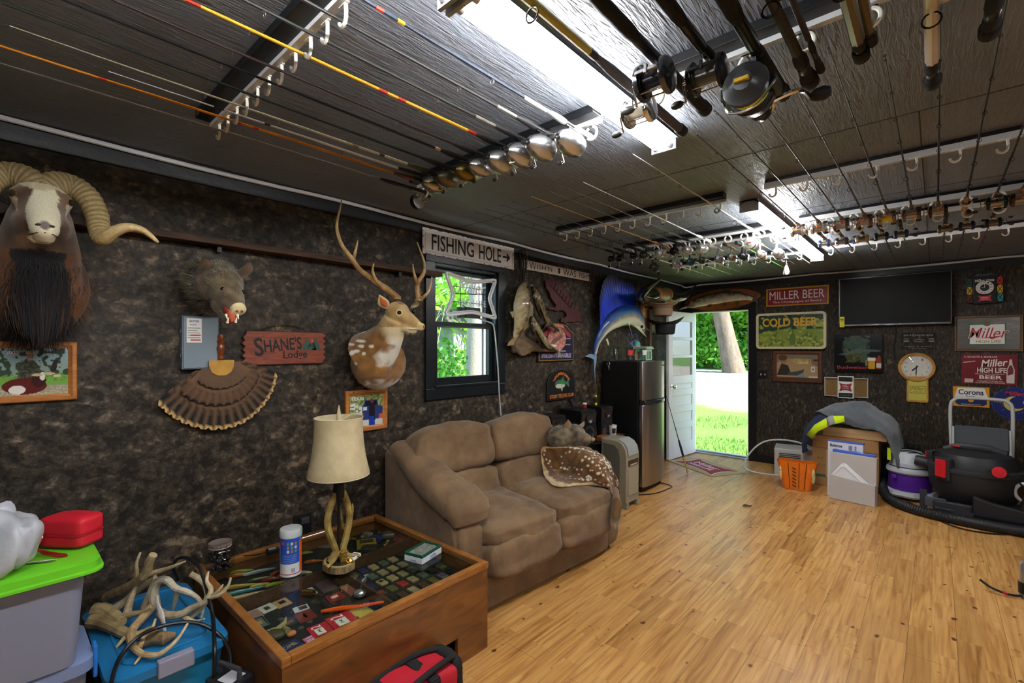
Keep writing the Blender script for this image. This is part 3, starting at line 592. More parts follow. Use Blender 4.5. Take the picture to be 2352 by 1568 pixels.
def reel_drum(t,y,r,w,plate,spool,bar,knob,two=False,gold=None,line=None,z=None,low=False):
    z=z if z is not None else -r-.012
    for s in (-1,1):
        b=B().at((0,y,z));b.lathe([(0,s*w/2+s*.010),(r*.55,s*w/2+s*.010),(r*.92,s*w/2+s*.006),(r,s*w/2),(r,s*w/2-s*.008),(r*.8,s*w/2-s*.008)],28,'x',cap=False)
        if s<0:rr=part('reel',b,plate,t)
        else:part('side_plate',b,plate,rr)
    part('spool',B().at((0,y,z)).lathe([(r*.78,-w/2+.008),(r*.78,-w/2+.012),(r*.55,-w/2+.013),(r*.55,w/2-.013),(r*.78,w/2-.012),(r*.78,w/2-.008)],24,'x'),line or spool,rr)
    for a in (20,110,215,300):part('cross_bar',B().tube([(-w/2,y+r*.88*cos(R(a)),z+r*.88*sin(R(a))),(w/2,y+r*.88*cos(R(a)),z+r*.88*sin(R(a)))],r*.055,8),bar,rr)
    part('line_guide',B().box(-w/2+.006,w/2-.006,y+r*.9,y+r*1.12,z+r*.02,z+r*.2).box(-.004,.004,y+r*.95,y+r*1.2,z-.1*r,z+.4*r),gold or plate,rr,bevel=.001)
    part('reel_foot',B().box(-.006,.006,y-r*.9,y+r*.9,-.014,-.006).box(-.008,.008,y-r*.3,y+r*.3,z+r*.7,-.008),bar,rr)
    if gold:part('side_cap',B().at((0,y,z)).lathe([(0,w/2+.0115),(r*.5,w/2+.0115),(r*.8,w/2+.0085),(r*.9,w/2+.006)],24,'x',cap=False),gold,rr)
    part('drag_star',B().at((w/2+.014,y,z),(0,0,0)).lathe([(0,.002),(.006,.002),(.008,-.004)],12,'x').box(-.001,.002,-r*.5,r*.5,-.003,.003).box(-.001,.002,-.003,.003,-r*.5,r*.5),CHROME,rr)
    b=B();kn=crank(b,(w/2+.01,y,z),1,r*1.05,two,r*.07);part('crank',b,CHROME,rr)
    for q in kn:part('crank_knob',B().at(q).lathe([(r*.1,0),(r*.22,r*.15),(r*.25,r*.5),(r*.16,r*.75),(0,r*.8)],12,'x'),knob,rr)
def reel_spin(t,y,s,body,spool,line,accent,bailm=None,big=False):
    bailm=bailm or CHROME;b=B();stube(b,[(0,y,-.008),(0,y,-.03*s),(0,y-.006*s,-.056*s)],[.008*s,.006*s,.010*s],3,8);b.box(-.006,.006,y-.035*s,y+.035*s,-.013,-.007);b.ell((0,y-.012*s,-.07*s),(.017*s,.030*s,.022*s),14,8)
    rr=part('reel',b,body,t)
    part('rotor',B().at((0,y,-.07*s)).lathe([(.012*s,-.002*s),(.027*s,.012*s),(.030*s,.030*s),(.027*s,.034*s)],20,'y',cap=False).box(-.034*s,-.026*s,.014*s,.05*s,-.008*s,.008*s).box(.026*s,.034*s,.014*s,.05*s,-.008*s,.008*s),body,rr)
    part('spool',B().at((0,y,-.07*s)).lathe([(.026*s,.026*s),(.029*s,.034*s),(.024*s,.036*s)],22,'y',cap=False).lathe([(.024*s,.054*s),(.029*s,.056*s),(.028*s,.062*s),(.018*s,.066*s),(.012*s,.072*s),(0,.073*s)],22,'y',cap=False),spool,rr)
    part('fishing_line',B().at((0,y,-.07*s)).lathe([(.0245*s,.036*s),(.0255*s,.045*s),(.0245*s,.055*s)],22,'y',cap=False),line,rr)
    part('drag_knob',B().at((0,y,-.07*s)).box(-.009*s,.009*s,.066*s,.078*s,-.0025*s,.0025*s),accent,rr,bevel=.001)
    b=B();stube(b,[(-.034*s,y+.045*s,-.07*s),(-.036*s,y+.066*s,-.082*s),(-.016*s,y+.072*s,-.108*s),(.016*s,y+.066*s,-.106*s),(.034*s,y+.045*s,-.074*s)],.0016*s,5,6);part('bail',b,bailm,rr)
    K=[(-.014*s,y-.012*s,-.07*s),(-.040*s,y-.012*s,-.066*s),(-.050*s,y-.03*s,-.06*s),(-.052*s,y-.066*s,-.056*s)] if big else [(.014*s,y-.012*s,-.07*s),(.036*s,y-.012*s,-.07*s),(.044*s,y-.018*s,-.09*s),(.046*s,y-.022*s,-.125*s)]
    b=B();stube(b,K,.0035*s,4,6);part('crank',b,bailm,rr)
    part('crank_knob',B().at(K[-1],(0,0,pi if big else 0)).lathe([(.004*s,0),(.009*s,.006*s),(.010*s,.018*s),(.006*s,.026*s),(0,.027*s)],10,'x'),M(DK,.6),rr)
    part('accent_ring',B().at((0,y-.012*s,-.07*s)).lathe([(.0175*s,-.01*s),(.0178*s,-.004*s),(.0175*s,.002*s)],16,'y',cap=False),accent,rr)
def rod(label,x,yb,d,L_,hm,bm,group,hr=.011,hl=.30,r0=.0055,r1=.0012,z=None,gm=None,ng=6,g0=.011,split=None,bands=None,seatm=None,buttm=None,tip=True,tilt=0):
    z=z if z is not None else HC-.083
    t=thing('fishing_rod',label,'fishing rod',(x,yb,z),(tilt,0,0 if d>0 else pi),group)
    prof=[(0,0),(hr*.9,.002),(hr*1.08,.02),(hr,.05),(hr*.92,hl*.4),(hr*.75,hl*.44),(hr*.75,hl*.62),(hr*.95,hl*.68),(hr*.9,hl*.85),(hr*.55,hl),(r0,hl+.004)]
    part('grip',B().lathe(prof,14,'y',cap=False),hm,t)
    if buttm:part('butt_cap',B().lathe([(0,-.004),(hr*.9,-.003),(hr*1.18,.004),(hr*1.2,.04),(hr*1.02,.045)],14,'y',cap=False),buttm,t)
    part('reel_seat',B().lathe([(hr*.8,hl*.45),(hr*.85,hl*.46),(hr*.85,hl*.62),(hr*.8,hl*.63)],12,'y',cap=False),seatm or M(DK,.3),t)
    n=8;part('blank',B().tube([(0,hl+(L_-hl)*k/n,0) for k in range(n+1)],[r0+(r1-r0)*k/n for k in range(n+1)],8),bm,t)
    for (f0,f1,m_) in (bands or []):
        a,c=hl+(L_-hl)*f0,hl+(L_-hl)*f1;ra=r0+(r1-r0)*f0+.0005;part('thread_wrap',B().tube([(0,a,0),(0,c,0)],ra,8),m_,t)
    gm_=gm or M((40,40,42),.35,.7);guides(t,hl+.28,L_-.02,ng,g0,.0025,0,gm_)
    if tip:part('tip_top',B().ring((0,L_+.004,-.003),.003,.0008,'y',10,5),gm_,t)
    return t
# ---- near left rack: push button and fly rods, butts at y 1.63, tips towards the camera's left
GA='rods with push button reels near the trophies'
def xa(u,v,z=2.315): return PZ(u,v,z).x
RED=M((178,38,24));YEL=M((206,158,34),.35)
A=[
 ('thin grey fly rod with black pierced fly reel, hanging lowest at the left',(946,455),2.35,M((30,29,28),.6),M((120,118,116),.3),'fly', None,1.62, None),
 ('amber fly rod with red wraps and brown wooden grip beside the fly reel',(940,432),2.35,pm(96,46,24,.35,var=.3,vs=20),M((196,122,28),.3), None, None,1.62,[(.30,.31,RED),(.33,.34,RED),(.52,.53,RED),(.71,.74,RED),(.77,.785,RED),(.8,.815,RED)]),
 ('shiny white rod with black grip next to the amber rod',(962,426),1.35,M((32,31,30),.5),M((214,218,226),.25), None, None,1.60,[(.55,.57,M(DK)),(.7,.73,M(DK))]),
 ('cream fibreglass rod, pale tip showing, with small silver reel',(990,420),1.56,M((66,66,48),.6),M((184,184,160),.35),'spin',pm(168,160,148,.25,.95),1.60,[(.1,.12,M((50,52,44))),(.2,.22,M((120,118,100)))]),
 ('dark green rod with olive brass push button reel',(1027,409),2.4,M((28,29,30),.6),M((26,38,34),.35),'spin',pm(112,104,84,.35,.9),1.60, None),
 ('navy black rod with black and gold push button reel',(1078,397),2.4,M((27,26,26),.6),M((25,27,34),.35),'spin',pm(120,104,56,.3,.9),1.60,[(0.0,.015,pm(190,150,110,.6))]),
 ('dark maroon rod with plain silver push button reel',(1106,384),2.4,M((34,30,30),.6),M((42,30,32),.35),'spin',pm(172,170,168,.25,.95),1.60, None),
 ('yellow rod with red wraps and brushed silver push button reel',(1136,357),2.4,M((24,24,24),.5),YEL,'spin',pm(178,178,176,.28,.95),1.60,[(0,.022,RED),(.16,.175,RED),(.195,.21,RED),(.45,.465,RED),(.485,.5,RED)]),
 ('grey rod with silver reel that has a square white sticker',(1189,345),2.4,M((36,36,38),.6),M((38,42,41),.35),'sticker',pm(182,182,182,.25,.95),1.60,[(0,.05,pm(112,110,100,.5))]),
 ('thick charcoal rod with silver reel, second from the shop light',(1241,329),2.4,M((40,40,41),.6),M((36,35,35),.35),'spin',pm(190,190,190,.25,.95),1.60,[(0,.05,pm(112,110,104,.5))]),
 ('blue black rod with coiled silver wrap and silver reel, next to the shop light',(1300,313),2.4,M((140,142,146),.4),M((40,48,62),.25),'spin',pm(205,205,206,.22,.95),1.64,[(0,.06,pm(205,205,200,.4)),(.29,.30,YEL),(.32,.33,RED)]),
]
for (lb,px,L_,hm,bm,rl,rm,yb,bd) in A:
    t=rod(lb,xa(*px),yb,-1,L_,hm,bm,GA,hr=.0125 if rl!='fly' else .011,hl=.30,r0=.0062,bands=bd,ng=5,g0=.008,gm=M((150,150,150),.3,.8))
    if rl=='fly':reel_fly(t,.07)
    elif rl:
        reel_spincast(t,.155,rm,M((36,36,36)),1.45 if px[0]>1120 else 1.18)
        if rl=='sticker':part('sticker',B().at((.008,.155+.034,-.098),(R(-52),0,R(10))).box(-.014,.014,-.014,.014,-.0006,.0006),PLATE,t,smooth=False)
# ---- middle left: spinning rods, front row (tips towards the camera), rear row (tips towards the signs)
GC='spinning rods in the middle racks, tips to the camera';GD='spinning rods in the middle racks, tips to the door'
gz= lambda zx,zy:(1380+zx*.204,500+zy*.204)
def sx(zx,zy,y): return PY(*gz(zx,zy),y).x
C1=[
 ((150,520),'dark spinning rod with small black reel, first at the wall end of its rack',(30,30,32),(44,44,46),(30,30,30),(70,70,70),.9),
 ((255,512),'black spinning rod with black reel and yellow line beside the wall end',(32,32,33),(40,42,40),(150,170,40),(60,60,60),1.0),
 ((400,490),'black spinning rod with round dark reel, third from the wall end',(28,28,30),(36,36,38),(60,60,60),(90,90,92),.9),
 ((515,482),'black spinning rod with grey and black reel, fourth from the wall end',(40,40,42),(60,62,64),(80,80,80),(140,140,140),1.0),
 ((690,468),'brown cork handled spinning rod with tan blank and silver reel',(150,150,150),(190,190,190),(170,170,160),(110,110,110),1.05),
 ((860,455),'spinning rod with matt black reel and yellow ringed spool',(34,34,34),(30,30,30),(196,186,40),(30,30,30),1.05),
 ((1000,425),'spinning rod with round silver reel in mid rack',(160,160,158),(186,184,176),(176,170,60),(90,90,90),1.1),
 ((1165,400),'white spinning rod with silver reel and lime line',(176,176,176),(200,200,198),(186,200,40),(60,60,60),1.15),
 ((1725,340),'thick white spinning rod with large white and red reel by the shop light',(210,212,214),(226,226,226),(180,120,110),(196,60,40),1.35)]
tipc=[(60,58,58),(70,70,72),(52,52,54),(66,66,66),(176,128,70),(74,74,76),(70,72,74),(196,198,200),(206,206,208)]
for k,(q,lb,bc,sc,lc,ac,s) in enumerate(C1):
    t=rod(lb,sx(*q,3.76),3.9,-1,1.85 if k!=8 else 2.0,CORK if k in (4,) else M((206,204,200),.5) if k>=7 else M((34,33,32),.7),M(tipc[k],.3),GC,hr=.012,hl=.30,r0=.005 if k<8 else .007,ng=6,g0=.016,z=HC-.078)
    reel_spin(t,.15,s*1.05,M(bc,.3,.5),M(sc,.25,.7),M(lc,.5),M(ac,.4))
C2=[
 ((600,620),'dark spinning rod with big dark reel hanging near the bull horns',(34,34,36),(40,40,42),(60,60,60),(90,90,92),1.2,(190,196,150)),
 ((855,590),'spinning rod with chrome reel, pale green blank, near the sailfish side',(150,150,152),(180,180,180),(120,120,110),(60,60,60),1.1,(196,204,150)),
 ((1015,570),'spinning rod with teal blue spool',(40,70,78),(40,120,136),(110,150,160),(30,60,66),1.05,(150,156,130)),
 ((1135,555),'spinning rod with dark bronze reel beside the teal one',(44,42,42),(70,64,60),(70,70,66),(90,80,70),1.0,(80,80,78)),
 ((1330,560),'spinning rod with grey silver reel, crank hanging low',(120,122,124),(150,150,152),(110,110,108),(70,70,70),1.1,(52,52,54)),
 ((1475,525),'spinning rod with gold trimmed silver reel and cork knob',(110,108,104),(190,150,70),(190,180,120),(196,130,40),1.05,(60,60,62)),
 ((1605,525),'lime green spinning rod with black and silver reel',(30,32,34),(90,92,96),(60,60,62),(150,150,150),1.1,(84,206,62)),
 ((1800,500),'spinning rod with copper orange spool and white crank',(190,190,188),(196,108,44),(170,110,60),(210,120,40),1.1,(58,56,56)),
 ((1990,480),'white spinning rod with white silver reel at the shop light end',(206,206,208),(220,220,220),(200,200,200),(150,150,150),1.2,(206,208,210))]
for k,(q,lb,bc,sc,lc,ac,s,bl) in enumerate(C2):
    t=rod(lb,sx(*q,4.22),4.02,1,1.8,CORK if k in (5,7) else M((200,198,192),.5) if k in (4,8) else M((32,32,32),.7),M(bl,.3),GD,hr=.012,hl=.30,r0=.005,ng=6,g0=.014,z=HC-.085,buttm=M(DK,.6) if k in (5,6) else None)
    reel_spin(t,.17,s*1.05,M(bc,.3,.5),M(sc,.25,.7),M(lc,.5),M(ac,.4))
w=thing('bucktail_jig','white feathery jig tail hanging below the middle racks','lure',PY(1806,612,5.02));b=B()
for k in range(60):a=2*pi*k/60;rn.random();b.tube([(0,0,.02),(.012*cos(a),.012*sin(a),0),(.03*cos(a)*rn.random(),.03*sin(a)*rn.random(),-.05-.03*rn.random())],[.002,.002,.0006],4)
part('tail',b,pm(226,226,220,.8),w);part('head',B().ell((0,0,.022),(.008,.008,.012)),pm(190,60,50,.4),w);part('wire',B().tube([(0,0,.03),(0,0.02,HC-.052-w.location.z)],.0012,5),CHROME,w)
# ---- right: bait casting rods, front row (tips to the camera) and rear row (tips to the signs)
GE='bait casting rods with round reels, tips to the camera';GF='bait casting rods in the rear row, tips to the signs'
dz= lambda zx,zy:(1800+zx*.2347,400+zy*.2347)
COP=(176,92,44)
D2=[((135,590),'silver faced',1.89,SIL,COP, None),((335,545),'silver and copper',1.75,SIL,COP, None),((560,520),'dark bronze and copper',1.65,(90,84,78),COP, None),((785,490),'copper red',1.75,(120,92,74),COP, None),((1010,470),'yellow spooled copper',1.6,(130,110,86),COP,(206,200,40)),((1250,445),'gunmetal and copper',1.75,(80,78,76),(170,110,66), None),((1510,400),'black and copper',1.6,(44,43,42),(186,120,70), None),((1790,330), None,1.55, None, None, None),((2085,320),'dark green',1.7,(30,56,50), None, None),((2330,270),'dark brown',1.7,(70,54,44),(150,90,50), None)]
pos=['next to the far shop light','second from the far shop light','third from the far shop light','fourth from the far shop light','fifth from the far shop light','sixth from the far shop light','seventh from the far shop light','with no reel showing','near the frame edge','cut by the frame edge']
for k,(q,nm,yt,pc,gc,ln) in enumerate(D2):
    x=PY(*dz(*q),3.74).x;lb=('cork handled rod blank with no reel, between black and green reels' if nm is None else 'bait casting rod with round %s reel, %s'%(nm,pos[k]))
    t=rod(lb,x,4.06,-1,4.06-yt,CORK,M((46,46,50),.3),GE,hr=.0125,hl=.37,r0=.0058,ng=7,g0=.010,z=HC-.078)
    if nm:reel_drum(t,.31,.036,.068,M(pc,.25,.85),M((150,146,140),.3,.8),CHROME,M((40,36,34),.6), True,M(gc,.3,.8) if gc else None,M(ln,.5) if ln else None)
D3=[((400,700),'with blue and silver reel and pink crank knobs',(60,84,140),(190,192,196),(50,50,54),(206,120,110),'c'),((570,680),'with slate reel and bright blue crank knobs',(70,74,92),(50,54,70),(52,52,56),(30,70,190),'c'),((770,670),'with gold low profile reel',(176,146,80),(200,160,70),(50,48,46),(50,46,44),'c'),((960,640),'with dark navy reel, before the green rod',(34,40,60),(40,60,130),(46,46,50),(34,40,80),'k'),((1150,600),'in bright green with blue and purple reel',(44,56,110),(70,60,140),(74,196,60),(34,34,40),'k'),((1580,580),'with camouflage silver reel, thin dark blank',(104,100,88),(150,148,136),(44,44,46),(60,56,50),'k'),((1790,560),'with dark purple reel on a cork grip',(50,46,60),(70,50,110),(44,44,46),(40,40,44),'c'),((2050,520),'with black reel and speckled red blank',(34,34,38),(46,46,50),(130,44,44),(40,38,38),'k')]
for k,(q,nm,pc,gc,bl,kc,h) in enumerate(D3):
    x=PY(*dz(*q),4.36).x;t=rod('bait casting rod '+nm,x,4.1,1,2.1 if k!=4 else 1.75,CORK if h=='c' else M((36,36,36),.7),M(bl,.35),GF,hr=.0125,hl=.36,r0=.0055,ng=7,g0=.009,z=HC-.08,buttm=M((36,38,46),.5))
    reel_drum(t,.25,.030,.06,M(pc,.28,.7),M((120,118,116),.3,.8),CHROME,M(kc,.5), True,M(gc,.3,.7), None)
# ---- near right: heavy sea rods
GG='heavy sea rods nearest the camera'
FOAM=pm(84,82,84,.85,bump=.25,bs=160);FOAMD=pm(30,32,36,.85,bump=.25,bs=160)
def big(label,px,L_,hm,bm,hl,hr,r0,z=2.335,bands=None,d=-1,butt=True):
    q=PZ(*px,z); return rod(label,q.x,q.y,-1,L_,hm,bm,GG,hr=hr,hl=hl,r0=r0,r1=.004,ng=4,g0=.018,z=z,bands=bands,buttm=FOAMD if butt else None,tip=False)
t=big('yellow sea rod with grey foam grip and chrome multiplier reel',(1570,303),2.3,FOAM,M((186,176,66),.35),.62,.0165,.011,bands=[(.0,.02,M(DK)),(.03,.3,M((186,176,66),.35))]+[(.045+.012*k,.049+.012*k,M((40,40,36))) for k in range(8)])
reel_drum(t,.36,.044,.078,CHROME,M((180,176,168),.25,.9),CHROME,M(DK,.5), False, None,M((166,158,140),.5))
t=big('green wrapped black sea rod with large chrome sided multiplier reel',(1622,254),2.3,FOAMD,M((36,70,34),.4),.82,.019,.013)
reel_drum(t,.40,.050,.078,mat('reel_black_chrome',(.12,.12,.13),.18,.9),M((30,32,40),.3,.6),CHROME,M((58,58,60),.4), False,M(SIL,.22,.95))
t=big('slim dark sea rod with black multiplier reel',(1697,217),2.3,FOAMD,M((42,38,36),.4),.72,.017,.011)
reel_drum(t,.28,.046,.082,mat('reel_black',(.03,.03,.032),.25,.6),M((90,88,84),.3,.7),CHROME,M(DK,.4), False)
t=big('thick black sea rod with big spinning reel and neon yellow line',(1800,219),2.2,FOAMD,M((30,31,36),.4),.75,.020,.016)
reel_spin(t,.30,1.95,mat('reel_black',(.03,.03,.032),.25,.6),M((70,72,74),.35,.5),M((206,226,20),.5),M((206,170,40),.4),big=True)
big('dark brown rod with long foam butt, no reel in view',(1863,191),2.0,FOAMD,pm(58,52,48,.6,bump=.3,bs=60),.20,.020,.014)
big('thin dark rod tucked behind the dark brown one',(1887,163),2.0,FOAMD,M((44,42,42),.5),.2,.009,.008,z=2.352)
big('tarnished silver rod with short black butt',(1980,133),2.0,FOAMD,pm(140,130,108,.35,.8),.10,.017,.0165)
big('olive rod hanging just behind the tarnished silver one',(2003,100),2.0,FOAMD,pm(120,110,88,.4,.7),.07,.012,.0125,z=2.352)
big('pearly white rod with black rubber butt',(2142,193),2.0,FOAMD,pm(214,208,204,.25),.16,.019,.0165)
big('black butted rod cut off at the top right corner',(2272,78),2.0,FOAMD,M((46,60,70),.4),.2,.019,.015)
# ---------------------------------------------------------------- trophies on the left wall
FURM=colmat('animal_hair',.75,spec=.25,sheen=.3);HIDE=colmat('animal_hide',.8,bump=.35,bs=260,spec=.2,sheen=.3,var=.12)
HORN=colmat('horn',.5,bump=.3,bs=90,var=.15);EYE=pm(18,12,8,.08)
def nz(p,s,o=0): return noise.noise(Vector(p)*s+Vector((o,o*1.7,o*.3)))
def mix(a,b,t):t=max(0,min(1,t)); return tuple(x+(y-x)*t for x,y in zip(a,b))
def lin(*c): return srgb(*c)
def colour(b,fn):b.c=[fn(Vector(p)) for p in b.v]; return b
def hair(t,skin,n,ln,w,dirf,fn,rnd,name='fur',**k):
    h=fur(skin,n,ln,w,dirf,rnd,**k);h.c=[]
    for q,m in h.roots:
        c=fn(q);j=rnd.uniform(.7,1.35);h.c+=[tuple(x*j for x in c)]*m
    return part(name,h,FURM,t,smooth=False)
def ear(b,base,tip,wdir,w,thick=.25):
    base,tip,wd=Vector(base),Vector(tip),Vector(wdir).normalized();ax=(tip-base);nr=ax.cross(wd).normalized();rings=[]
    for k,f in enumerate((.35,.75,1,.95,.7,.35,.05)):
        t=k/6;c=base+ax*t;rings.append([c+wd*(cos(2*pi*i/12)*w*f)+nr*(w*thick*f*sin(2*pi*i/12)+(.35*w*f*cos(2*pi*i/12)**2)) for i in range(12)])
    return b.loft(rings)
def rel(root): return lambda u,v,d:PX(u,v,d)-root
# ---- horned ram
rn=random.Random(11);root=Vector((0,.135,1.75));t=thing('ram_head_mount','horned ram shoulder mount with long black throat mane, at the left edge','animal trophy',root)
P=rel(root)
b=B();b.ell((.08,0,.02),(.14,.165,.21),20,14).ell((.17,0,.1),(.13,.13,.2),20,14);b.tube([(.1,0,.0),(.24,0,.15),(.33,0,.27)],[.14,.12,.085],18)
b.ell((.34,0,.31),(.085,.082,.075),18,12);b.tube([(.35,0,.30),(.41,0,.25),(.465,0,.20)],[.076,.054,.042],18);b.ell((.478,0,.188),(.038,.043,.040),16,10);b.ell((.452,0,.158),(.036,.032,.022),14,10)
for s in (-1,1):b.ell((.37,s*.062,.315),(.035,.025,.03),12,8);b.ell((.36,s*.05,.215),(.06,.03,.045),12,8)
skin=blend(b,.009,5);skin.v=[(max(p[0],.0),p[1],p[2]) for p in skin.v]
def ramcol(p):
    x,y,z=p;n=nz(p,18)
    if x>.29 and z>.13:
        d=abs(y)
        if z>.345+.02*n and d<.062:c=lin(176,164,134)
        elif d<.024+.14*max(0,x-.36)+.02*n and x>.365:c=lin(206,200,172)
        elif x>.452:c=lin(200,192,164)
        elif d>.062 and z<.30 and z>.255 and x>.36:c=lin(190,176,146)
        else:c=mix(lin(66,46,34),lin(112,88,66),.5+n)
        if x>.497 and d<.02-1.0*abs(z-.195) and z>.178:c=lin(110,100,92)
        return c
    if z<-.10+.03*n: return lin(24,20,20)
    if abs(y)<.075+.02*n and z<.15: return lin(20,20,24)
    return mix(lin(96,56,26),lin(134,86,42),.5+n)
part('head_skin',colour(skin,ramcol),HIDE,t)
hair(t,skin,9000, lambda q:.05 if abs(q.y)>.08 else .09,.0012, lambda q:(.15,q.y*1.2,-1),ramcol,rn,mask=lambda q:q.z<.10 and q.x>.01,lift=.3)
mane=B()
for k in range(2600):
    y=rn.gauss(0,.036);z0=rn.uniform(-.10,.15);x0=.17+.13*max(0,z0+.1)+rn.uniform(.03,.08)*(1-abs(y)*4);L_=rn.uniform(.10,.17);w_=.0016;a=rn.uniform(-.5,.5)
    n0=len(mane.v);L_*=1.25-abs(y)*7;p=Vector((x0+.04,y,z0));d=Vector((.25,y*.6,-1)).normalized();c=lin(*rn.choice(((18,18,24),(22,22,30),(30,27,26),(44,38,34),(64,44,28) if abs(y)>.05 else (24,24,30))))
    for s_ in range(4):q=1-s_/4.2;mane.v+=[tuple(p+Vector((w_*q*a,-w_*q,0))),tuple(p+Vector((-w_*q*a,w_*q,0)))];p=p+d*L_/4;d=(d+Vector((-.12,-y*3.2,-.5))).normalized()
    mane.f+=[(n0+2*s_,n0+2*s_+1,n0+2*s_+3,n0+2*s_+2) for s_ in range(3)];mane.c=(mane.c or [])+[c]*8
part('throat_mane',mane,FURM,t,smooth=False)
def horncol(ring=True,base=(138,120,82),tip=(184,160,112)):
    def f(i,n,p):k=i/n;c=mix(lin(*base),lin(*tip),k*1.1); return tuple(x*(.62 if (ring and k<.62 and sin(k*230)<-.35) else 1) for x in c)
    return f
def horn(t,pts,r0,flat,name='horn'):
    Q=spline(pts,20);n=len(Q);b=B();rr=[]
    for i in range(n):
        k=i/(n-1);r=r0*(1-k)**.62+.004;rr.append(r*(1+(.035*sin(k*230) if k<.62 else 0)))
    b.tube(Q,rr,14,flat=flat);f=horncol();b.c=[f(i//14,n, None) for i in range(n*14)]; return part(name,b,HORN,t)
h1=[(100,440,.36),(128,424,.34),(165,428,.32),(200,452,.34),(222,492,.38),(228,528,.43),(238,548,.49),(262,532,.53),(295,522,.55),(330,530,.56),(364,557,.57)]
hp=[P(*q) for q in h1];horn(t,hp,.046,.8);horn(t,[Vector((p.x,-p.y+.0,p.z)) for p in hp],.046,.8)
for s in (-1,1):
    b=ear(B(),(.31,s*.085,.275),(.28,s*.20,.265),(0,0,1),.026);b.c=[lin(52,44,38)]*len(b.v);part('ear',b,HIDE,t)
    part('eye',B().ell((.392,s*.076,.312),(.014,.009,.012),12,8),pm(46,34,18,.1),t)
    part('nostril',B().ell((.508,s*.017,.192),(.006,.009,.005),10,6,(0,.4,s*.5)),pm(40,36,34,.4),t)
part('mouth_line',B().tube([(.47,-.040,.158),(.50,-.02,.166),(.507,0,.168),(.50,.02,.166),(.47,.040,.158)],.0022,6),pm(30,26,24,.6),t)
# ---- javelina
rn=random.Random(12);root=Vector((0,.70,1.78));t=thing('javelina_head_mount','grey bristled javelina head mount with open red mouth, above the breaker box','animal trophy',root);P=rel(root)
b=B();c0=P(487,655,.08);b.ell(c0,(.09,.092,.15),18,14);b.tube([c0,P(498,648,.17),P(512,656,.25)],[.11,.115,.095],18);b.ell(P(514,652,.255),(.08,.085,.08),16,12)
b.tube([P(516,662,.27),P(533,690,.34),P(546,708,.39)],[.082,.055,.034],16);b.tube([P(508,695,.27),P(522,722,.32),P(531,742,.35)],[.05,.032,.02],14)
skin=blend(b,.0085,4);skin.v=[(max(p[0],.0),p[1],p[2]) for p in skin.v];sn=P(548,711,.395)
def javcol(p):
    n=nz(p,30);d=(p-sn).length
    if p.x>.22 and p.z<.12: return mix(lin(112,98,74),lin(78,66,50),.5+n)
    if p.x>.2: return mix(lin(84,76,60),lin(52,46,40),.5+n)
    return mix(lin(40,38,36),lin(66,62,54),.5+n)
part('head_skin',colour(skin,javcol),HIDE,t)
fc=(sn-P(514,652,.255)).normalized()
hair(t,skin,9500, lambda q:.042 if q.x<.19 else .016,.0012, lambda q:tuple(-fc*.8+Vector((-.3,0,.1))) if q.x>.2 else (-.1,-.4,.15), lambda q:mix(lin(26,25,24),lin(170,160,132),.36+.9*nz(q,120)),rn,lift=.55,mask=lambda q:(q-sn).length>.06)
part('snout_disc',B().tube([sn-fc*.012,sn+fc*.006,sn+fc*.010],[.033,.032,.026],18),pm(222,208,160,.5),t)
sd=fc.cross(Vector((0,0,1))).normalized()
for s in (-1,1):part('nostril',B().ell(sn+fc*.010+sd*s*.011,(.006,.006,.007),10,6),pm(92,84,78,.5),t)
part('mouth',B().tube([P(524,706,.35),P(532,730,.372),P(532,741,.37)],[.026,.024,.014],12,flat=.9),pm(150,60,44,.35),t)
part('tongue',B().tube([P(526,712,.36),P(533,728,.392),P(534,738,.388)],[.014,.015,.009],10),pm(184,92,70,.3),t)
for u,v in ((519,722),(545,722),(522,741),(541,740)):q=P(u,v,.385);part('tusk',B().tube([q,q+Vector((.012,.002,.024 if v>730 else -.022))],[.0065,.0015],8),pm(226,220,198,.3),t)
for (bp,tp) in (((488,640,.25),(466,590,.27)),((548,642,.28),(574,602,.29))):
    b=ear(B(),P(*bp),P(*tp),(.2,1,.3),.044);b.c=[mix(lin(110,82,64),lin(60,54,44),.5+nz(p,40)) for p in b.v];part('ear',b,HIDE,t)
for u,v,d in ((512,664,.335),(556,671,.33)):part('eye',B().ell(P(u,v,d+.008),(.014,.013,.012),12,8),EYE,t)
# ---- axis deer
rn=random.Random(13);root=Vector((0,1.74,1.45));t=thing('deer_shoulder_mount','white spotted deer shoulder mount with tall antlers, turned to the window','animal trophy',root);P=rel(root)
b=B();b.ell((.05,0.0,-.03),(.13,.195,.175),22,16).ell(P(853,836,.14),(.12,.12,.135),20,14).ell(P(866,846,.19),(.09,.09,.10),18,12)
b.tube([P(852,815,.12),P(876,792,.22),P(897,762,.31),P(908,730,.365)],[.165,.125,.088,.068],20)
b.ell(P(914,716,.375),(.062,.072,.064),18,12);b.tube([P(914,720,.38),P(938,734,.415),P(958,746,.44)],[.062,.045,.031],16);b.ell(P(966,750,.452),(.028,.03,.026),14,10);b.tube([P(916,742,.385),P(940,757,.42),P(957,760,.44)],[.034,.024,.016],12)
skin=blend(b,.0062,8);skin.v=[(max(p[0],0),p[1],p[2]) for p in skin.v]
eye1=P(917,718,.425);nose=P(970,750,.465);neckf=P(905,808,.30)
sp=[P(u,v,d) for u,v,d in ((830,783,.2),(824,795,.18),(816,808,.19),(836,825,.27),(822,806,.2),(808,790,.14),(810,828,.2),(846,795,.24),(840,772,.17),(812,846,.2),(802,812,.13),(850,842,.28),(832,848,.25),(806,858,.17),(852,780,.22),(835,764,.13),(820,836,.2),(843,812,.27))]
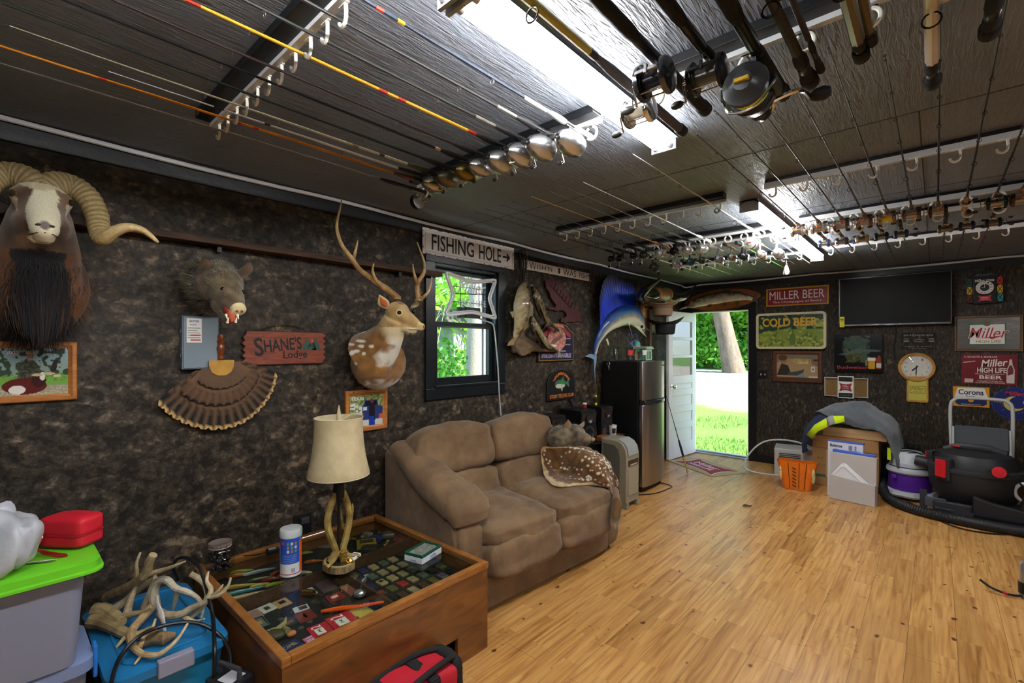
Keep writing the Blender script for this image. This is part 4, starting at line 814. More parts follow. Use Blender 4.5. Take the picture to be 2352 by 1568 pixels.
def deercol(p):
    n=nz(p,22);k=nz(p,5,3)
    hd=(p-P(930,728,.4)).length
    if hd<.19 and p.z>.09:
        c=mix(lin(176,150,102),lin(150,118,72),.5+n)
        if (p-eye1).length<.021:c=lin(196,178,138)
        if (p-nose).length<.04:c=lin(196,174,112)
        if p.z<P(940,752,.42).z+.0:c=lin(204,190,152)
        if (p-P(925,697,.39)).length<.05 and p.z>.33:c=mix(lin(120,86,46),lin(90,62,34),.5+n)
        nk=mix(mix(lin(150,108,56),lin(116,78,38),.5+n),lin(226,222,208),(.10-(p-P(918,778,.36)).length)/.035)
        return mix(c,nk,max((hd-.13)/.05,(.145-p.z)/.045))
    wf=max(0,min(1,(.10+.03*n-min((p-neckf).length,(p-P(918,778,.36)).length+.02,(p-P(884,826,.30)).length+.035))/.035));wf=max(wf,min(1,max(0,(-.135+.03*n+.02*k-p.z)/.03)))
    c=mix(lin(150,108,56),lin(116,78,38),.5+n*.8+k*.5)
    for q in sp:
        c=mix(c,lin(228,222,206),(.0115-Vector((0,p.y-q.y,p.z-q.z)).length)/.005 if (p-q).length<.05 else 0)
    return mix(c,lin(226,222,208),wf)
part('head_skin',colour(skin,deercol),HIDE,t)
hair(t,skin,12000,.013,.0009, lambda q:(-.2,-.3,-1) if q.z<.18 else (-.5,-.8,-.2),deercol,rn,lift=.25,segs=2)
part('eye',B().ell(eye1,(.015,.016,.014),14,10),EYE,t);part('eye',B().ell(P(950,715,.38),(.011,.012,.012),14,10),EYE,t)
part('nose_pad',B().ell(nose,(.014,.016,.015),12,8),pm(92,72,44,.4),t);part('mouth_line',B().tube([P(971,760,.458),P(958,757,.462),P(945,757,.45),P(938,755,.44)],.002,6),pm(60,44,30,.6),t)
b=ear(B(),P(890,708,.36),P(871,676,.35),(.25,.9,.35),.034);b.c=[lin(196,176,132)]*len(b.v);part('ear',b,HIDE,t)
q0,q1=P(889,704,.374),P(873,681,.366);b=ear(B(),q0,q1,(.25,.9,.35),.020);b.c=[lin(176,92,44)]*len(b.v);part('ear_lining',b,HIDE,t)
b=ear(B(),P(948,706,.34),P(958,690,.30),(.5,.8,.2),.026);b.c=[lin(170,148,104)]*len(b.v);part('ear',b,HIDE,t)
def antler(t,chains,name='antler',base=(112,78,40),tip=(202,172,118),seg=9,burr=None,m=None):
    b=B();b.c=[]
    for pts,r0,r1 in chains:
        Q=spline(pts,6);n=len(Q);k0=len(b.v);b.tube(Q,[(r0+(r1-r0)*i/(n-1))*(1+.10*nz(Q[i],45)) for i in range(n)],seg)
        b.c+=[mix(lin(*base),lin(*tip),.25+.6*(i//seg)/n*(1 if r1<.006 else .5)+.5*nz(Q[i//seg],30)) for i in range(len(b.v)-k0)]
    if burr:k0=len(b.v);b.ring(burr[0],burr[1],.007,burr[2],14,6);b.c+=[lin(150,118,76)]*(len(b.v)-k0)
    return part(name,b,m or HORN,t)
z6= lambda x,y,d:P(740+x*.357,440+y*.357,d)
antler(t,[([z6(490,690,.365),z6(420,630,.37),z6(330,570,.385),z6(240,500,.40),z6(190,430,.42),z6(130,350,.43),z6(100,270,.435),z6(95,200,.43),z6(115,110,.42),z6(127,45,.41)],.021,.0035),([z6(200,440,.418),z6(215,380,.43),z6(230,312,.44)],.012,.003),([z6(400,628,.375),z6(350,575,.40),z6(325,510,.43),z6(332,462,.45)],.015,.003)],burr=(z6(480,688,.366),.021,'z'))
antler(t,[([z6(622,700,.385),z6(612,620,.38),z6(625,570,.375),z6(655,520,.37),z6(658,460,.37),z6(635,390,.37),z6(610,322,.37)],.019,.003),([z6(612,600,.38),z6(590,520,.39),z6(583,466,.40)],.012,.003),([z6(622,695,.39),z6(655,675,.42),z6(690,630,.44),z6(707,545,.46)],.015,.003)],burr=(z6(622,698,.386),.020,'z'))
# ---- turkey tail fan
rn=random.Random(14);t=thing('turkey_tail_fan','brown turkey tail fan hanging by a turned wooden handle below the breaker box','wall trophy',(0.012,.806,1.455),pi/2)
FE=colmat('feather',.65,bump=.3,bs=300,spec=.3)
def feather(ang,L_,w,y,kind):
    b=B();b.c=[];n=26;da=Vector((sin(ang),0,-cos(ang)));px=Vector((cos(ang),0,sin(ang)))
    for i in range(n+1):
        f=i/n;wd=w*min(1,.25+f*1.9)*(1 if f<.86 else max(.35,sqrt(max(0.02,1-((f-.86)/.145)**2))));bow=y-.028*sin(f*pi*.62)
        for j in range(5):
            s=(j-2)/2;p=da*(L_*f)+px*(wd*s);ed=.004*abs(s)+.004*noise.noise(Vector((f*9,s*3,ang*7)));b.v.append((p.x,bow+ed,p.z))
            if abs(s)<.01:c=lin(92,70,50)
            elif kind==2:
                c=lin(196,160,104) if f>.955 else lin(22,19,18) if f>.80 else (lin(96,70,48) if int(f*42+s*s)%2 else lin(52,37,27))
            elif kind==1:c=lin(28,22,20) if f>.93 else lin(104,74,52) if f<.7 else lin(82,58,42)
            else:c=lin(30,25,22) if f>.95 else lin(92,70,54)
            b.c.append(c)
    for i in range(n):
        for j in range(4):b.f.append((i*5+j,i*5+j+1,i*5+j+6,i*5+j+5))
    return part('feather',b,FE,t)
for k in range(17):f=k/16;a=R(-49)+R(118)*f;feather(a,.36-.02*abs(f-.45)-.10*max(0,f-.55)-.05*max(0,.35-f),.034,-.006-.0012*(8-abs(k-8)),2)
for k in range(12):f=k/11;a=R(-44)+R(104)*f;feather(a,.235-.06*max(0,f-.6),.030,-.022-.001*(6-abs(k-6)),1)
for k in range(8):f=k/7;a=R(-38)+R(84)*f;feather(a,.15,.026,-.034,0)
part('leather_patch',B().prism([(-.058,.0),(.058,.0),(.056,-.03),(.045,-.06),(.02,-.078),(-.02,-.078),(-.045,-.06),(-.056,-.03)],-.062,-.056),pm(176,132,50,.6,var=.2,vs=20),t)
TW=wood('turned_wood',srgb(86,40,18),srgb(140,70,32),(20,20,2),.3,.3)
part('handle',B().at((0,-.045,0)).lathe([(.010,.0),(.014,.005),(.014,.02),(.010,.024),(.016,.045),(.019,.06),(.014,.08),(.012,.085),(.018,.095),(.018,.1),(.012,.105),(.015,.12),(.012,.132),(0,.135)],18),TW,t);part('collar',B().at((0,-.045,0)).lathe([(.015,-.008),(.016,.004),(.013,.008)],16),BRASS,t)
b=B()
for k in range(5):b.ring((0.002,-.03,.14+.016*k),.009,.0016,'x' if k%2 else 'y',12,5,sx=.6)
part('chain',b,pm(70,66,60,.4,.8),t)
# ---- fish on driftwood
def fishbody(pts,rw,rh,up,n=8,seg=18): # swept fish body; rw half width, rh half height
    Q=spline(pts,n);w=lerps(rw,n);h=lerps(rh,n);up=Vector(up);rings=[]
    for i,q in enumerate(Q):
        d=(Q[min(i+1,len(Q)-1)]-Q[max(i-1,0)]).normalized();u=(up-d*up.dot(d)).normalized();s=d.cross(u)
        rings.append([q+u*(h[i]*cos(2*pi*k/seg))+s*(w[i]*sin(2*pi*k/seg)) for k in range(seg)])
    return B().loft(rings),Q
def fin(pts,th,axis):b=B();n=len(pts);ax=Vector(axis)*th;vs=[Vector(p)-ax for p in pts]+[Vector(p)+ax for p in pts]; return b.add(vs,[tuple(range(n)),tuple(range(2*n-1,n-1,-1))]+[(i,i+n,(i+1)%n+n,(i+1)%n) for i in range(n)])
FISHM=colmat('fish_skin',.22,bump=.35,bs=340,coat=.6)
z7= lambda x,y:(1150+x*.2551,560+y*.2551)
root=Vector((.0,3.3,1.75));P=rel(root);Q7= lambda x,y,d:P(*z7(x,y),d)
rn=random.Random(15)
wd_=thing('driftwood_hanger','gnarled grey brown driftwood branch below three hanging fish','driftwood',root);b=B()
for pts,r in (([(90,920,.05),(150,880,.08),(230,920,.09),(330,945,.08),(480,960,.07)],[.02,.04,.045,.03,.012]),([(100,960,.05),(200,950,.09),(260,980,.08)],[.025,.035,.015]),([(160,870,.06),(200,780,.07),(215,620,.06),(200,420,.05)],[.035,.028,.022,.018]),([(210,850,.07),(300,900,.1),(360,930,.1)],[.03,.022,.01]),([(120,900,.08),(180,990,.1),(240,985,.1)],[.02,.02,.01])):
    stube(b,[Q7(*q) for q in pts],r,6,9)
sk=blend(b,.010,3);part('branch',sk,pm(112,92,72,.85,bump=.6,bs=40,var=.35,vs=25),wd_)
b=B()
for k in range(11):q=Q7(228+6*sin(k),90+k*27,.04);b.ring(q,.016,.003,'x' if k%2 else 'y',12,5)
part('chain',b,pm(120,118,112,.4,.7),wd_)
def bassfish(label,pts,s,cols,bellyx):
    t=thing('mounted_fish',label,'fish',root,group='fish hanging on the driftwood')
    L_=[Q7(*q) for q in pts];rw=[.016*s,.038*s,.042*s,.036*s,.022*s,.011*s];rh=[.03*s,.065*s,.085*s,.07*s,.038*s,.022*s];up=Vector((.25,-1 if bellyx else 1,.15))
    b,Q=fishbody(L_,rw,rh,up,6);seg=18
    b.c=[mix(lin(*cols[0]),lin(*cols[1]),.5-.6*cos(2*pi*(i%seg)/seg)+.7*nz(b.v[i],40)) for i in range(len(b.v))];part('body',b,FISHM,t)
    d=(Q[-1]-Q[-3]).normalized();u=(up-d*up.dot(d)).normalized();e=Q[-1]
    part('tail_fin',fin([e-d*.01+u*.012,e+d*.05*s+u*.055*s,e+d*.085*s+u*.06*s,e+d*.06*s,e+d*.085*s-u*.06*s,e+d*.05*s-u*.055*s,e-d*.01-u*.012],.003,d.cross(u)),pm(150,132,92,.4),t)
    m=len(Q)//2;c=Q[m];du=(up-d*up.dot(d)).normalized();part('dorsal_fin',fin([Q[m-7]+du*.07*s,Q[m-5]+du*.125*s,Q[m]+du*.13*s,Q[m+4]+du*.12*s,Q[m+8]+du*.06*s],.003,d.cross(u)),pm(120,104,70,.4),t);part('belly_fin',fin([c-du*.06*s,c-du*.115*s+d*.03,c-du*.07*s+d*.07],.003,d.cross(u)),pm(168,150,104,.4),t)
    part('side_fin',B().at(Q[m-8]+Vector((.045*s,0,0)),(0,.5,.3)).ell((0,0,-.03),(.006,.02,.04),10,6),pm(176,156,110,.4),t)
    h=Q[2];part('eye',B().ell(h+d.cross(u)*(-.036*s if d.cross(u).x<0 else .036*s)+u*.01,(.010,.010,.010),10,8),pm(40,34,14,.1),t);part('jaw',B().tube([Q[0]-u*.02*s,Q[0]-d*.012-u*.008,Q[0]-d*.006+u*.02*s],[.01,.014,.009],8),pm(150,140,108,.35),t)
bassfish('pale mottled fish hanging head up, leftmost of the three',[(215,370,.09),(205,440,.12),(190,560,.13),(180,680,.12),(150,780,.10),(130,850,.09)],1.0,((92,78,48),(200,186,146)), False)
bassfish('dark long fish arching away to the right, rightmost and highest of the three',[(285,385,.10),(315,460,.13),(345,540,.13),(380,630,.12),(440,710,.11),(520,775,.09)],.85,((40,34,22),(176,152,96)), True)
bassfish('dark fish with striped side hanging lowest, above the driftwood tip',[(275,640,.12),(290,710,.15),(320,780,.15),(370,850,.13),(440,920,.10),(510,965,.08)],.85,((44,38,26),(190,168,110)), True)
# ---- dark red cut-out
root=Vector((.0,3.85,1.96));t=thing('red_plaque','ragged dark red fish shaped cut-out on the wall right of the hanging fish','wall plaque',root,pi/2)
o=[(395,330),(440,318),(500,335),(550,370),(580,420),(610,460),(622,500),(640,540),(655,558),(690,590),(712,640),(725,705),(690,694),(650,706),(600,700),(575,712),(535,700),(540,672),(575,660),(590,640),(575,612),(540,596),(500,606),(470,594),(440,600),(420,580),(450,570),(485,572),(494,548),(470,520),(455,500),(440,470),(430,430),(405,400)]
poly=[(PX(*z7(*q),.02).y-root.y,PX(*z7(*q),.02).z-root.z) for q in o]
part('plate',B().prism(poly,-.030,-.018),pm(74,26,30,.5,bump=.5,bs=30,var=.4,vs=18),t,smooth=False,bevel=.002)
for k in range(7):f=k/6;q=PX(*z7(470+150*f,400+170*f),.02)-root;part('scale_ridge',B().tube([(q.y-.05,-.033,q.z+.02),(q.y,-.036,q.z-.005),(q.y+.03,-.033,q.z+.045)],.004,6),pm(60,20,24,.5),t)
part('standoff',B().cb((-.02,-.008,.02),(.05,.02,.05)),pm(50,30,28,.7),t,smooth=False)
# ---- sailfish
root=Vector((0,4.85,1.85));t=thing('sailfish_mount','blue sailfish mount with raised dorsal sail above the fridge','fish',root);P=rel(root);Q7= lambda x,y,d:P(*z7(x,y),d)
pts=[(845,1000,.06),(868,880,.085),(945,745,.11),(1050,665,.13),(1150,640,.13),(1215,665,.13),(1262,715,.13),(1290,755,.13)]
b,Q=fishbody([Q7(*q) for q in pts],[.012,.03,.05,.06,.065,.06,.045,.018],[.02,.045,.085,.115,.125,.12,.085,.03],(.1,-.2,1),7,20)
def sailc(i):c=cos(2*pi*(i%20)/20);n=nz(b.v[i],25); return lin(20,60,130) if c>.45+.1*n else lin(52,116,168) if c>.25 else mix(lin(140,118,96),lin(176,160,134),.5+n) if c>-.25 else lin(214,212,190)
b.c=[sailc(i) for i in range(len(b.v))];part('body',b,FISHM,t)
part('bill',B().tube([Q[-2],Q7(1330,775,.14),Q7(1440,822,.16)],[.02,.009,.002],8),pm(70,74,80,.4),t);part('lower_bill',B().tube([Q[-4]-Vector((0,0,.05)),Q7(1300,800,.14)],[.018,.003],8),pm(180,176,156,.4),t)
part('eye',B().ell(Q7(1272,745,.18),(.016,.02,.02),12,8),EYE,t)
# dorsal sail: a pleated sheet with its own thickness
edge=[(893,770),(893,640),(893,480),(930,335),(985,285),(1060,300),(1140,345),(1200,380),(1215,480),(1217,630)];base=[(893,790),(925,740),(955,715),(1000,675),(1050,640),(1090,622),(1130,612),(1165,612),(1195,625),(1215,645)]
E_=spline([Q7(x,y,.11) for x,y in edge],6);F_=spline([Q7(x,y,.12) for x,y in base],6);b=B();b.c=[];m=len(E_);nn=14
for i in range(m):
    for j in range(nn+1):
        f=j/nn;p=F_[i].lerp(E_[i],f);pl=.006*(1 if i%2 else -1)*(1-.3*f);b.v.append((p.x+pl,p.y,p.z));k=.5+.8*nz((i*.2,j*.35,1),1.2)
        c=mix(lin(12,40,190),lin(30,80,210),k) if f<.72 else mix(lin(16,44,190),lin(22,30,60),(f-.72)/.25);b.c.append(c if not (noise.noise(Vector((i*.9,j*1.3,5)))>.42) else lin(20,24,70))
for i in range(m-1):
    for j in range(nn):b.f.append((i*(nn+1)+j,i*(nn+1)+j+1,(i+1)*(nn+1)+j+1,(i+1)*(nn+1)+j))
o_=part('dorsal_sail',b,colmat('fish_fin',.35,coat=.3),t,smooth=False);md=o_.modifiers.new('t','SOLIDIFY');md.thickness=.004
tf=[(850,995),(800,990),(760,1012),(800,1022),(838,1040),(842,1140),(852,1255),(848,1130),(862,1040),(862,1005)];part('tail_fin',fin([Q7(x,y,.06) for x,y in tf],.003,(1,0,0)),pm(120,150,178,.35),t)
for q in ([(1140,690),(1165,760),(1185,830),(1160,740),(1165,690)],[(960,850),(975,900),(968,915),(948,862)],[(1180,720),(1260,790),(1310,835),(1250,745)]):part('lower_fin',fin([Q7(x,y,.17) for x,y in q],.003,(1,0,0)),pm(206,210,180,.35),t)
# ---- bull horns and hat rack
root=Vector((0,5.75,2.25));t=thing('bull_horn_mount','black polished bull horns joined by a tan leather wrap, high in the corner','wall trophy',root);P=rel(root)
part('mount_board',B().box(0,.03,-.32,.1,-.13,-.02),wood('yellow_pine',srgb(150,120,62),srgb(188,160,92),(12,1.2,12)),t,smooth=False,bevel=.006)
a,c=P(1500,676,.16),P(1534,677,.17);b=B();b.tube([a+(c-a)*f for f in (0,.12,.14,.5,.86,.88,1)],[.085,.09,.082,.088,.082,.09,.085],20);part('leather_wrap',b,pm(150,104,54,.4,var=.2,vs=20,bump=.2),t)
for f in (.13,.87):part('stitching',B().tube([a+(c-a)*(f-.015),a+(c-a)*(f+.015)],.0915,20),pm(196,168,110,.5),t)
HB=pm(22,22,24,.12,coat=.5)
for pts in ([(1504,676,.16),(1484,682,.22),(1474,678,.34),(1484,664,.46),(1502,650,.56),(1520,638,.64)],[(1530,677,.17),(1550,683,.22),(1572,680,.27),(1588,668,.31),(1599,654,.33)]):
    b=B();stube(b,[P(*q) for q in pts],[.08,.074,.06,.042,.024,.005] if len(pts)==6 else [.08,.07,.05,.03,.006],6,16);part('horn',b,HB,t)
root=Vector((0,5.8,1.93));t=thing('hat_rack','narrow wooden hat rack with paired pegs beside the door','hat rack',root);P=rel(root);PINE=wood('honey_pine',srgb(150,100,44),srgb(196,148,80),(12,12,1.2))
p0,p1=P(1477,690,.03),P(1487,755,.03);part('back_plate',B().box(.0,.03,p0.y,p1.y,p1.z-.02,p0.z).at((.015,(p0.y+p1.y)/2,p0.z),(0,pi/2,0)).lathe([(0,-.015),((p1.y-p0.y)/2,-.015),((p1.y-p0.y)/2,.015),(0,.015)],18),PINE,t,smooth=False)
for v,zz in ((706,0),(742,0)):
    for dy in (-.01,.16):q=P(1483,v,.03);part('peg',B().tube([(.0,q.y+dy,q.z),(.22,q.y+dy,q.z+.015)],[.012,.010],10),wood('dark_peg',srgb(80,42,22),srgb(116,64,34)),t)
def hat(label,c,m,band,s=1.0):
    t=thing('cowboy_hat',label,'hat',c,(0,0,R(20)),'hats on the hat rack');b=B();n=40;rings=[]
    for (r,z,roll) in ((.085,-.125,0),(.10,-.115,0),(.108,-.06,0),(.112,0,0),(.125,.008,.0),(.16,.012,.022),(.195,.014,.07),(.2,.022,.075),(.16,.02,.024),(.125,.016,.002),(.108,.006,0),(.102,-.05,0),(.094,-.10,0)):
        rings.append([(1.12*r*s*sin(2*pi*k/n),r*s*cos(2*pi*k/n)*.92,s*(z+roll*abs(sin(2*pi*k/n))**2.2)) for k in range(n)])
    part('felt',B().loft(rings,cap=False).add([],[]),m,t);part('crown_top',B().at((0,0,-.112*s),(0,0,0)).lathe([(0,.014*s),(.05*s,.006*s),(.092*s,-.006*s),(.1*s,0)],30,cap=False),m,t)
    b=B();rg=[[(1.12*r*s*sin(2*pi*k/n),r*s*cos(2*pi*k/n)*.92,z*s) for k in range(n)] for r,z in ((.1135,-.004),(.1115,-.03))];part('hat_band',b.loft(rg,cap=False),band,t); return t
hat('tan felt cowboy hat hanging crown down on the upper pegs',PX(1522,703,.24),pm(164,136,112,.9,bump=.2,bs=300),pm(130,104,84,.7));hat('black felt cowboy hat hanging crown down on the lower pegs',PX(1528,745,.26),pm(34,35,40,.9,bump=.2,bs=300),pm(20,20,22,.5))
# ---------------------------------------------------------------- signs, frames and clocks
def onwall(name,label,cat,a0,a1,z0,z1,left=True,group=None,tilt=0):
    loc=(0,(a0+a1)/2,(z0+z1)/2) if left else ((a0+a1)/2,LEN,(z0+z1)/2)
    return thing(name,label,cat,loc,(0,tilt,pi/2 if left else 0),group),(a1-a0)/2,(z1-z0)/2
def mitred(t,w,h,fw,y0,y1,m,name='frame',inner=.6): # picture frame with a stepped profile
    b=B();prof=[(0,y1),(0,y0+.004),(.004,y0),(fw*.55,y0),(fw*.62,y0+.004),(fw,y0+(y1-y0)*.5),(fw,y1)];cs=[(-1,-1),(1,-1),(1,1),(-1,1)];vs=[];fs=[];n=len(prof)
    for sx_,sz_ in cs:
        for d,y in prof:vs.append((sx_*(w-d),y,sz_*(h-d)))
    for k in range(4):
        for i in range(n-1):j=(k+1)%4;fs.append((k*n+i,j*n+i,j*n+i+1,k*n+i+1))
    return part(name,b.add(vs,fs),m,t,smooth=False)
INK=pm(16,16,18,.45);WHT=pm(232,230,222,.45);SIGNRED=pm(128,26,40,.35);GOLD=pm(206,158,56,.35,.3)
OAKF=wood('honey_oak',srgb(150,88,36),srgb(192,126,62),(3,20,20),.4,.2)
# breaker box
t,w,h=onwall('breaker_box','grey metal breaker box below the javelina','electrical box',.64,.80,1.412,1.677)
part('cabinet',B().box(-w,w,-.048,0,-h,h),pm(104,118,130,.4),t,smooth=False,bevel=.003);part('cover',B().box(-w+.006,w-.006,-.054,-.048,-h+.006,h-.006),pm(118,132,144,.4),t,smooth=False,bevel=.002)
s=part('notice',B().box(-w+.018,.002,-.0552,-.054,.0,h-.012),pm(226,226,222,.6),t,smooth=False)
text(s,'EATON',-w+.03,-.010,h-.032,h-.020,pm(20,70,160),-.0552,bold=.02);text(s,'Series Number',-w+.032,-.02,h-.046,h-.040,INK,-.0552)
for k in range(5):part('printed_line',B().box(-w+.022,-.004-.012*(k%2),-.0556,-.0552,h-.062-.012*k,h-.058-.012*k),pm(140,140,140),s,smooth=False)
for z in (.034,.010):part('warning_bar',B().box(-w+.034,-.002,-.0557,-.0552,z,z+.006),pm(176,40,46),s,smooth=False)
for k in range(2):part('latch',B().box(-w-.003,-w,-.03,-.02,-.07+.12*k,-.05+.12*k),pm(90,100,110,.4),t,smooth=False)
# hunting photo, left
t,w,h=onwall('picture_frame','oak framed hunting photo dated 2002 below the ram','picture',-.03,.263,1.295,1.545);mitred(t,w,h,.028,-.022,0,OAKF)
print_('photo',t,-w+.026,w-.026,-h+.026,h-.026,-.010,[('g',0,1,(120,140,90),(150,178,200)),('n',14,12,.05,(58,74,62)),('r',0,1,0,.42,(112,160,70)),('nr',20,30,.1,0,1,.3,.45,(90,140,60)),('r',0,1,0,.22,(150,146,122)),('nr',40,40,.1,0,1,0,.2,(180,172,150)),
    ('p',[(.76,.5),(.8,.72),(.86,.75),(.84,.5)],(52,46,44)),('p',[(.36,.30),(.38,.62),(.44,.74),(.56,.74),(.63,.6),(.64,.30)],(56,60,52)),('nr',30,30,.1,.36,.64,.3,.74,(84,86,70)),('e',.515,.83,.045,.075,(170,120,96)),('r',.46,.57,.87,.94,(190,186,170)),('e',.45,.2,.27,.17,(92,36,34)),('e',.36,.13,.1,.09,(220,214,206)),('e',.62,.32,.09,.15,(60,34,34)),('e',.665,.40,.035,.09,(226,222,214)),('e',.60,.43,.07,.03,(196,180,140)),('e',.75,.45,.07,.03,(196,180,140)),('e',.85,.40,.05,.03,(206,190,150))],110,.2,3)
text(t,'2002',-.066,-.030,h-.052,h-.038,PLATE,-.0102,bold=.015)
part('nail',B().at((w-.06,-.022,h-.012)).lathe([(0,-.001),(.004,-.001),(.004,0)],10,'y'),INK,t)
# small hunting photo by the lamp
t,w,h=onwall('picture_frame','small oak framed photo of a person by a dark pickup, behind the lamp','picture',1.521,1.827,.972,1.243);mitred(t,w,h,.034,-.02,0,OAKF)
print_('photo',t,-w+.032,w-.032,-h+.032,h-.032,-.009,[('all',(150,160,110)),('n',16,16,.0,(96,116,60)),('r',0,1,0,.45,(196,196,190)),('nr',12,14,.05,0,.5,.3,.75,(206,208,206)),('p',[(.36,.2),(.36,.62),(.46,.82),(.82,.82),(.86,.62),(1,.6),(1,.2)],(44,60,110)),('r',.45,.8,.64,.78,(26,30,44)),('r',.4,.5,.5,.6,(200,206,214)),('r',.36,.41,.3,.42,(176,60,40)),('r',.88,.99,.2,.34,(196,80,50)),('p',[(.56,.14),(.56,.6),(.66,.74),(.74,.7),(.76,.14)],(34,30,36)),('e',.66,.78,.05,.07,(110,52,44)),('p',[(.56,.0),(.58,.3),(.72,.3),(.76,.0)],(30,60,160))],70,.2,5)
text(t,'TEXAS',-w+.042,-.02,h-.066,h-.044,PLATE,-.0092,bold=.02)
for s_ in (-1,1):part('nail',B().at((s_*.1,-.02,h-.012)).lathe([(0,-.001),(.004,-.001),(.004,0)],10,'y'),INK,t)
# lodge sign
t,w,h=onwall('wooden_sign','red brown wooden lodge sign with ragged ends and carved pine trees','sign',.913,1.398,1.425,1.610);rn=random.Random(21)
poly=[(-w+.03,h),(w-.03,h)]+[(w-(.022 if k%2 else .004)-rn.random()*.006,h-.018-(2*h-.036)*k/9) for k in range(10)]+[(w-.03,-h),(-w+.03,-h)]+[(-w+(.022 if k%2 else .004)+rn.random()*.006,-h+.018+(2*h-.036)*k/9) for k in range(10)]
part('board',B().prism(poly,-.018,-.004),wood('red_barn_wood',srgb(96,40,24),srgb(140,68,42),(3,20,26),.6),t,smooth=False,bevel=.003);part('board_edge',B().prism([(x*1.012,z*1.035) for x,z in poly],-.012,-.001),pm(30,22,18,.7),t,smooth=False)
text(t,'S',-.175,-.128,-.046,.058,INK,-.018,bold=.02,rot=-.12);text(t,"HANE'S",-.125,.085,-.016,.058,INK,-.018,bold=.02,rot=-.1);text(t,'Lodge',-.022,.118,-.072,-.014,INK,-.018,bold=.02,shear=.05,rot=-.03)
for dx,s_ in ((.118,1),(.168,1),(.146,.8)):
    part('tree_carving',B().prism([(dx-.036*s_,-.012),(dx+.036*s_,-.012),(dx+.022*s_,.012),(dx+.026*s_,.012),(dx+.012*s_,.034),(dx,.062*s_),(dx-.012*s_,.034),(dx-.026*s_,.012),(dx-.022*s_,.012)],-.0205,-.018),pm(44,78,70,.6),t,smooth=False)
part('flame_carving',B().prism([(.138,.030),(.152,.030),(.156,.044),(.147,.056),(.14,.046)],-.0215,-.018),pm(206,70,30,.5),t,smooth=False)
b=B();P=spline([(-.155,-.004,h),(-.07,-.006,h+.03),(0,-.006,h+.038),(.07,-.006,h+.028),(.155,-.004,h)],8)
for i in range(0,len(P)-1):b.ring(P[i],.0055,.0012,'x' if i%2 else 'y',8,4)
part('chain',b,pm(90,76,50,.4,.8),t)
# big arrow sign
t,w,h=onwall('metal_sign','long white arrow sign for a fishing hole with black capitals, above the window','sign',2.11,3.105,2.205,2.395,tilt=0)
part('sheet',B().box(-w,w,-.034,-.028,-h,h),pm(206,204,200,.4,var=.06,vs=6),t,smooth=False,bevel=.002)
b=B().frame(-w+.02,w-.02,-h+.016,h-.016,.006,-.0352,-.034);part('border_line',b,pm(170,166,164,.5),t,smooth=False);rn=random.Random(2);b=B()
for _ in range(60):
    s_=rn.choice((0,1,2,3));L_=rn.uniform(.004,.02);q=rn.uniform(-1,1);cx,cz=(q*(w-.02),rn.choice((-1,1))*(h-.004)) if s_<3 else (rn.choice((-1,1))*(w-.004),q*(h-.01))
    b.add([(cx+L_*cos(a)*rn.uniform(.5,1),-.0345,cz+.005*sin(a)*rn.uniform(.5,1)) for a in (0,1,2,3,4,5)],[tuple(range(6))])
part('rust_chips',b,pm(88,74,78,.8),t,smooth=False)
for s_ in range(2):part('standoff',B().box(-w+.1+s_*(2*w-.24),-w+.14+s_*(2*w-.24),-.028,0,-.03,.06),RBOARD,t,smooth=False)
text(t,'FISHING',-.415,.012,-.058,.060,INK,-.034,bold=.012);text(t,'HOLE',.07,.33,-.058,.060,INK,-.034,bold=.012)
part('arrow',B().prism([(.352,-.008),(.41,-.008),(.398,-.032),(.412,-.034),(.446,.0),(.412,.034),(.398,.032),(.41,.008),(.352,.008)],-.0348,-.034),INK,t,smooth=False)
# unlit neon sign in the window
t,w,h=onwall('neon_sign','unlit bow tie neon beer sign hanging in the window','neon sign',2.30,2.86,1.755,2.095)
NEON=mat('unlit_neon_tube',(.72,.73,.75),.12,coat=.6);o=[]
cor=[(-1,.98),(-.55,.86),(0,.70),(.55,.86),(1,.98),(.86,.5),(.72,0),(.86,-.5),(1,-.98),(.55,-.86),(0,-.74),(-.55,-.86),(-1,-.98),(-.86,-.5),(-.72,0),(-.86,.5)]
P=[(x*w,-.055,z*h) for x,z in cor];Q=[Vector(p) for p in P];R_=[]
for i in range(len(Q)):
    p0,p1,p2=Q[i-1],Q[i],Q[(i+1)%len(Q)];R_+=[p1.lerp(p0,.33),p1*.86+(p0+p2)*.07,p1.lerp(p2,.33)]
part('outline_tube',B().tube(R_,.0115,10,closed=True),NEON,t);part('inner_tube',B().tube([(p.x*.90,-.055,p.z*.87) for p in R_],.006,8,closed=True),NEON,t)
text(t,'Miller',-.15,.15,.02,.125,NEON,-.055,shear=.35,ex=.006,bold=-.004);text(t,'HIGH LIFE',-.14,.155,-.075,-.025,NEON,-.055,ex=.006,bold=-.01)
b=B();b.tube([(-.17,-.05,.01),(0,-.05,.02),(.16,-.05,.03)],.004,6);b.tube([(-.1,-.03,-.14),(-.1,-.03,.13)],.003,6);b.tube([(.1,-.03,-.14),(.1,-.03,.13)],.003,6);b.tube([(-.2,-.03,.07),(.2,-.03,.07)],.003,6);b.tube([(-.2,-.03,-.05),(.2,-.03,-.05)],.003,6);b.tube([(.02,-.03,.13),(.02,-.03,.26)],.0015,5);part('wire_frame',b,pm(40,40,42,.4,.6),t)
part('transformer',B().box(-.06,.10,-.05,-.01,-.17,-.085),INK,t,smooth=False,bevel=.004);part('bracket',B().box(-.13,-.06,-.04,-.02,-.17,-.09).box(-.11,-.07,-.043,-.019,-.16,-.1),pm(30,32,36,.5),t,smooth=False)
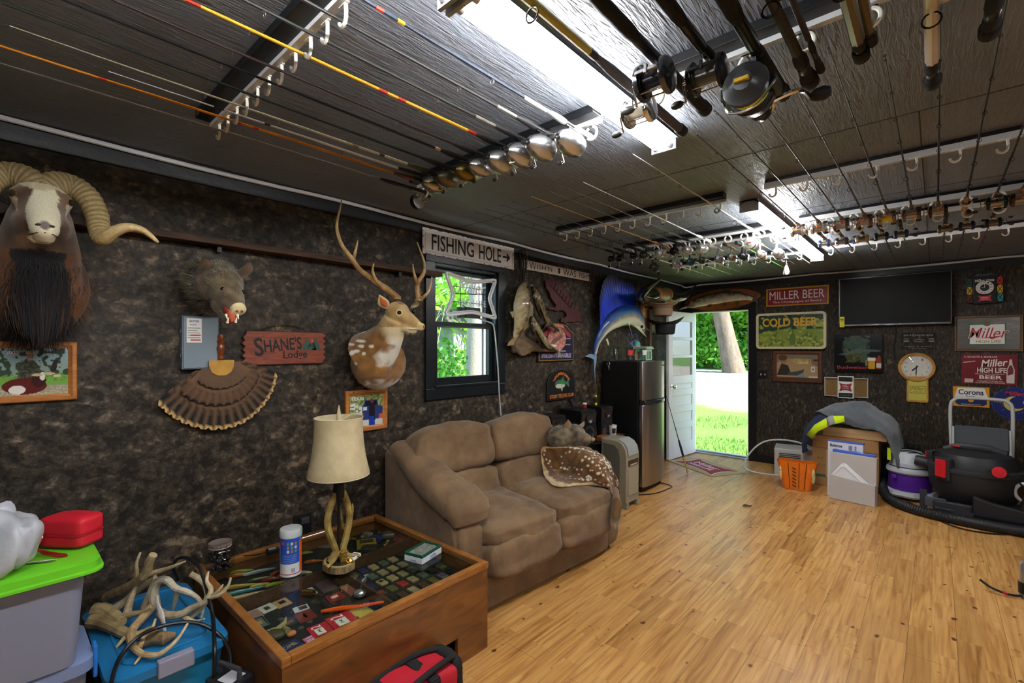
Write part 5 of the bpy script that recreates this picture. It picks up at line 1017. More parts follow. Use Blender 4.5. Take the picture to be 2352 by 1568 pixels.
b=B();yc,zc=2.58,1.925;stube(b,[(PX(*(740+x*.357,440+y*.357),.03).y-yc,-.03,PX(740+x*.357,440+y*.357,.03).z-zc) for x,y in ((980,805),(1040,828),(1095,850),(1108,890),(1120,1000),(1132,1150),(1138,1290),(1150,1440))],.006,6,8);part('power_cord',b,pm(190,192,190,.5),t)
# wishing sign with twigs
t,w,h=onwall('rustic_sign','narrow white board with hand painted black wish to be fishing, twigs at both ends','sign',3.235,4.379,2.232,2.316)
part('board',B().box(-w,w,-.03,-.012,-h,h),pm(202,196,190,.6,var=.08,vs=8),t,smooth=False,bevel=.002);part('battens',B().box(-w,w,-.012,0,-h*.5,h*.5),RBOARD,t,smooth=False)
TWIG=pm(52,44,38,.9,bump=.4,bs=60)
for s_ in (-1,1):
    for k in range(3):x=s_*(w+.015)-.035*k*s_+(.0 if s_>0 else -.03);part('twig',B().tube([(x,-.034,-.17+.03*k),(x+.006,-.036,0),(x-.004,-.032,.12+.01*k)],[.007,.008,.006],7),TWIG,t)
for q in range(3):part('twig',B().at((0,0,0)).box(-w+.03,-w+.055,-.0315,-.03,-h+.012+q*.024,-h+.026+q*.024),INK,t,smooth=False)
text(t,'W',-w+.085,-w+.185,-h+.008,h-.004,INK,-.03,bold=-.005);text(t,"ISH'N",-w+.2,-w+.43,-h+.022,h-.016,INK,-.03);text(t,'I',-w+.53,-w+.56,-h+.018,h-.012,INK,-.03);text(t,'WAS',-w+.61,-w+.84,-h+.012,h-.006,INK,-.03);text(t,"FISH'N",-w+.90,w-.02,-h+.018,h-.01,INK,-.03)
# bar and grille plaque
t,w,h=onwall('bar_plaque','dark navy arched fishing bar plaque with gold edge behind the hanging fish','sign',3.455,4.048,1.385,1.765)
top=[(w,h*.55),(w*.8,h*.62),(w*.6,h*.9),(w*.3,h),(-w*.3,h),(-w*.6,h*.9),(-w*.8,h*.62),(-w,h*.55)];P=[(-w,-h),(w,-h)]+top
part('board',B().prism(P,-.022,0),INK,t,smooth=False,bevel=.003);part('gold_edge',B().prism([(x*.95,z*.95) for x,z in P],-.025,-.022),GOLD,t,smooth=False);part('face',B().prism([(x*.925,z*.925) for x,z in P],-.027,-.025),pm(36,34,62,.4),t,smooth=False)
print_('painted_scene',t,-.15,.15,-.09,.15,-.0275,[('g',.1,.7,(214,196,178),(178,112,106)),('g',.7,1,(178,112,106),(60,96,150)),('n',8,12,.2,(206,150,130)),('p',[(.1,.32),(.3,.5),(.62,.62),(.8,.8),(.78,.55),(.55,.42),(.3,.28)],(110,84,78)),('e',.3,.22,.2,.05,(232,226,214))],46,.4,2,mask=lambda x,z:(x-.5)**2+(z-.5)**2<.24)
part('ribbon',B().prism([(-.22,.085),(-.235,.045),(-.17,.06),(-.1,.125),(0,.145),(.1,.125),(.17,.06),(.235,.045),(.22,.085),(.16,.115),(.1,.158),(0,.178),(-.1,.158),(-.16,.115)],-.0295,-.0275),pm(150,52,52,.4),t,smooth=False)
text(t,'HAWG HEAVEN',-.1,.1,.142,.166,pm(236,196,160),-.0295,arc=(0,-.21,.362,.56));text(t,"SPORTSMAN'S BAR & GRILLE",-.245,.235,-.155,-.110,pm(190,180,210),-.027,bold=.02);text(t,"Fisherman's Welcome",-.12,.14,-.095,-.078,PLATE,-.0276)
text(t,'BIG LIES',.14,.22,-.03,-.018,PLATE,-.0276);text(t,'COLD BEER',.14,.225,.03,.042,PLATE,-.0276)
# story telling club plaque
t,w,h=onwall('club_plaque','black arched fish plaque with orange lettering above the speakers','sign',3.60,4.064,1.0,1.302)
P=[(-w,-h),(w,-h),(w,h*.05)]+[(w*cos(a)*.99,h*.05+h*.93*sin(a)) for a in [pi*k/14 for k in range(1,14)]]+[(-w,h*.05)]
part('board',B().prism(P,-.02,0),pm(20,20,23,.45),t,smooth=False,bevel=.003);ORL=pm(214,122,44,.45)
text(t,'"WHOPPERS ONLY"',-.1,.1,.1,.13,ORL,-.02,bold=.02,arc=(0,-.04,.135,2.1));text(t,'STORY TELLING CLUB',-w+.045,w-.02,-h+.022,-h+.058,ORL,-.02,bold=.02)
print_('painted_fish',t,-.12,.14,-.07,.09,-.0206,[('all',(20,20,23)),('e',.42,.5,.36,.26,(70,100,92)),('e',.38,.36,.3,.14,(206,206,184)),('e',.5,.58,.18,.12,(40,150,60)),('p',[(.74,.5),(.98,.86),(.92,.5),(.99,.2)],(80,110,100)),('p',[(.4,.7),(.6,.95),(.62,.7)],(80,112,100)),('p',[(.4,.3),(.5,.0),(.56,.28)],(196,200,176)),('e',.17,.52,.03,.04,(10,10,10)),('n',26,26,.35,(50,70,66))],56,.4,4,mask=lambda x,z:((x-.5)/.5)**2+((z-.5)/.52)**2<1)
# socket behind the table
t=thing('wall_socket','black wall socket on the trophy wall above the display table','socket',PX(694,1202,0),pi/2);part('plate',B().box(-.055,.055,-.007,0,-.06,.06),INK,t,smooth=False,bevel=.003);part('plug',B().box(-.02,.03,-.035,-.007,.005,.04),pm(60,60,62,.4),t,smooth=False,bevel=.004)
t=thing('wall_socket','black wall socket with plugs behind the purple vacuum','socket',PY(2098,1030,LEN));part('plate',B().box(-.06,.06,-.007,0,-.06,.06),INK,t,smooth=False,bevel=.003)
for s_ in (-1,1):part('plug',B().box(s_*.025-.014,s_*.025+.014,-.04,-.007,.0,.035),INK,t,smooth=False,bevel=.004)
# ================================================= far wall
t,w,h=onwall('beer_sign','long red sign with gold frame and white capitals, topmost beside the door','sign',1.135,1.828,2.055,2.288, False,tilt=0)
part('panel',B().box(-w+.01,w-.01,-.014,0,-h+.01,h-.01),SIGNRED,t,smooth=False);mitred(t,w,h,.018,-.028,0,GOLD)
text(t,'MILLER BEER',-w+.04,w-.045,-.030,.075,WHT,-.014);text(t,'The Champagne of Beers',-w+.075,w-.075,-.085,-.05,WHT,-.014)
t,w,h=onwall('beer_light_box','cream framed light box reading cold beer, over a pile of bottles picture','sign',1.027,1.808,1.503,1.965, False)
CREAM=pm(212,204,170,.45);P=rpoly(-w,w,-h,h,.045);Pi=rpoly(-w+.028,w-.028,-h+.028,h-.028,.02);b=B();n=len(P);vs=[(p[0],-.075,p[1]) for p in P]+[(p[0],-.075,p[1]) for p in Pi]+[(p[0],0,p[1]) for p in P]+[(p[0],-.06,p[1]) for p in Pi];fs=[]
for i in range(n):j=(i+1)%n;fs+=[(i,j,n+j,n+i),(i,2*n+i,2*n+j,j),(n+i,n+j,3*n+j,3*n+i)]
part('frame',b.add(vs,fs),CREAM,t);rn=random.Random(31);lay=[('g',0,1,(136,150,60),(112,136,66)),('p',[(0,.42),(.42,.56),(.62,.66),(.9,.84),(1,.8),(1,1),(0,1)],(40,72,62)),('nr',9,7,.15,0,1,.55,1,(28,54,50)),('n',14,12,.28,(160,170,70))]
for k in range(15):
    x,y,a=rn.uniform(.05,.92),rn.uniform(.03,.42),rn.uniform(0,6.3);ca,sa=cos(a),sin(a)
    for (u0,u1,v_,c) in ((-.10,.05,.034,(86,112,52)),(.05,.12,.014,(80,106,50)),(-.06,.0,.034,(166,172,80))):lay.append(('p',[(x+(u*ca-v*sa)*.75,y+(u*sa+v*ca)*1.25) for u,v in ((u0,-v_),(u1,-v_),(u1,v_),(u0,v_))],c))
lay.append(('p',[(.50,.05),(.50,.35),(.53,.42),(.53,.55),(.56,.55),(.56,.42),(.59,.35),(.59,.05)],(90,118,60)))
print_('picture',t,-w+.027,w-.027,-h+.027,h-.027,-.062,lay,110,.3,6)
text(t,'COLD BEER',-w+.075,w-.085,.055,.165,pm(216,168,50,.4),-.063,bold=.035)
t,w,h=onwall('mirror_sign','brown wood framed cigarette mirror with yellow letters, next to the light switch','sign',1.215,1.757,1.083,1.476, False)
mitred(t,w,h,.045,-.03,0,wood('walnut_frame',srgb(72,38,22),srgb(104,60,36),(3,20,20),.35,.3))
print_('mirror_picture',t,-w+.043,w-.043,-h+.043,h-.043,-.012,[('all',(120,112,100)),('p',[(0,0),(0,.6),(.1,.8),(.6,.85),(1,.5),(1,0)],(168,142,104)),('p',[(0,.12),(.12,.62),(.28,.55),(.34,.3),(.3,.12)],(62,54,48)),('e',.17,.78,.10,.16,(150,112,84)),('e',.15,.86,.11,.12,(96,66,40)),('p',[(.26,.12),(.3,.26),(.5,.3),(.68,.4),(.66,.26),(.5,.12)],(70,82,84)),('r',.84,.93,.3,.5,(214,208,200)),('r',.86,.91,.36,.44,(110,120,140)),('r',.78,.99,.04,.11,(206,206,200)),('r',.9,1,.72,.8,(120,40,44)),('e',.62,.1,.1,.08,(120,140,166)),('r',0,1,0,.05,(96,80,60))],90,.12,8)
text(t,'CAMEL',-.035,.165,.075,.115,pm(206,170,40),-.0125,bold=.02,shear=.1,arc=(.065,-.62,.68,.30));text(t,'LIGHTS',.01,.125,.035,.062,PLATE,-.0125)
# television
t,w,h=onwall('television','large flat black television with yellow energy tag, wrapped in clear film','television',1.938,2.925,1.772,2.335, False)
part('casing',B().box(-w,w,-.09,-.045,-h,h),pm(14,14,16,.3),t,smooth=False,bevel=.006);part('screen',B().box(-w+.014,w-.014,-.0915,-.09,-h+.018,h-.012),mat('tv_screen',(.008,.008,.009),.45,spec=.15),t,smooth=False);part('wall_bracket',B().box(-.2,.2,-.045,0,-.15,.15),INK,t,smooth=False)
part('protective_film',B().box(-w+.002,w-.002,-.0955,-.093,-h+.002,-h+.02).box(-w+.002,-w+.008,-.0955,-.093,-h,h).box(w-.008,w-.002,-.0955,-.093,-h,h).box(-w,w,-.0955,-.093,h-.008,h-.002),mat('clear_film',(.16,.16,.18),.12,.3,bump=.5,bs=30),t,smooth=False)
s=part('energy_tag',B().box(-w+.010,-w+.055,-.0985,-.0965,-h-.01,-h+.112),pm(226,222,20,.5),t,smooth=False)
for k,(a,c) in enumerate(((.09,.1),(.075,.08),(.06,.063),(.02,.023))):part('printed_line',B().box(-w+.014+.004*k,-w+.048,-.0989,-.0985,-h+a-.01,-h+c-.01),INK,s,smooth=False)
b=B();stube(b,[(.02,-.03,-h),(.03,-.02,-h-.1),(.01,-.012,-h-.3),(.05,-.012,-h-.45),(.09,-.012,-h-.56)],.004,5,6);part('power_cord',b,INK,t)
# dark lizard-green picture
t,w,h=onwall('beer_picture','black square picture with greenish beast, glass mug and bottle, red lettering','sign',1.885,2.346,1.232,1.682, False)
part('panel',B().box(-w,w,-.045,0,-h,h),pm(16,17,20,.3),t,smooth=False,bevel=.003)
print_('picture',t,-w+.004,w-.004,-h+.004,h-.004,-.0455,[('all',(16,17,20)),('e',.46,.62,.30,.34,(34,48,46)),('e',.44,.76,.26,.18,(52,78,74)),('nr',7,12,.12,.2,.75,.25,.95,(70,84,66)),('p',[(.08,.46),(.3,.52),(.5,.62),(.98,.58),(.96,.54),(.6,.52),(.3,.42)],(74,96,92)),('e',.4,.36,.14,.12,(66,70,40)),('nr',24,24,.25,.25,.6,.25,.6,(104,104,56)),('r',.72,.86,.08,.34,(196,150,40)),('r',.71,.87,.30,.38,(226,220,206)),('r',.66,.71,.16,.32,(120,110,90)),('p',[(.88,.08),(.88,.34),(.92,.44),(.96,.44),(.985,.34),(.985,.08)],(140,60,34)),('r',.88,.985,.12,.24,(206,196,190))],80,.2,9)
text(t,'Budweiser',-w+.03,.10,-h+.035,-h+.075,pm(170,24,34),-.046,bold=.015)
# clear hanging sign
t,w,h=onwall('clear_sign','clear plastic sign with faint white lettering hanging from a black bar','sign',2.508,2.805,1.497,1.70, False)
part('sheet',B().box(-w,w,-.014,-.011,-h,h-.02),glass('clear_plastic',(.93,.93,.93),.05),t,smooth=False);part('top_bar',B().box(-w,w,-.017,-.008,h-.02,h-.005),INK,t,smooth=False,bevel=.001);part('hanging_wire',B().tube([(-w+.04,-.012,h),(-.05,-.008,h+.045),(w-.04,-.012,h)],.0015,5),INK,t);FAINT=pm(150,150,152,.5)
text(t,'SMOKING',-w+.02,w-.03,h-.052,h-.034,FAINT,-.0142);text(t,'Cigars & Brews',-w+.03,w-.04,-h+.026,-h+.040,FAINT,-.0142);text(t,'UNIVERSAL',-.07,.07,-h+.008,-h+.016,FAINT,-.0142)
b=B()
for k in range(2):b.ring((-.0,-.0145,.0),.045-.016*k,.0012,'y',24,4,sy=.36)
part('etched_oval',b,FAINT,t)
for s_ in (-1,1):
    for k in range(3):part('printed_line',B().box(s_*.105-.022,s_*.105+.022,-.0145,-.014,.018-.016*k,.024-.016*k),FAINT,t,smooth=False)
# pendulum style clock
cx,cz=2.639,1.302;t=thing('wall_clock','round oak wall clock with yellow beer panel below the dial','clock',(cx,LEN,cz))
OAK2=wood('clock_oak',srgb(168,118,46),srgb(200,150,72),(6,20,6),.35,.3)
part('bezel',B().lathe([(.158,0),(.162,-.02),(.158,-.036),(.148,-.042),(.136,-.036),(.131,-.024),(.131,-.006)],48,'y',cap=False),OAK2,t);part('dial',B().lathe([(0,-.012),(.132,-.012)],48,'y',cap=False),pm(214,216,208,.3),t)
P=rpoly(-.083,.1,-.385,-.1,.02);part('case',B().prism(P,-.03,0),OAK2,t,smooth=False,bevel=.004);pn_=part('beer_panel',B().box(-.066,.083,-.0315,-.03,-.362,-.135),pm(196,188,82,.4),t,smooth=False)
for k in range(12):a=pi/2-2*pi*(k+1)/12;r=.098;x,z=r*cos(a),r*sin(a);text(t,str(k+1),x-(.013 if k>8 else .008),x+(.013 if k>8 else .008),z-.012,z+.012,pm(150,112,70),-.0122)
part('minute_track',B().ring((0,-.0125,0),.119,.0012,'y',40,4),pm(120,110,100),t)
for nm,a,L_,w_ in (('hour_hand',R(-90-44),.062,.005),('minute_hand',R(-90-3),.10,.0035)):d=Vector((cos(a),0,sin(a)));n_=Vector((-d.z,0,d.x))*w_;p=Vector((0,-.015,0));part(nm,B().prism([((p-d*.02+n_).x,(p-d*.02+n_).z),((p+d*L_*.7+n_*1.6).x,(p+d*L_*.7+n_*1.6).z),((p+d*L_).x,(p+d*L_).z),((p+d*L_*.7-n_*1.6).x,(p+d*L_*.7-n_*1.6).z),((p-d*.02-n_).x,(p-d*.02-n_).z)],-.016,-.0145),INK,t,smooth=False)
part('crystal',B().lathe([(.131,-.026),(.1,-.034),(.05,-.039),(0,-.04)],32,'y',cap=False),glass('clock_glass',(.97,.97,.97)),t)
part('panel_border',B().frame(-.055,.073,-.285,-.205,.004,-.0322,-.0315),pm(70,70,40),pn_,smooth=False);text(pn_,'Miller',-.046,.064,-.252,-.214,pm(120,84,40),-.0316,shear=.3);text(pn_,'HIGH LIFE',-.025,.05,-.276,-.263,pm(70,70,40),-.0316)
# winged lamp-box sign
t,w,h=onwall('beer_sign','white and black panel sign with gold lattice wings, below the mug picture','sign',1.785,2.212,.918,1.18, False)
for s_ in (-1,1):
    x0,x1=(-w,-.07) if s_<0 else (.07,w);q=part('wing',B().box(x0,x1,-.03,0,-h+.015,h-.02),pm(92,66,36,.5),t,smooth=False);part('wing_edge',B().frame(x0,x1,-h+.015,h-.02,.006,-.034,-.03),WHT,q,smooth=False)
    for k in range(9):
        z=-h+.035+k*(2*h-.075)/9;b=B()
        for g in range(2):b.tube([(x0+.008+(x1-x0-.016)*i/8,-.032,z+.011*(1 if (i+g)%2 else -1)*.9) for i in range(9)],.0022,4)
        part('lattice_row',b,pm(206,170,104,.4),q)
part('centre_panel',B().box(-.078,.078,-.045,0,-h,h),WHT,t,smooth=False,bevel=.002);[part('black_band',B().box(-.068,.068,-.0465,-.045,z_,z_+.052),INK,t,smooth=False) for z_ in (h-.064,-h+.01)]
def bow(t,cx,cz,w,h,y,m1,m2=None):
    P=[(cx+x*w,cz+z*h) for x,z in ((-1,.9),(-.9,1),(-.5,.78),(0,.68),(.5,.78),(.9,1),(1,.9),(.84,.4),(.78,0),(.84,-.4),(1,-.9),(.9,-1),(.5,-.8),(0,-.72),(-.5,-.8),(-.9,-1),(-1,-.9),(-.84,-.4),(-.78,0),(-.84,.4))]
    if m2:part('emblem_edge',B().prism([(cx+(x-cx)*1.12,cz+(z-cz)*1.14) for x,z in P],y-.003,y),m2,t,smooth=False)
    return part('emblem',B().prism(P,y-.005,y),m1,t,smooth=False)
e=bow(t,0,0,.055,.042,-.045,pm(170,30,44,.35),CHROME);text(e,'Miller',-.032,.034,.002,.022,WHT,-.05,shear=.3);text(e,'HIGH LIFE',-.028,.03,-.018,-.008,WHT,-.05);text(t,'The Champagne of Beers',-.05,.05,-h+.026,-h+.042,pm(150,146,140),-.0466)
# beer time clock
t,w,h=onwall('beer_clock','black square beer clock with coloured lattice sides, top right corner','clock',3.05,3.29,1.972,2.255, False,tilt=-.02)
part('body',B().box(-.085,.085,-.06,0,-h,h),pm(20,21,26,.35),t,smooth=False,bevel=.003);part('crown',B().prism([(-.085,h),(.085,h),(.06,h+.015),(.05,h+.03),(.03,h+.02),(-.03,h+.02),(-.05,h+.03),(-.06,h+.015)],-.05,-.01),pm(70,74,84,.4),t,smooth=False)
text(t,'Miller time',-.07,.07,h-.062,h-.032,WHT,-.06,bold=.015);part('dial',B().at((0,0,.02)).lathe([(.035,-.062),(.066,-.062)],36,'y',cap=False),WHT,t);part('dial_centre',B().at((0,0,.02)).lathe([(0,-.0618),(.036,-.0618)],30,'y',cap=False),pm(36,40,50),t)
for k,nm in enumerate(('I','II','III','IV','V','VI','VII','VIII','IX','X','XI','XII')):a=pi/2-2*pi*(k+1)/12;x,z=.052*cos(a),.02+.052*sin(a);hw=.003+.0022*len(nm);text(t,nm,x-hw,x+hw,z-.007,z+.007,INK,-.0622)
part('hands',B().box(-.0016,.0016,-.064,-.0625,.02,.056).box(-.03,0,-.064,-.0625,.0185,.0215),WHT,t,smooth=False);e=bow(t,.0,-h+.052,.05,.03,-.06,pm(196,44,64,.35));text(e,'Miller',-.03,.03,-h+.052,-h+.068,WHT,-.0652,shear=.3);text(e,'HIGH LIFE',-.024,.024,-h+.036,-h+.044,WHT,-.0652)
for s_ in (-1,1):
    for k,c in enumerate(((196,44,54),(206,176,40),(50,150,150)) if s_>0 else ((40,84,80),(196,164,40),(90,30,36))):x0,x1=(.09,.13) if s_>0 else (-.13,-.09);z1=h-.02-k*.085;q=part('lattice_panel',B().box(x0,x1,-.05,0,z1-.078,z1),pm(*c,.4),t,smooth=False);part('lattice_cross',B().tube([(x0,-.051,z1),(x1,-.051,z1-.078)],.0025,4).tube([(x1,-.051,z1),(x0,-.051,z1-.078)],.0025,4),pm(40,36,36),q)
# beer mirror
t,w,h=onwall('beer_mirror','wood framed silver beer mirror with red script on white panel','mirror',2.945,3.443,1.482,1.848, False)
mitred(t,w,h,.022,-.025,0,wood('dark_oak_frame',srgb(84,64,46),srgb(118,92,66),(3,20,20),.4));part('mirror_glass',B().box(-w+.02,w-.02,-.01,0,-h+.02,h-.02),mat('aged_mirror',(.55,.55,.54),.18,.9,bump=.15,bs=14),t,smooth=False)
part('green_border',B().frame(-.14,.13,-.115,.10,.008,-.0115,-.01),pm(44,96,56,.4),t,smooth=False);part('white_panel',B().box(-.132,.122,-.0110,-.01,-.107,.092),pm(222,224,220,.35),t,smooth=False)
text(t,'Miller',-.145,.155,-.05,.065,pm(236,232,226),-.0115,shear=.3,bold=.02);text(t,'Miller',-.14,.15,-.045,.06,pm(170,20,46),-.0125,shear=.3);text(t,'HIGH LIFE',-.085,.095,-.098,-.066,pm(150,130,84),-.0115,bold=.01)
part('swoosh',B().prism([(-.11,-.055),(.02,-.038),(.12,-.018),(.14,-.010),(.06,-.045),(.03,-.06),(.01,-.045)],-.013,-.012),pm(170,20,46),t,smooth=False);part('crest',B().at((-.005,0,.105)).lathe([(0,-.013),(.03,-.013),(.03,-.011)],20,'y',cap=False),pm(84,110,84),t);part('crest_centre',B().at((-.005,0,.105)).lathe([(0,-.0137),(.018,-.0137)],18,'y',cap=False),pm(120,84,54),t)
# tin sign
t,w,h=onwall('tin_sign','maroon tin beer sign with white lettering and a bottle, below the mirror','sign',2.998,3.408,1.142,1.45, False)
part('sheet',B().box(-w,w,-.008,-.004,-h,h),pm(112,24,36,.35,var=.15,vs=10),t,smooth=False,bevel=.001);part('fixing',B().box(-.05,.05,-.004,0,-.05,.05),INK,t,smooth=False)
for a in (('A DELIGHTFUL BEVERAGE',-w+.02,.06,h-.035,h-.018),('HIGH LIFE',-.085,.125,-.035,.018),('Milwaukees Leading Bottled',-.1,.11,-.055,-.042),('BEER',-.07,.095,-.10,-.062),('ITS BOUND TO PLEASE YOU',-.085,.10,-.126,-.115),('MILLER BREWING CO. MILWAUKEE',-.1,.115,-.143,-.131)):text(t,*a,WHT,-.008,bold=.02 if a[0] in ('HIGH LIFE','BEER') else 0)
text(t,'Miller',-.06,.135,.03,.105,WHT,-.008,shear=.3,bold=.015,rot=-.1);part('bottle_print',B().prism([(.125,-.135),(.18,-.135),(.182,.0),(.168,.05),(.163,.105),(.146,.105),(.142,.05),(.125,.0)],-.0095,-.008),pm(206,196,190),t,smooth=False);part('bottle_shading',B().prism([(.133,-.06),(.172,-.04),(.174,.0),(.163,.045),(.148,.045),(.133,.0)],-.0103,-.0095),pm(112,40,46),t,smooth=False)
part('tray_print',B().prism([(-.19,.065),(-.1,.08),(-.1,.088),(-.19,.073)],-.009,-.008).prism([(-.18,-.14),(-.115,-.14),(-.115,-.1),(-.18,-.1)],-.009,-.008),pm(200,186,180),t,smooth=False)
# orange and white sign
t,w,h=onwall('beer_sign','yellow bordered white and navy beer sign behind the folding stool handle','sign',2.934,3.208,.903,1.11, False)
part('sheet',B().box(-w,w,-.006,-.002,-h,h),pm(214,150,30,.35),t,smooth=False);part('white_panel',B().prism([(-.10,h-.012),(.10,h-.012),(.125,.0),(.12,-.02),(-.12,-.02),(-.125,.0)],-.0075,-.006),WHT,t,smooth=False);part('navy_panel',B().prism([(-w+.02,-.025),(w-.02,-.025),(w-.02,-h+.03),(w-.05,-h+.012),(-w+.05,-h+.012),(-w+.02,-h+.03)],-.0075,-.006),pm(28,44,96,.4),t,smooth=False);NAVY=pm(28,40,90,.4)
text(t,'Corona',-.095,.095,.02,.075,NAVY,-.0075,bold=.02);text(t,'Extra',-.035,.035,-.006,.012,NAVY,-.0075,bold=.02);text(t,'IMPORTED BEER FROM MEXICO',-.075,.075,-h+.018,-h+.028,WHT,-.0075);part('crest',B().at((0,0,-.035)).lathe([(0,-.009),(.022,-.009),(.022,-.0075)],18,'y',cap=False),pm(214,150,30),t)
# blue oval sign
t=thing('oval_sign','blue oval beer sign with crescent moon, at the right edge','sign',(3.402,LEN,.957));n=48
part('sheet',B().prism([(.182*cos(2*pi*k/n),.163*sin(2*pi*k/n)) for k in range(n)],-.006,-.002),pm(24,40,110,.35),t,smooth=False);part('edge_line',B().ring((0,-.0065,0),.176,.003,'y',48,4,sy=.9),pm(60,84,150),t)
text(t,'Miller',-.09,.06,.08,.125,pm(190,36,56),-.006,shear=.3,bold=.02);text(t,'HIGH',-.16,-.085,.005,.03,pm(206,186,70),-.006);text(t,'LIFE',.04,.12,.005,.03,pm(206,186,70),-.006)
P=[(-.02+.075*cos(a),.0+.075*sin(a)) for a in [R(100+k*10) for k in range(25)]]+[(.005+.06*cos(a),.012+.06*sin(a)) for a in [R(340-k*10) for k in range(25)]];part('crescent_moon',B().prism(P,-.0072,-.006),pm(214,196,90,.4),t,smooth=False);b=B();rn=random.Random(4)
for _ in range(24):a,r=rn.uniform(0,6.3),rn.uniform(.5,.92);b.at((.175*r*cos(a),-.0066,.155*r*sin(a))).prism([(-.0025,0),(0,-.0025),(.0025,0),(0,.0025)],-.0004,0)
part('stars',b,WHT,t,smooth=False)
# light switch
t,w,h=onwall('light_switch','black double light switch plate right of the doorway','switch',1.04,1.15,1.108,1.222, False);part('plate',B().box(-w,w,-.006,0,-h,h),INK,t,smooth=False,bevel=.002)
for s_ in (-1,1):part('toggle',B().box(s_*.024-.005,s_*.024+.005,-.018,-.006,-.012,.012),WHT,t,smooth=False,bevel=.002)
# trout on a slab above the door
t=thing('mounted_trout','long brown trout mounted on a bark edged wood slab above the doorway','fish',(.57,LEN-.02,2.19));rn=random.Random(17);w,h=.50,.135
P=[((w+.012*rn.random())*cos(2*pi*k/60)*(1-.1*abs(sin(2*pi*k/60))),(h+.008*rn.random())*sin(2*pi*k/60)+.02*cos(2*pi*k/60)) for k in range(60)]
part('slab',B().prism(P,-.03,0),wood('orange_slab',srgb(120,60,20),srgb(160,88,36),(4,20,16),.4,.3),t,smooth=False);part('bark_edge',B().tube([(x*1.01,-.012,z*1.03) for x,z in P],.012,6,closed=True),pm(60,40,26,.9,bump=.6,bs=60),t)
b,Q=fishbody([(-.47,-.07,-.075),(-.38,-.085,-.055),(-.22,-.09,-.01),(0,-.09,.02),(.2,-.085,.025),(.34,-.075,.005),(.42,-.06,-.02)],[.012,.035,.05,.052,.042,.026,.016],[.018,.05,.075,.082,.065,.04,.03],(0,0,1),6,18)
b.c=[mix(lin(190,176,150),lin(58,48,40),.5+.75*cos(2*pi*(i%18)/18)+.5*nz(b.v[i],40)) for i in range(len(b.v))];part('body',b,FISHM,t);e=Q[-1]
part('tail_fin',fin([e+Vector((-.01,0,.02)),e+Vector((.06,0,.075)),e+Vector((.045,0,0)),e+Vector((.06,0,-.065)),e+Vector((-.01,0,-.02))],.003,(0,1,0)),pm(84,66,54,.4),t);part('dorsal_fin',fin([(.02,-.09,.095),(.10,-.09,.145),(.16,-.09,.14),(.14,-.09,.085)],.003,(0,1,0)),pm(70,56,46,.4),t)
for x in (-.16,.04,.2):part('lower_fin',fin([(x,-.10,-.06),(x+.03,-.12,-.115),(x+.07,-.11,-.10),(x+.06,-.1,-.05)],.003,(0,1,0)),pm(96,60,40,.4),t)
part('jaw',B().tube([(-.46,-.07,-.085),(-.52,-.085,-.10),(-.56,-.09,-.115)],[.018,.012,.003],8),pm(206,190,150,.4),t);part('gill_cover',B().ell((-.36,-.115,-.05),(.05,.012,.045),14,8),pm(150,120,84,.35),t);part('eye',B().ell((-.43,-.108,-.045),(.01,.006,.01),10,8),EYE,t)
# shelf board
t=thing('ledge_shelf','long rough brown ledge board along the trophy wall behind the heads','shelf',(0,.7,2.06));part('board',B().box(0,.095,-1.8,1.546,-.018,.016),wood('rough_brown_board',srgb(42,26,18),srgb(84,58,42),(14,1.2,14),.75),t,smooth=False,bevel=.003)
for y in (-1.0,0.1,1.2):part('bracket',B().box(0,.06,y-.01,y+.01,-.05,-.018),INK,t,smooth=False)
# small papers behind the hats, brown post
t=thing('wall_card','small yellow topped card pinned behind the tan hat','card',PX(1536,698,.0),pi/2);part('card',B().box(-.13,.13,-.004,0,-.09,.07),PLATE,t,smooth=False);part('yellow_band',B().box(-.13,.13,-.005,-.004,.03,.07),pm(214,186,40),t,smooth=False);part('red_mark',B().box(-.08,-.01,-.005,-.004,-.04,.0).box(.03,.1,-.005,-.004,-.05,-.01),pm(150,40,44),t,smooth=False)
t=thing('wall_plaque','dull grey brown plaque on the wall between the two hats','plaque',PX(1514,738,0),pi/2);part('board',B().box(-.3,.3,-.015,0,-.14,.12),pm(84,78,66,.7,var=.3,vs=12),t,smooth=False);part('pale_strip',B().box(-.3,.1,-.018,-.015,-.16,-.06),pm(176,168,132,.6),t,smooth=False)
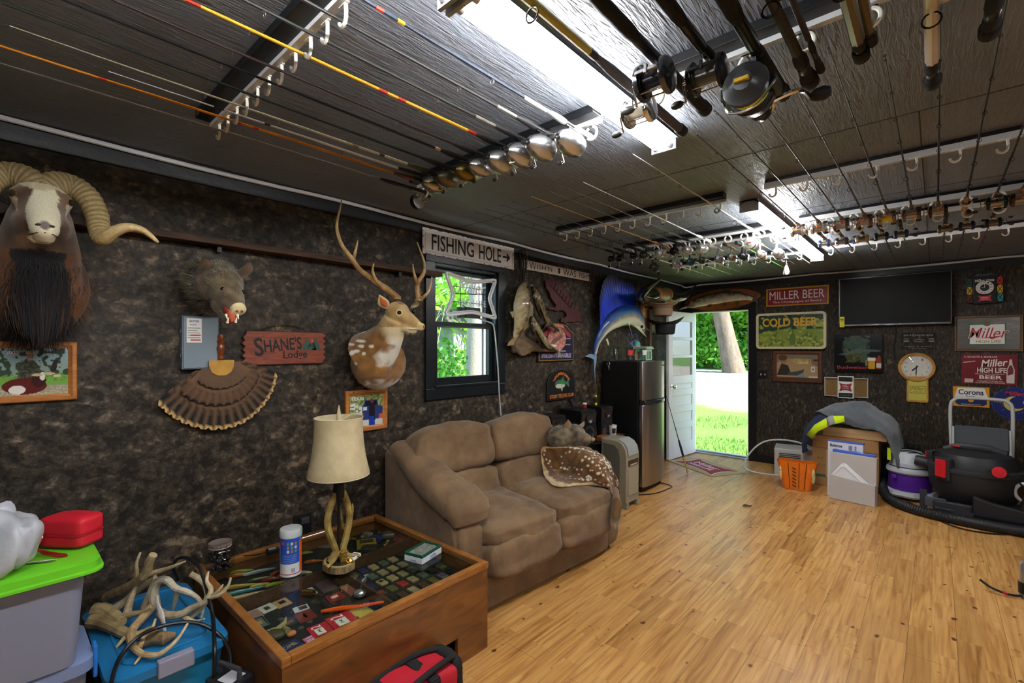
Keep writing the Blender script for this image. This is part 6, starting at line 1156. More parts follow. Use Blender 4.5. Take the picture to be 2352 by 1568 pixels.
# ---------------------------------------------------------------- sofa
SUEDE=mat('brown_microfibre',srgb(134,106,75),.85,bump=.4,bs=18,c2=srgb(98,75,50),vs=5,sheen=.15)
def cushion(sx,sy,sz,puff=.5,n=14,wr=.004,seed=0,fz=None): # soft rounded box, crowned and creased
    b=B();N_=n;pts={};
    def key(v): return tuple(round(q,4) for q in v)
    def add(v):
        k=key(v)
        if k in pts: return pts[k]
        x,y,z=v;e=7.0
        r=(abs(x)**e+abs(y)**e+abs(z)**e)**(1/e);m=max(abs(x),abs(y),abs(z));s=m/r if r else 1;x,y,z=x*s,y*s,z*s
        cr=(1-x*x*.9)*(1-y*y*.9);z2=z*(1-puff*.35+puff*.35*cr*1.6)
        p=Vector((x*sx,y*sy,z2*sz));q=noise.noise(p*9+Vector((seed,0,0)));c=abs(noise.noise(Vector((p.x*5+seed,p.y*16,p.z*5))));p+=Vector((x,y,z)).normalized()*(wr*q*2-wr*2.2*max(0,.25-c)*3*max(0,(abs(x)*.7+abs(y)*.7)-.45))
        if fz:p=fz(p)
        b.v.append(tuple(p));pts[k]=len(b.v)-1; return pts[k]
    for ax in range(3):
        for s in (-1,1):
            g=[]
            for i in range(N_+1):
                row=[]
                for j in range(N_+1):
                    u,v=-1+2*i/N_,-1+2*j/N_;p=[0,0,0];p[ax]=s;p[(ax+1)%3]=u;p[(ax+2)%3]=v;row.append(add(p))
                g.append(row)
            for i in range(N_):
                for j in range(N_):b.f.append((g[i][j],g[i+1][j],g[i+1][j+1],g[i][j+1]))
    return b
def put(b,loc,rot=(0,0,0)):M_=Matrix.Translation(loc)@Euler(rot).to_matrix().to_4x4();b.v=[tuple(M_@Vector(p)) for p in b.v]; return b
# local x runs along the sofa (left as seen from the front), -y is the front
sofa=thing('loveseat_sofa','brown suede two seat sofa with plump pillow back, against the trophy wall','sofa',(.10,2.53,0),R(90)+R(-4.5))
HW=.76
part('base',B().box(-HW+.10,HW-.10,-.80,-.05,.03,.30),SUEDE,sofa,bevel=.02,bseg=3)
for i,s in enumerate((-1,1)):
    # arm side panel: tall at the back, sweeping down to the front
    P=[(-.83,.03),(-.02,.03),(-.02,.88),(-.06,.90),(-.16,.88),(-.30,.78),(-.46,.71),(-.66,.65),(-.78,.60),(-.82,.5)]
    b=B();x0,x1=s*(HW-.03*(s>0)),s*(HW-.2);P=[(y,z-.05*(z>.4)) for y,z in P];vs=[(x0,y,z) for y,z in P]+[(x1,y,z) for y,z in P];n=len(P);b.add(vs,[tuple(range(n)),tuple(range(2*n-1,n-1,-1))]+[(k,(k+1)%n,(k+1)%n+n,k+n) for k in range(n)])
    part('arm_panel',b,SUEDE,sofa,bevel=.025,bseg=3)
    # padded arm roll
    pp=[(s*(HW-.11),-.08,.85),(s*(HW-.115),-.22,.81),(s*(HW-.12),-.38,.735),(s*(HW-.125),-.54,.675),(s*(HW-.13),-.68,.64),(s*(HW-.13),-.77,.605),(s*(HW-.13),-.80,.53)]
    pp=[(x+(.02 if s<0 else 0)*s*-1*0+s*(.02 if s<0 else -.03),y,z) for x,y,z in pp];Q=spline(pp,7);wd=lerps([q_*(1 if s<0 else .82) for q_ in (.08,.105,.12,.13,.14,.14,.11)],7);th=lerps([.05,.07,.085,.09,.09,.085,.05],7);b=B();rings=[]
    for k,q in enumerate(Q):
        d=(Q[min(k+1,len(Q)-1)]-Q[max(0,k-1)]).normalized();u=Vector((1,0,0)).cross(d)
        if u.z<0:u=-u
        ring=[]
        for j in range(28):
            a=2*pi*j/28;ca,sa=cos(a),sin(a);e=.72;px_=(abs(ca)**e)*(1 if ca>0 else -1)*wd[k];pz_=(abs(sa)**e)*(1 if sa>0 else -1)*th[k];wv=.006*noise.noise(Vector((k*.55,ca*1.4+s,sa*1.4)))*(1 if sa>-.3 else .2)
            ring.append(q+Vector((1,0,0))*(px_*(1+wv*6))+u*(pz_+wv*2))
        rings.append(ring)
    part('arm_pad',b.loft(rings),SUEDE,sofa,smooth='all')
    part('arm_front',put(cushion(.085,.05,.25,.2,8,.003,3+i),(s*(HW-.09),-.80,.29)),SUEDE,sofa,smooth='all')
part('back_frame',B().box(-HW+.1,HW-.1,-.22,-.02,.1,.84),SUEDE,sofa,bevel=.03,bseg=3)
for i,s in enumerate((-1,1)):
    cx=s*.33
    part('headrest_pillow',put(cushion(.325,.12,.165,.5,18,.006,10+i, lambda p,s=s:Vector((p.x*(1-.10*max(0,p.z/.165)*(p.x*s>0)),p.y,p.z+.012*(1-(p.x/.325)**2)))),(s*.33-.05,-.24,.815),(R(-14),0,0)),SUEDE,sofa,smooth='all')
    part('lumbar_pad',put(cushion(.31,.11,.13,.6,16,.006,14+i),(s*.315-.02,-.28,.555),(R(-12),0,0)),SUEDE,sofa,smooth='all')
    part('seat_cushion',put(cushion(.298,.315,.082,.9,22,.009,20+i),(s*.30,-.62,.45),(R(2),0,0)),SUEDE,sofa,smooth='all')
    part('footrest_pad',put(cushion(.298,.08,.112,.6,16,.006,30+i),(s*.30,-.87,.315),(R(-6),0,0)),SUEDE,sofa,smooth='all')
part('front_skirt',B().box(-.615,.615,-.85,-.78,.03,.27),SUEDE,sofa,bevel=.012);part('sofa_foot',B().box(-.7,-.62,-.80,-.7,0,.03).box(.62,.7,-.80,-.7,0,.03),INK,sofa,smooth=False)
# ---------------------------------------------------------------- spotted hide over the right arm
rn=random.Random(41);t=thing('axis_deer_hide','white spotted brown deer hide draped over the far sofa arm','animal hide',(0,0,0))
zz= lambda x,y:(1200+x*.2211,900+y*.2211)
def hp(x,y,d): return PX(*zz(x,y),d)
rows=[ # across the seat (inner edge) -> over the arm -> hanging down outside; each row from the back of the sofa to its front
 [(190,640,.38),(205,760,.50),(235,880,.60),(330,975,.66),(450,985,.72),(560,968,.80),(700,962,.90),(850,980,.98)],
 [(200,590,.40),(255,700,.50),(330,800,.58),(430,880,.66),(550,900,.74),(660,900,.84),(770,905,.92),(880,985,1.0)],
 [(230,572,.42),(330,640,.50),(430,720,.58),(530,790,.66),(640,820,.76),(740,830,.86),(830,850,.95),(905,1010,1.02)],
 [(330,572,.42),(430,610,.50),(530,660,.58),(630,710,.68),(730,750,.78),(810,790,.88),(880,860,.97),(930,1060,1.02)],
 [(420,575,.40),(520,590,.48),(610,620,.56),(700,660,.68),(790,710,.79),(860,780,.89),(930,880,.97),(960,1080,1.0)],
 [(500,580,.36),(600,590,.44),(690,615,.54),(780,650,.66),(850,715,.78),(910,795,.87),(970,920,.93),(1000,1080,.95)],
 [(560,582,.30),(660,590,.38),(750,620,.48),(830,665,.60),(900,740,.74),(950,830,.84),(1000,960,.88),(1015,1100,.90)]]
from mathutils.bvhtree import BVHTree
vs_,fs_=[],[];bpy.context.view_layer.update()
for ch in sofa.children:n0=len(vs_);vs_+=[ch.matrix_world@v.co for v in ch.data.vertices];fs_+=[tuple(i+n0 for i in p.vertices) for p in ch.data.polygons]
BV=BVHTree.FromPolygons(vs_,fs_);EYE_=Vector((CAMX,0,CAMZ))
G2=[spline([Vector((x,y,0)) for x,y,d in r],6) for r in rows];m=len(G2[0]);C2_=[spline([G2[i][j] for i in range(len(G2))],7) for j in range(m)];nR=len(C2_[0]);D_=[[None]*nR for _ in range(m)];RY=[[None]*nR for _ in range(m)]
for j in range(m):
    for i in range(nR):
        d=Vector(ray(*zz(C2_[j][i].x,C2_[j][i].y)));h=BV.ray_cast(EYE_,d.normalized());RY[j][i]=d.normalized();D_[j][i]=h[3] if h[0] and h[3]<4.3 else None
raw=[r[:] for r in D_]
for _ in range(60):
    for j in range(m):
        for i in range(nR):
            nb=[D_[jj][ii] for jj,ii in ((j-1,i),(j+1,i),(j,i-1),(j,i+1)) if 0<=jj<m and 0<=ii<nR and D_[jj][ii] is not None]
            if nb:
                a_=sum(nb)/len(nb);v_=a_ if D_[j][i] is None else D_[j][i]*.4+a_*.6;D_[j][i]=min(v_,raw[j][i]-.012) if raw[j][i] else v_
Cc_=[[EYE_+RY[j][i]*(D_[j][i]-.012) for i in range(nR)] for j in range(m)]
H_=[spline(r,3) for r in Cc_];nR=len(H_[0]);Cc_=[list(q) for q in zip(*[spline([H_[j][i] for j in range(len(H_))],3) for i in range(nR)])];m=len(Cc_);b=B();b.c=[]
SP=[(Cc_[int(rn.uniform(.04,.96)*m)][int(rn.uniform(.12,.97)*nR)],rn.uniform(.7,1.35)) for _ in range(105)]
for k in range(16):SP.append((Cc_[int((.08+.055*k)*m)][int(.15*nR)],.9));SP.append((Cc_[int((.05+.05*k)*m)][int(.80*nR)],.8))
for j in range(m):
    for i in range(nR):
        p=Cc_[j][i];b.v.append(tuple(p+Vector((.004*noise.noise(p*30),0,.006*noise.noise(p*14)))));u,v=i/(nR-1),j/(m-1);n=nz(p,25);c=mix(lin(92,62,32),lin(132,94,52),.5+n-.5*abs(u-.6))
        if u<.08+.03*n:c=mix(lin(176,140,92),lin(206,184,146),.5+n)
        if v<.04:c=lin(186,146,94)
        for q,r in SP:
            if abs(p.z-q.z)<.016 and abs(p.y-q.y)<.016 and abs(p.x-q.x)<.02:c=mix(c,lin(222,214,196),(.0088*r-(p-q).length)/.003)
        b.c.append(c)
for j in range(m-1):
    for i in range(nR-1):b.f.append((j*nR+i,j*nR+i+1,(j+1)*nR+i+1,(j+1)*nR+i))
sk=part('hide',b,HIDE,t,smooth='all');md=sk.modifiers.new('t','SOLIDIFY');md.thickness=.008;md.offset=0
hb=B();hb.v=b.v;hb.f=b.f
# pale belly fringe on the seat and the hanging white leg
bl=B().ell(hp(265,930,.62),(.05,.045,.02),16,8);skb=blend(bl,.008,3);part('belly_fringe',colour(skb, lambda p:lin(228,220,196)),HIDE,t);hair(t,skb,1600,.04,.0012, lambda q:(.4,-.8,-.4), lambda q:lin(230,222,200),rn,'fringe_fur')
l0,l1,l2,l3=hp(965,1040,1.03),hp(975,1160,1.11),hp(965,1280,1.12),hp(945,1370,1.11);lg=B().tube([l0,l1,l2,l3],[.05,.065,.068,.045],14,flat=.5);lg=blend(lg,.009,3);part('hanging_leg',colour(lg, lambda p:mix(lin(110,78,44),lin(226,216,190),(l0.z-p.z)*7-.6+p.y*0)),HIDE,t)
hair(t,lg,2600,.04,.0011, lambda q:(.05,.05,-1), lambda q:mix(lin(110,78,44),lin(228,220,198),(l0.z-q.z)*7-.6),rn,'leg_fur')
# ---------------------------------------------------------------- fox on the sofa back
rn=random.Random(42);root=Vector(PX(1325,1018,.45));t=thing('coyote_head_mount','small grey tan coyote head resting at the far end of the sofa','animal trophy',root)
P= lambda x,y,d:hp(x,y-14,d+.13)-root
b=B();b.ell(P(440,500,.42),(.08,.10,.075),18,12);b.ell(P(545,480,.47),(.07,.075,.065),16,12);b.tube([P(555,490,.50),P(620,515,.54),P(672,522,.57)],[.056,.042,.026],14);b.tube([P(555,545,.5),P(640,565,.55)],[.04,.02],12)
skin=blend(b,.0075,4);t.scale=(1.3,1.3,1.3)
def foxcol(p):n=nz(p,35); return mix(lin(190,168,112),lin(150,128,84),.5+n) if p.z<-.02+.02*n and p.y>-.06 else mix(lin(86,78,66),lin(140,124,98),.5+n)
part('head_skin',colour(skin,foxcol),HIDE,t);hair(t,skin,5000,.02,.001, lambda q:(-.3,-.6,.1), lambda q:mix(foxcol(q),lin(60,54,46),.3*abs(nz(q,90))),rn,lift=.4,segs=2)
for bp,tp in (((500,460,.46),(496,362,.47)),((565,440,.46),(622,372,.45))):b=ear(B(),P(*bp),P(*tp),(.4,1,.2),.034);b.c=[lin(134,108,76)]*len(b.v);part('ear',b,HIDE,t)
part('eye',B().ell(P(600,494,.545),(.009,.01,.008),10,8),EYE,t);part('nose',B().ell(P(690,517,.585),(.014,.015,.013),10,8),pm(150,128,84,.5),t);part('mouth_line',B().tube([P(690,535,.585),P(650,552,.575),P(610,560,.56)],.003,6),pm(70,56,40),t)
# ---------------------------------------------------------------- display table
X0,X1,Y0,Y1,ZT=.075,1.105,.688,1.70,.43
CAB=wood('amber_stained_ply',srgb(84,48,18),srgb(136,84,36),(1.5,1.5,6),.32,.3,2.2)
tb=thing('display_table','square amber wood display table with glass top full of collectibles','display table',(0,0,0))
TK=.022;ZI=ZT-.085
b=B();b.box(X0,X0+TK,Y0,Y1,0,ZT-.012);b.box(X0+TK,X1-TK,Y0,Y0+TK,0,ZT-.012);b.box(X0+TK,X1-TK,Y1-TK,Y1,0,ZT-.012)
part('side_panels',b,CAB,tb,smooth=False)
b=B();nz0,nz1,zo=Y0+.30,Y1-.20,.135 # front panel with the low opening
b.box(X1-TK,X1,Y0,nz0,0,ZT-.012);b.box(X1-TK,X1,nz1,Y1,0,ZT-.012);b.box(X1-TK,X1,nz0,nz1,zo,ZT-.012);part('front_panel',b,CAB,tb,smooth=False)
b=B();e=.03
b.box(X0-.004,X1+.004,Y0-.004,Y0+e,ZT-.03,ZT+.004);b.box(X0-.004,X1+.004,Y1-e,Y1+.004,ZT-.03,ZT+.004);b.box(X0-.004,X0+e,Y0+e,Y1-e,ZT-.03,ZT+.004);b.box(X1-e,X1+.004,Y0+e,Y1-e,ZT-.03,ZT+.004);part('top_rim',b,wood('amber_rim',srgb(122,74,30),srgb(164,108,50),(3,3,20),.3,.3),tb,smooth=False,bevel=.004)
FELT=pm(22,24,20,.9,var=.3,vs=12);part('tray_floor',B().box(X0+TK,X1-TK,Y0+TK,Y1-TK,ZI-.012,ZI),FELT,tb,smooth=False)
XD,YD=.50,1.20 # partitions
DIV=wood('divider_wood',srgb(56,36,20),srgb(84,56,32),(2,12,12),.5)
part('divider',B().box(XD-.008,XD+.008,Y0+e,Y1-e,ZI,ZI+.055),DIV,tb,smooth=False);part('divider',B().box(XD+.008,X1-e,YD-.006,YD+.006,ZI,ZI+.05),DIV,tb,smooth=False)
part('glass_top',B().box(X0+e-.008,X1-e+.008,Y0+e-.008,Y1-e+.008,ZT-.012,ZT-.005),glass('table_glass',(.92,.95,.93)),tb,smooth=False)
part('inner_shelf',B().box(X0+TK,X1-TK,Y0+TK,Y1-TK,ZI-.03,ZI-.014),DIV,tb,smooth=False)
# ---- things in the display tray
rn=random.Random(51)
def tz(x,y): return PZ(x,y,ZI)
z2= lambda x,y:(460+x*.2891,1150+y*.2891)
def onz(x,y,h=0):q=z2(x,y); return PZ(q[0],q[1],ZI+h)
def card(label,pts,col,detail=None,th=.004,group='cards in the display table',cat='card',name='card'):
    q=[onz(*p,th) for p in pts];c=sum(q,Vector())/4;ax=((q[1]-q[0])+(q[2]-q[3])).normalized();w=((q[1]-q[0]).length+(q[2]-q[3]).length)/4;hgt=((q[3]-q[0]).length+(q[2]-q[1]).length)/4;ang=atan2(ax.y,ax.x)
    t=thing(name,label,cat,(c.x,c.y,ZI+.0005),ang,group);part('base',B().box(-w,w,-hgt,hgt,0,th),pm(*col,.35),t,smooth=False)
    for (x0,x1,y0,y1,cc) in detail or []:part('printed_area',B().box(x0*w,x1*w,y0*hgt,y1*hgt,th,th+.0005),pm(*cc,.35),t,smooth=False)
    return t,w,hgt,th
def flat(t,s,x0,x1,y0,y1,z,m):o=text(t,s,x0,x1,y0,y1,m,0);o.rotation_euler=(-pi/2,0,0);o.location=(0,0,z); return o
def flat2(t,s,x0,x1,y0,y1,z,m):o=text(t,s,x0,x1,y0,y1,m,0);o.rotation_euler=(R(-90),0,0);o.location=(0,0,z); return o
def ftext(t,s,x0,x1,y0,y1,z,m): # lettering lying flat, reading along local x, up is local y
    o=text(t,s,x0,x1,y0,y1,m,0);o.data.transform(Matrix(((1,0,0,0),(0,0,1,0),(0,-1,0,z),(0,0,0,1)))); return o
t,w,hh,th=card('navy card with gold lettering in the tray corner nearest the camera',[(620,1170),(755,1092),(850,1150),(700,1235)],(34,44,88));ftext(t,'CAMEL',-w*.7,w*.7,.1*hh,.6*hh,th,pm(206,176,96));ftext(t,'Vintage Blend',-w*.6,w*.6,-.7*hh,-.35*hh,th,pm(176,140,80))
def pack(label,pts,n):
    t,w,hh,th=card(label,pts,(176,36,52),[(-.75,.3,-.35,.55,(222,220,206))],.005);part('animal_print',B().tube([(-.45*w,0,th+.001),(-.3*w,.25*hh,th+.001),(-.15*w,.05*hh,th+.001),(0,.25*hh,th+.001),(.12*w,-.05*hh,th+.001)],.0016,4),pm(40,60,44),t);ftext(t,n,.42*w,.8*w,-.3*hh,.7*hh,th,PLATE)
pack('red card marked 2, nearer the navy card',[(905,1090),(850,1020),(985,950),(1070,1035)],'2');pack('red card marked 2, farther from the navy card',[(1075,1030),(1000,950),(1165,860),(1265,945)],'2')
t,w,hh,th=card('pink card marked 11 beside the navy card',[(870,1145),(805,1100),(900,1060),(950,1105)],(196,92,140),[(-.95,-.1,-.9,.8,(214,208,200))]);ftext(t,'11',.1*w,.75*w,-.6*hh,.7*hh,th,PLATE)
card('bright pink card under the orange toothbrush handle',[(1115,1025),(1085,990),(1240,905),(1280,950)],(204,70,130));card('mustard yellow booklet with black edge by the front rim',[(1240,940),(1165,880),(1300,810),(1410,865)],(186,170,66),[(-1,1,-1,-.75,(24,24,26))])
card('brown red card with gold border in the front compartment',[(800,975),(745,910),(865,850),(935,915)],(104,40,34),[(-.9,.9,-.85,.85,(116,46,38)),(-.4,.4,-.1,.2,(186,150,90))]);card('white edged trading card with cat portrait by the divider',[(440,860),(345,890),(420,950),(515,905)],(170,140,132),[(-.8,.8,-.8,.8,(150,116,110))])
card('white card with green black ink squiggle near the divider',[(500,890),(440,850),(560,812),(620,850)],(190,186,168),[(-.5,.4,-.3,.4,(50,60,60))]);card('tan card with dark animal print beside the squiggle card',[(620,850),(560,805),(680,770),(735,810)],(176,140,90),[(-.3,.5,-.5,.4,(40,34,40))]);card('green backed card with orange ball print at the tray corner',[(440,1010),(395,950),(490,910),(560,980)],(84,110,100),[(-.5,.2,-.3,.6,(196,130,80)),(-.9,.9,-.9,-.7,(20,22,24))])
card('red card numbered 70 near the brass spool',[(1030,805),(1000,770),(1095,715),(1165,765)],(130,40,40),[(-.2,.5,-.4,.5,(200,180,170))]);card('maroon edged photo card beside the silver bow',[(1200,760),(1115,690),(1190,640),(1290,720)],(110,56,54),[(-.85,.85,-.85,.85,(136,84,76))]);card('white leaflet with red cap picture',[(850,745),(805,710),(890,685),(935,735)],(190,184,176),[(-.5,.6,-.4,.6,(112,52,54))]);card('clear case of purple pins behind the cards',[(985,735),(910,660),(1010,615),(1090,680)],(92,78,84),[(-.8,.8,-.8,.8,(110,84,90))]);card('purple grey card under the corner of the front rim',[(1400,800),(1330,760),(1440,740),(1480,800)],(80,62,84))
card('red ribbon strip near the tray corner',[(500,1060),(485,1040),(590,1000),(600,1020)],(130,46,50),th=.003,cat='ribbon');card('small white folded ticket by the wipes reflection',[(760,900),(735,850),(845,820),(860,840)],(200,200,196),[(-.7,.7,-.8,.3,(60,56,60))])
def blob(name,label,cat,x,y,fn,mt,group='curios in the display table',ang=None):
    q=onz(x,y);t=thing(name,label,cat,(q.x,q.y,ZI),ang if ang is not None else rn.uniform(0,6),group);part('body',fn,mt,t); return t
t=blob('wooden_pipe','pale curved antler pipe lying by the tray corner','pipe',640,1010,B().tube([(-.06,.02,.012),(-.03,-.002,.012),(.02,-.006,.012),(.055,.012,.012)],[.014,.011,.008,.004],10),pm(156,142,92,.5),ang=2.2)
blob('orange_stone','smooth orange stone beside the antler pipe','stone',725,1080,B().ell((0,0,.013),(.018,.014,.013)),pm(190,116,70,.5));blob('horn_tip','small tan horn tip in the front compartment','horn',680,1025,B().tube([(-.03,0,.01),(0,.006,.01),(.03,0,.008)],[.012,.009,.003],9),pm(150,134,92,.5));blob('glass_lump','rough dark glass lump in the corner nearest the camera','stone',590,1105,B().ell((0,0,.02),(.042,.03,.02)),pm(70,64,44,.25,bump=.8,bs=40))
blob('brass_spool','brass capped spool with rod beside the white leaflet','spool',870,765,B().tube([(-.03,0,.018),(.02,0,.018)],.018,14).tube([(.02,0,.018),(.09,0,.016)],.004,8),BRASS,ang=.5);blob('folded_knife','black folding pocket knife in the front compartment','knife',1000,855,B().tube([(-.06,0,.01),(-.05,0,.01),(.05,0,.01),(.06,0,.01)],[.006,.012,.012,.006],10),pm(30,32,32,.4),ang=-.2)
t=blob('silver_bow','crumpled silver metal bow near the yellow booklet','ornament',1265,770,B().ell((0,0,.02),(.03,.024,.02)).tube([(0,.01,.02),(-.02,.06,.035),(-.01,.09,.04)],[.018,.016,.02],8,flat=.3),pm(190,192,196,.25,.8,bump=.7,bs=30),ang=.6)
t=blob('orange_toothbrush','translucent orange toothbrush shaped handle on the red cards','tool',1225,880,B().tube([(-.14,0,.018),(-.06,.004,.02),(.02,0,.022),(.14,0,.03)],[.007,.011,.008,.006],8),pm(226,84,24,.2),ang=.95)
for k in range(7):part('dark_bead',B().ell((.02+.016*k,0,.029),(.004,.006,.003),8,6),pm(90,30,16),t)
coins=[(900,800),(930,805),(1060,820),(640,940),(690,975),(1040,880),(870,960),(720,960),(1120,850),(800,1010)]
for k,(x,y) in enumerate(coins):blob('coin',['silver coin','copper coin','dark bronze coin'][k%3]+' in the front compartment, '+['beside the brass spool','touching the spool coin','below the numbered red card','above the antler pipe','near the brown card corner','next to the pocket knife','under the brown red card','between pipe and brown card','behind the red cards','in front of the red cards'][k],'coin',x,y,B().lathe([(0,0),(.012,0),(.012,.002),(0,.002)],16),pm(*[(130,126,116),(150,90,56),(84,74,56)][k%3],.35,.8),'loose coins')
# lures, back compartment (towards the wall)
LC=[('olive green',(86,92,44)),('yellow',(176,150,50)),('orange',(176,92,44)),('silver',(150,156,150)),('tan spotted',(160,140,84)),('teal',(50,112,116)),('red',(150,46,36)),('lime',(132,150,40)),('white',(180,176,150)),('brown',(104,70,40))]
lures=[(240,560,.14,.2,0,'nearest the glass jar'),(440,520,.10,.6,7,'behind the jar'),(330,580,.09,.3,7,'right of the jar'),(310,610,.09,.35,2,'in the left end of the tray'),(470,580,.12,.5,3,'with rainbow sheen'),(310,700,.13,.25,1,'with red eye, near the left rim'),(340,740,.16,.45,5,'long, near the left rim'),(400,770,.19,.4,4,'longest, along the divider'),(480,640,.10,.4,0,'in the middle of the lures'),(600,590,.06,1.2,6,'upright by the wipes tub'),(580,640,.09,.2,6,'below the wipes tub'),(600,680,.08,.5,7,'beside the divider, near the wipes'),(470,690,.07,.5,1,'short, between teal and red'),(740,600,.12,.2,2,'under the wipes tub reflection'),(770,660,.12,.5,8,'by the wipes tub, far side'),(930,600,.10,.4,1,'ribbed, left of the lamp base'),(830,590,.06,.1,8,'small, right of the wipes tub'),(480,465,.16,.6,9,'at the rear edge'),(850,430,.05,.3,7,'small, behind the wipes tub'),(900,500,.08,.2,2,'dull, close to the lamp base')]
for k,(x,y,L_,a,ci,wh) in enumerate(lures):
    q=onz(x,y);t=thing('fishing_lure',LC[ci][0]+' fishing lure '+wh,'lure',(q.x,q.y,ZI+.012),a+.85,'lures in the display table');L_*=1.25;r=.010+.035*L_*.25
    b=B().tube([(-L_/2,0,0),(-L_*.38,0,.002),(-L_*.1,0,.003),(L_*.2,0,.001),(L_*.42,0,0),(L_/2,0,0)],[r*.3,r*.9,r,r*.8,r*.4,r*.15],10,flat=.8);b.c=[tuple(x_*(.55 if noise.noise(Vector(v)*180)>.18 else 1) for x_ in srgb(*LC[ci][1])) for v in b.v];part('body',b,colmat('lure_paint',.25,coat=.5),t)
    part('hook',B().ring((.0,.0,-.010),.007,.0008,'y',10,4,0,R(230)),CHROME,t);part('eye',B().ell((-L_*.36,r*.6,.006),(.003,.003,.003),8,6),pm(226,206,80,.2),t)
# curios, compartment behind the lamp and the grid of matchbooks
rear=[(950,340,'white ruled paper sheet behind the lamp',(120,112,104),.09,'paper'),(1320,360,'yellow picture box right of the lamp',(150,130,40),.055,'box'),(1395,320,'crumpled blue packet in the rear compartment',(40,56,100),.04,'packet'),(1500,290,'grey tobacco tin in the rear corner',(120,120,104),.045,'tin'),(1450,250,'brass label plate in the rear corner',(140,120,70),.03,'plate'),(1330,290,'white reel case behind the yellow box',(130,128,112),.03,'case'),(1600,310,'coiled red cord in the rear compartment',(110,44,40),.045,'cord'),(1200,320,'pair of brass spinners behind the lamp stem',(140,110,54),.02,'lure'),(1270,300,'ivory reel knob behind the lamp',(140,136,112),.022,'knob'),(1350,400,'dark leather pouch below the yellow box',(44,42,34),.05,'pouch'),(1490,350,'tangle of gold swivels in the rear compartment',(150,110,66),.03,'tackle'),(1360,180,'grey file blade in the rear corner',(90,92,90),.03,'tool')]
for (x,y,lb,c,s,cat) in rear:
    q=onz(x,y);b=B()
    if cat in ('paper','plate','tool'):b.box(-s,s,-s*.6,s*.6,0,.003)
    elif cat in ('box','packet','tin','case','pouch'):b=put(cushion(s,s*.65,.016,.3,6,.002,x),(0,0,.016)) if cat!='box' else B().box(-s,s,-s*.7,s*.7,0,.03)
    elif cat=='cord':
        for k in range(3):b.ring((0,0,.006+.007*k),s-.006*k,.005,'z',24,6)
    else:
        for k in range(4):b.ell((rn.uniform(-s,s),rn.uniform(-s,s),.01),(.011,.009,.009),10,6)
    t=thing(cat.replace('paper','paper_sheet'),lb,cat,(q.x,q.y,ZI),.7+rn.uniform(-.4,.4),'curios in the display table');part('body',b,pm(*c,.35,.6 if cat in ('tin','plate','lure','tackle') else 0),t)
    if cat=='box':part('picture',B().box(-s*.7,s*.7,-s*.45,s*.45,.03,.031),pm(70,62,30,.4),t,smooth=False)
    if cat=='paper':part('printed_line',B().box(-s*.8,s*.8,.01,.012,.003,.0034).box(-s*.8,s*.8,-.02,-.018,.003,.0034).box(0,.002,-s*.5,s*.5,.003,.0034),pm(60,54,50),t,smooth=False)
LG=[('cream',(176,164,120)),('green grey',(84,96,76)),('black',(26,27,28)),('navy blue',(40,44,84)),('purple',(84,50,86)),('red',(156,44,42)),('tan',(166,146,100)),('olive',(90,86,44)),('steel',(104,106,104)),('brown',(70,54,38))]
names_c=['first','second','third','fourth','fifth','sixth','seventh','eighth'];grid=[[7,3,6,1,6,2,1,8],[3,1,0,6,0,1,2,1],[3,6,6,0,1,1,4,0],[9,7,5,0,1,2,7,1],[2,9,0,9,7,8,2,2],[2,4,2,2,9,2,7,2]]
ox,oy=XD+.05,YD+.055;cw,ch=.056,.060
for r_ in range(6):
    for c_ in range(7):
        ci=grid[r_][c_];x=ox+r_*.088+.02;y=oy+c_*.061;t=thing('lighter','%s flat lighter, %s from the divider in the %s row from the tray middle'%(LG[ci][0],names_c[c_],names_c[r_]),'lighter',(x,y,ZI),rn.uniform(-.03,.03),'flat lighters in rows');part('case',B().box(-.027,.027,-.02,.02,0,.010),pm(*LG[ci][1],.28,.5 if ci in (8,0) else .1),t,smooth=False,bevel=.002);part('lid_seam',B().box(.008,.0092,-.0204,.0204,.0002,.0104),INK,t,smooth=False)
        if (r_*7+c_)%3==0:part('emblem',B().box(-.018,.002,-.011,.011,.010,.0106),pm(*LG[(ci+6)%10][1],.4),t,smooth=False)
for k in range(2):q=onz(2015+28*k,475+14*k);t=thing('yellow_matchbook','bright yellow matchbook near the table corner, '+['left of the two','right of the two'][k],'matchbook',(q.x,q.y,ZI),.0,'pair of yellow matchbooks');part('cover',B().box(-.012,.012,-.026,.026,0,.006),pm(176,166,30,.4),t,smooth=False,bevel=.001)
card('black card with white script about a buck, near the divider',[(1285,620),(1268,600),(1365,565),(1385,585)],(20,20,22),[(-.9,.9,-.3,.4,(176,174,168))])
# ---------------------------------------------------------------- lamp on the table
lp=thing('table_lamp','antler table lamp with flared cream shade, on the display table','lamp',(.60,1.165,ZT+.004))
SH=mat('parchment_shade',srgb(196,182,146),.8,bump=.12,bs=20,c2=srgb(170,156,120),vs=9)
sz= lambda v:CAMZ+(798-v)/FPX*(1.165*cos(TH)+(2.8-.60)*sin(TH))-(ZT+.004)
b=B();prof=[(.137,.0),(.139,.006),(.130,.035),(.119,.08),(.111,.13),(.107,.19),(.108,.215),(.106,.216),(.105,.19),(.109,.13),(.117,.08),(.128,.035),(.136,.004)]
zs=sz(1090);zt=sz(958);k=(zt-zs)/.216;prof=[(r*1.06,zs+h_*k) for r,h_ in prof];part('lamp_shade',b.lathe(prof,48,cap=False),SH,lp);b=B()
for i in (0,6):b.ring((0,0,prof[i][1]),prof[i][0],.0022,'z',48,6)
for a in (0,2.1,4.2):b.tube([(0,0,zt-.02),(.105*cos(a),.105*sin(a),zt-.004)],.0018,5)
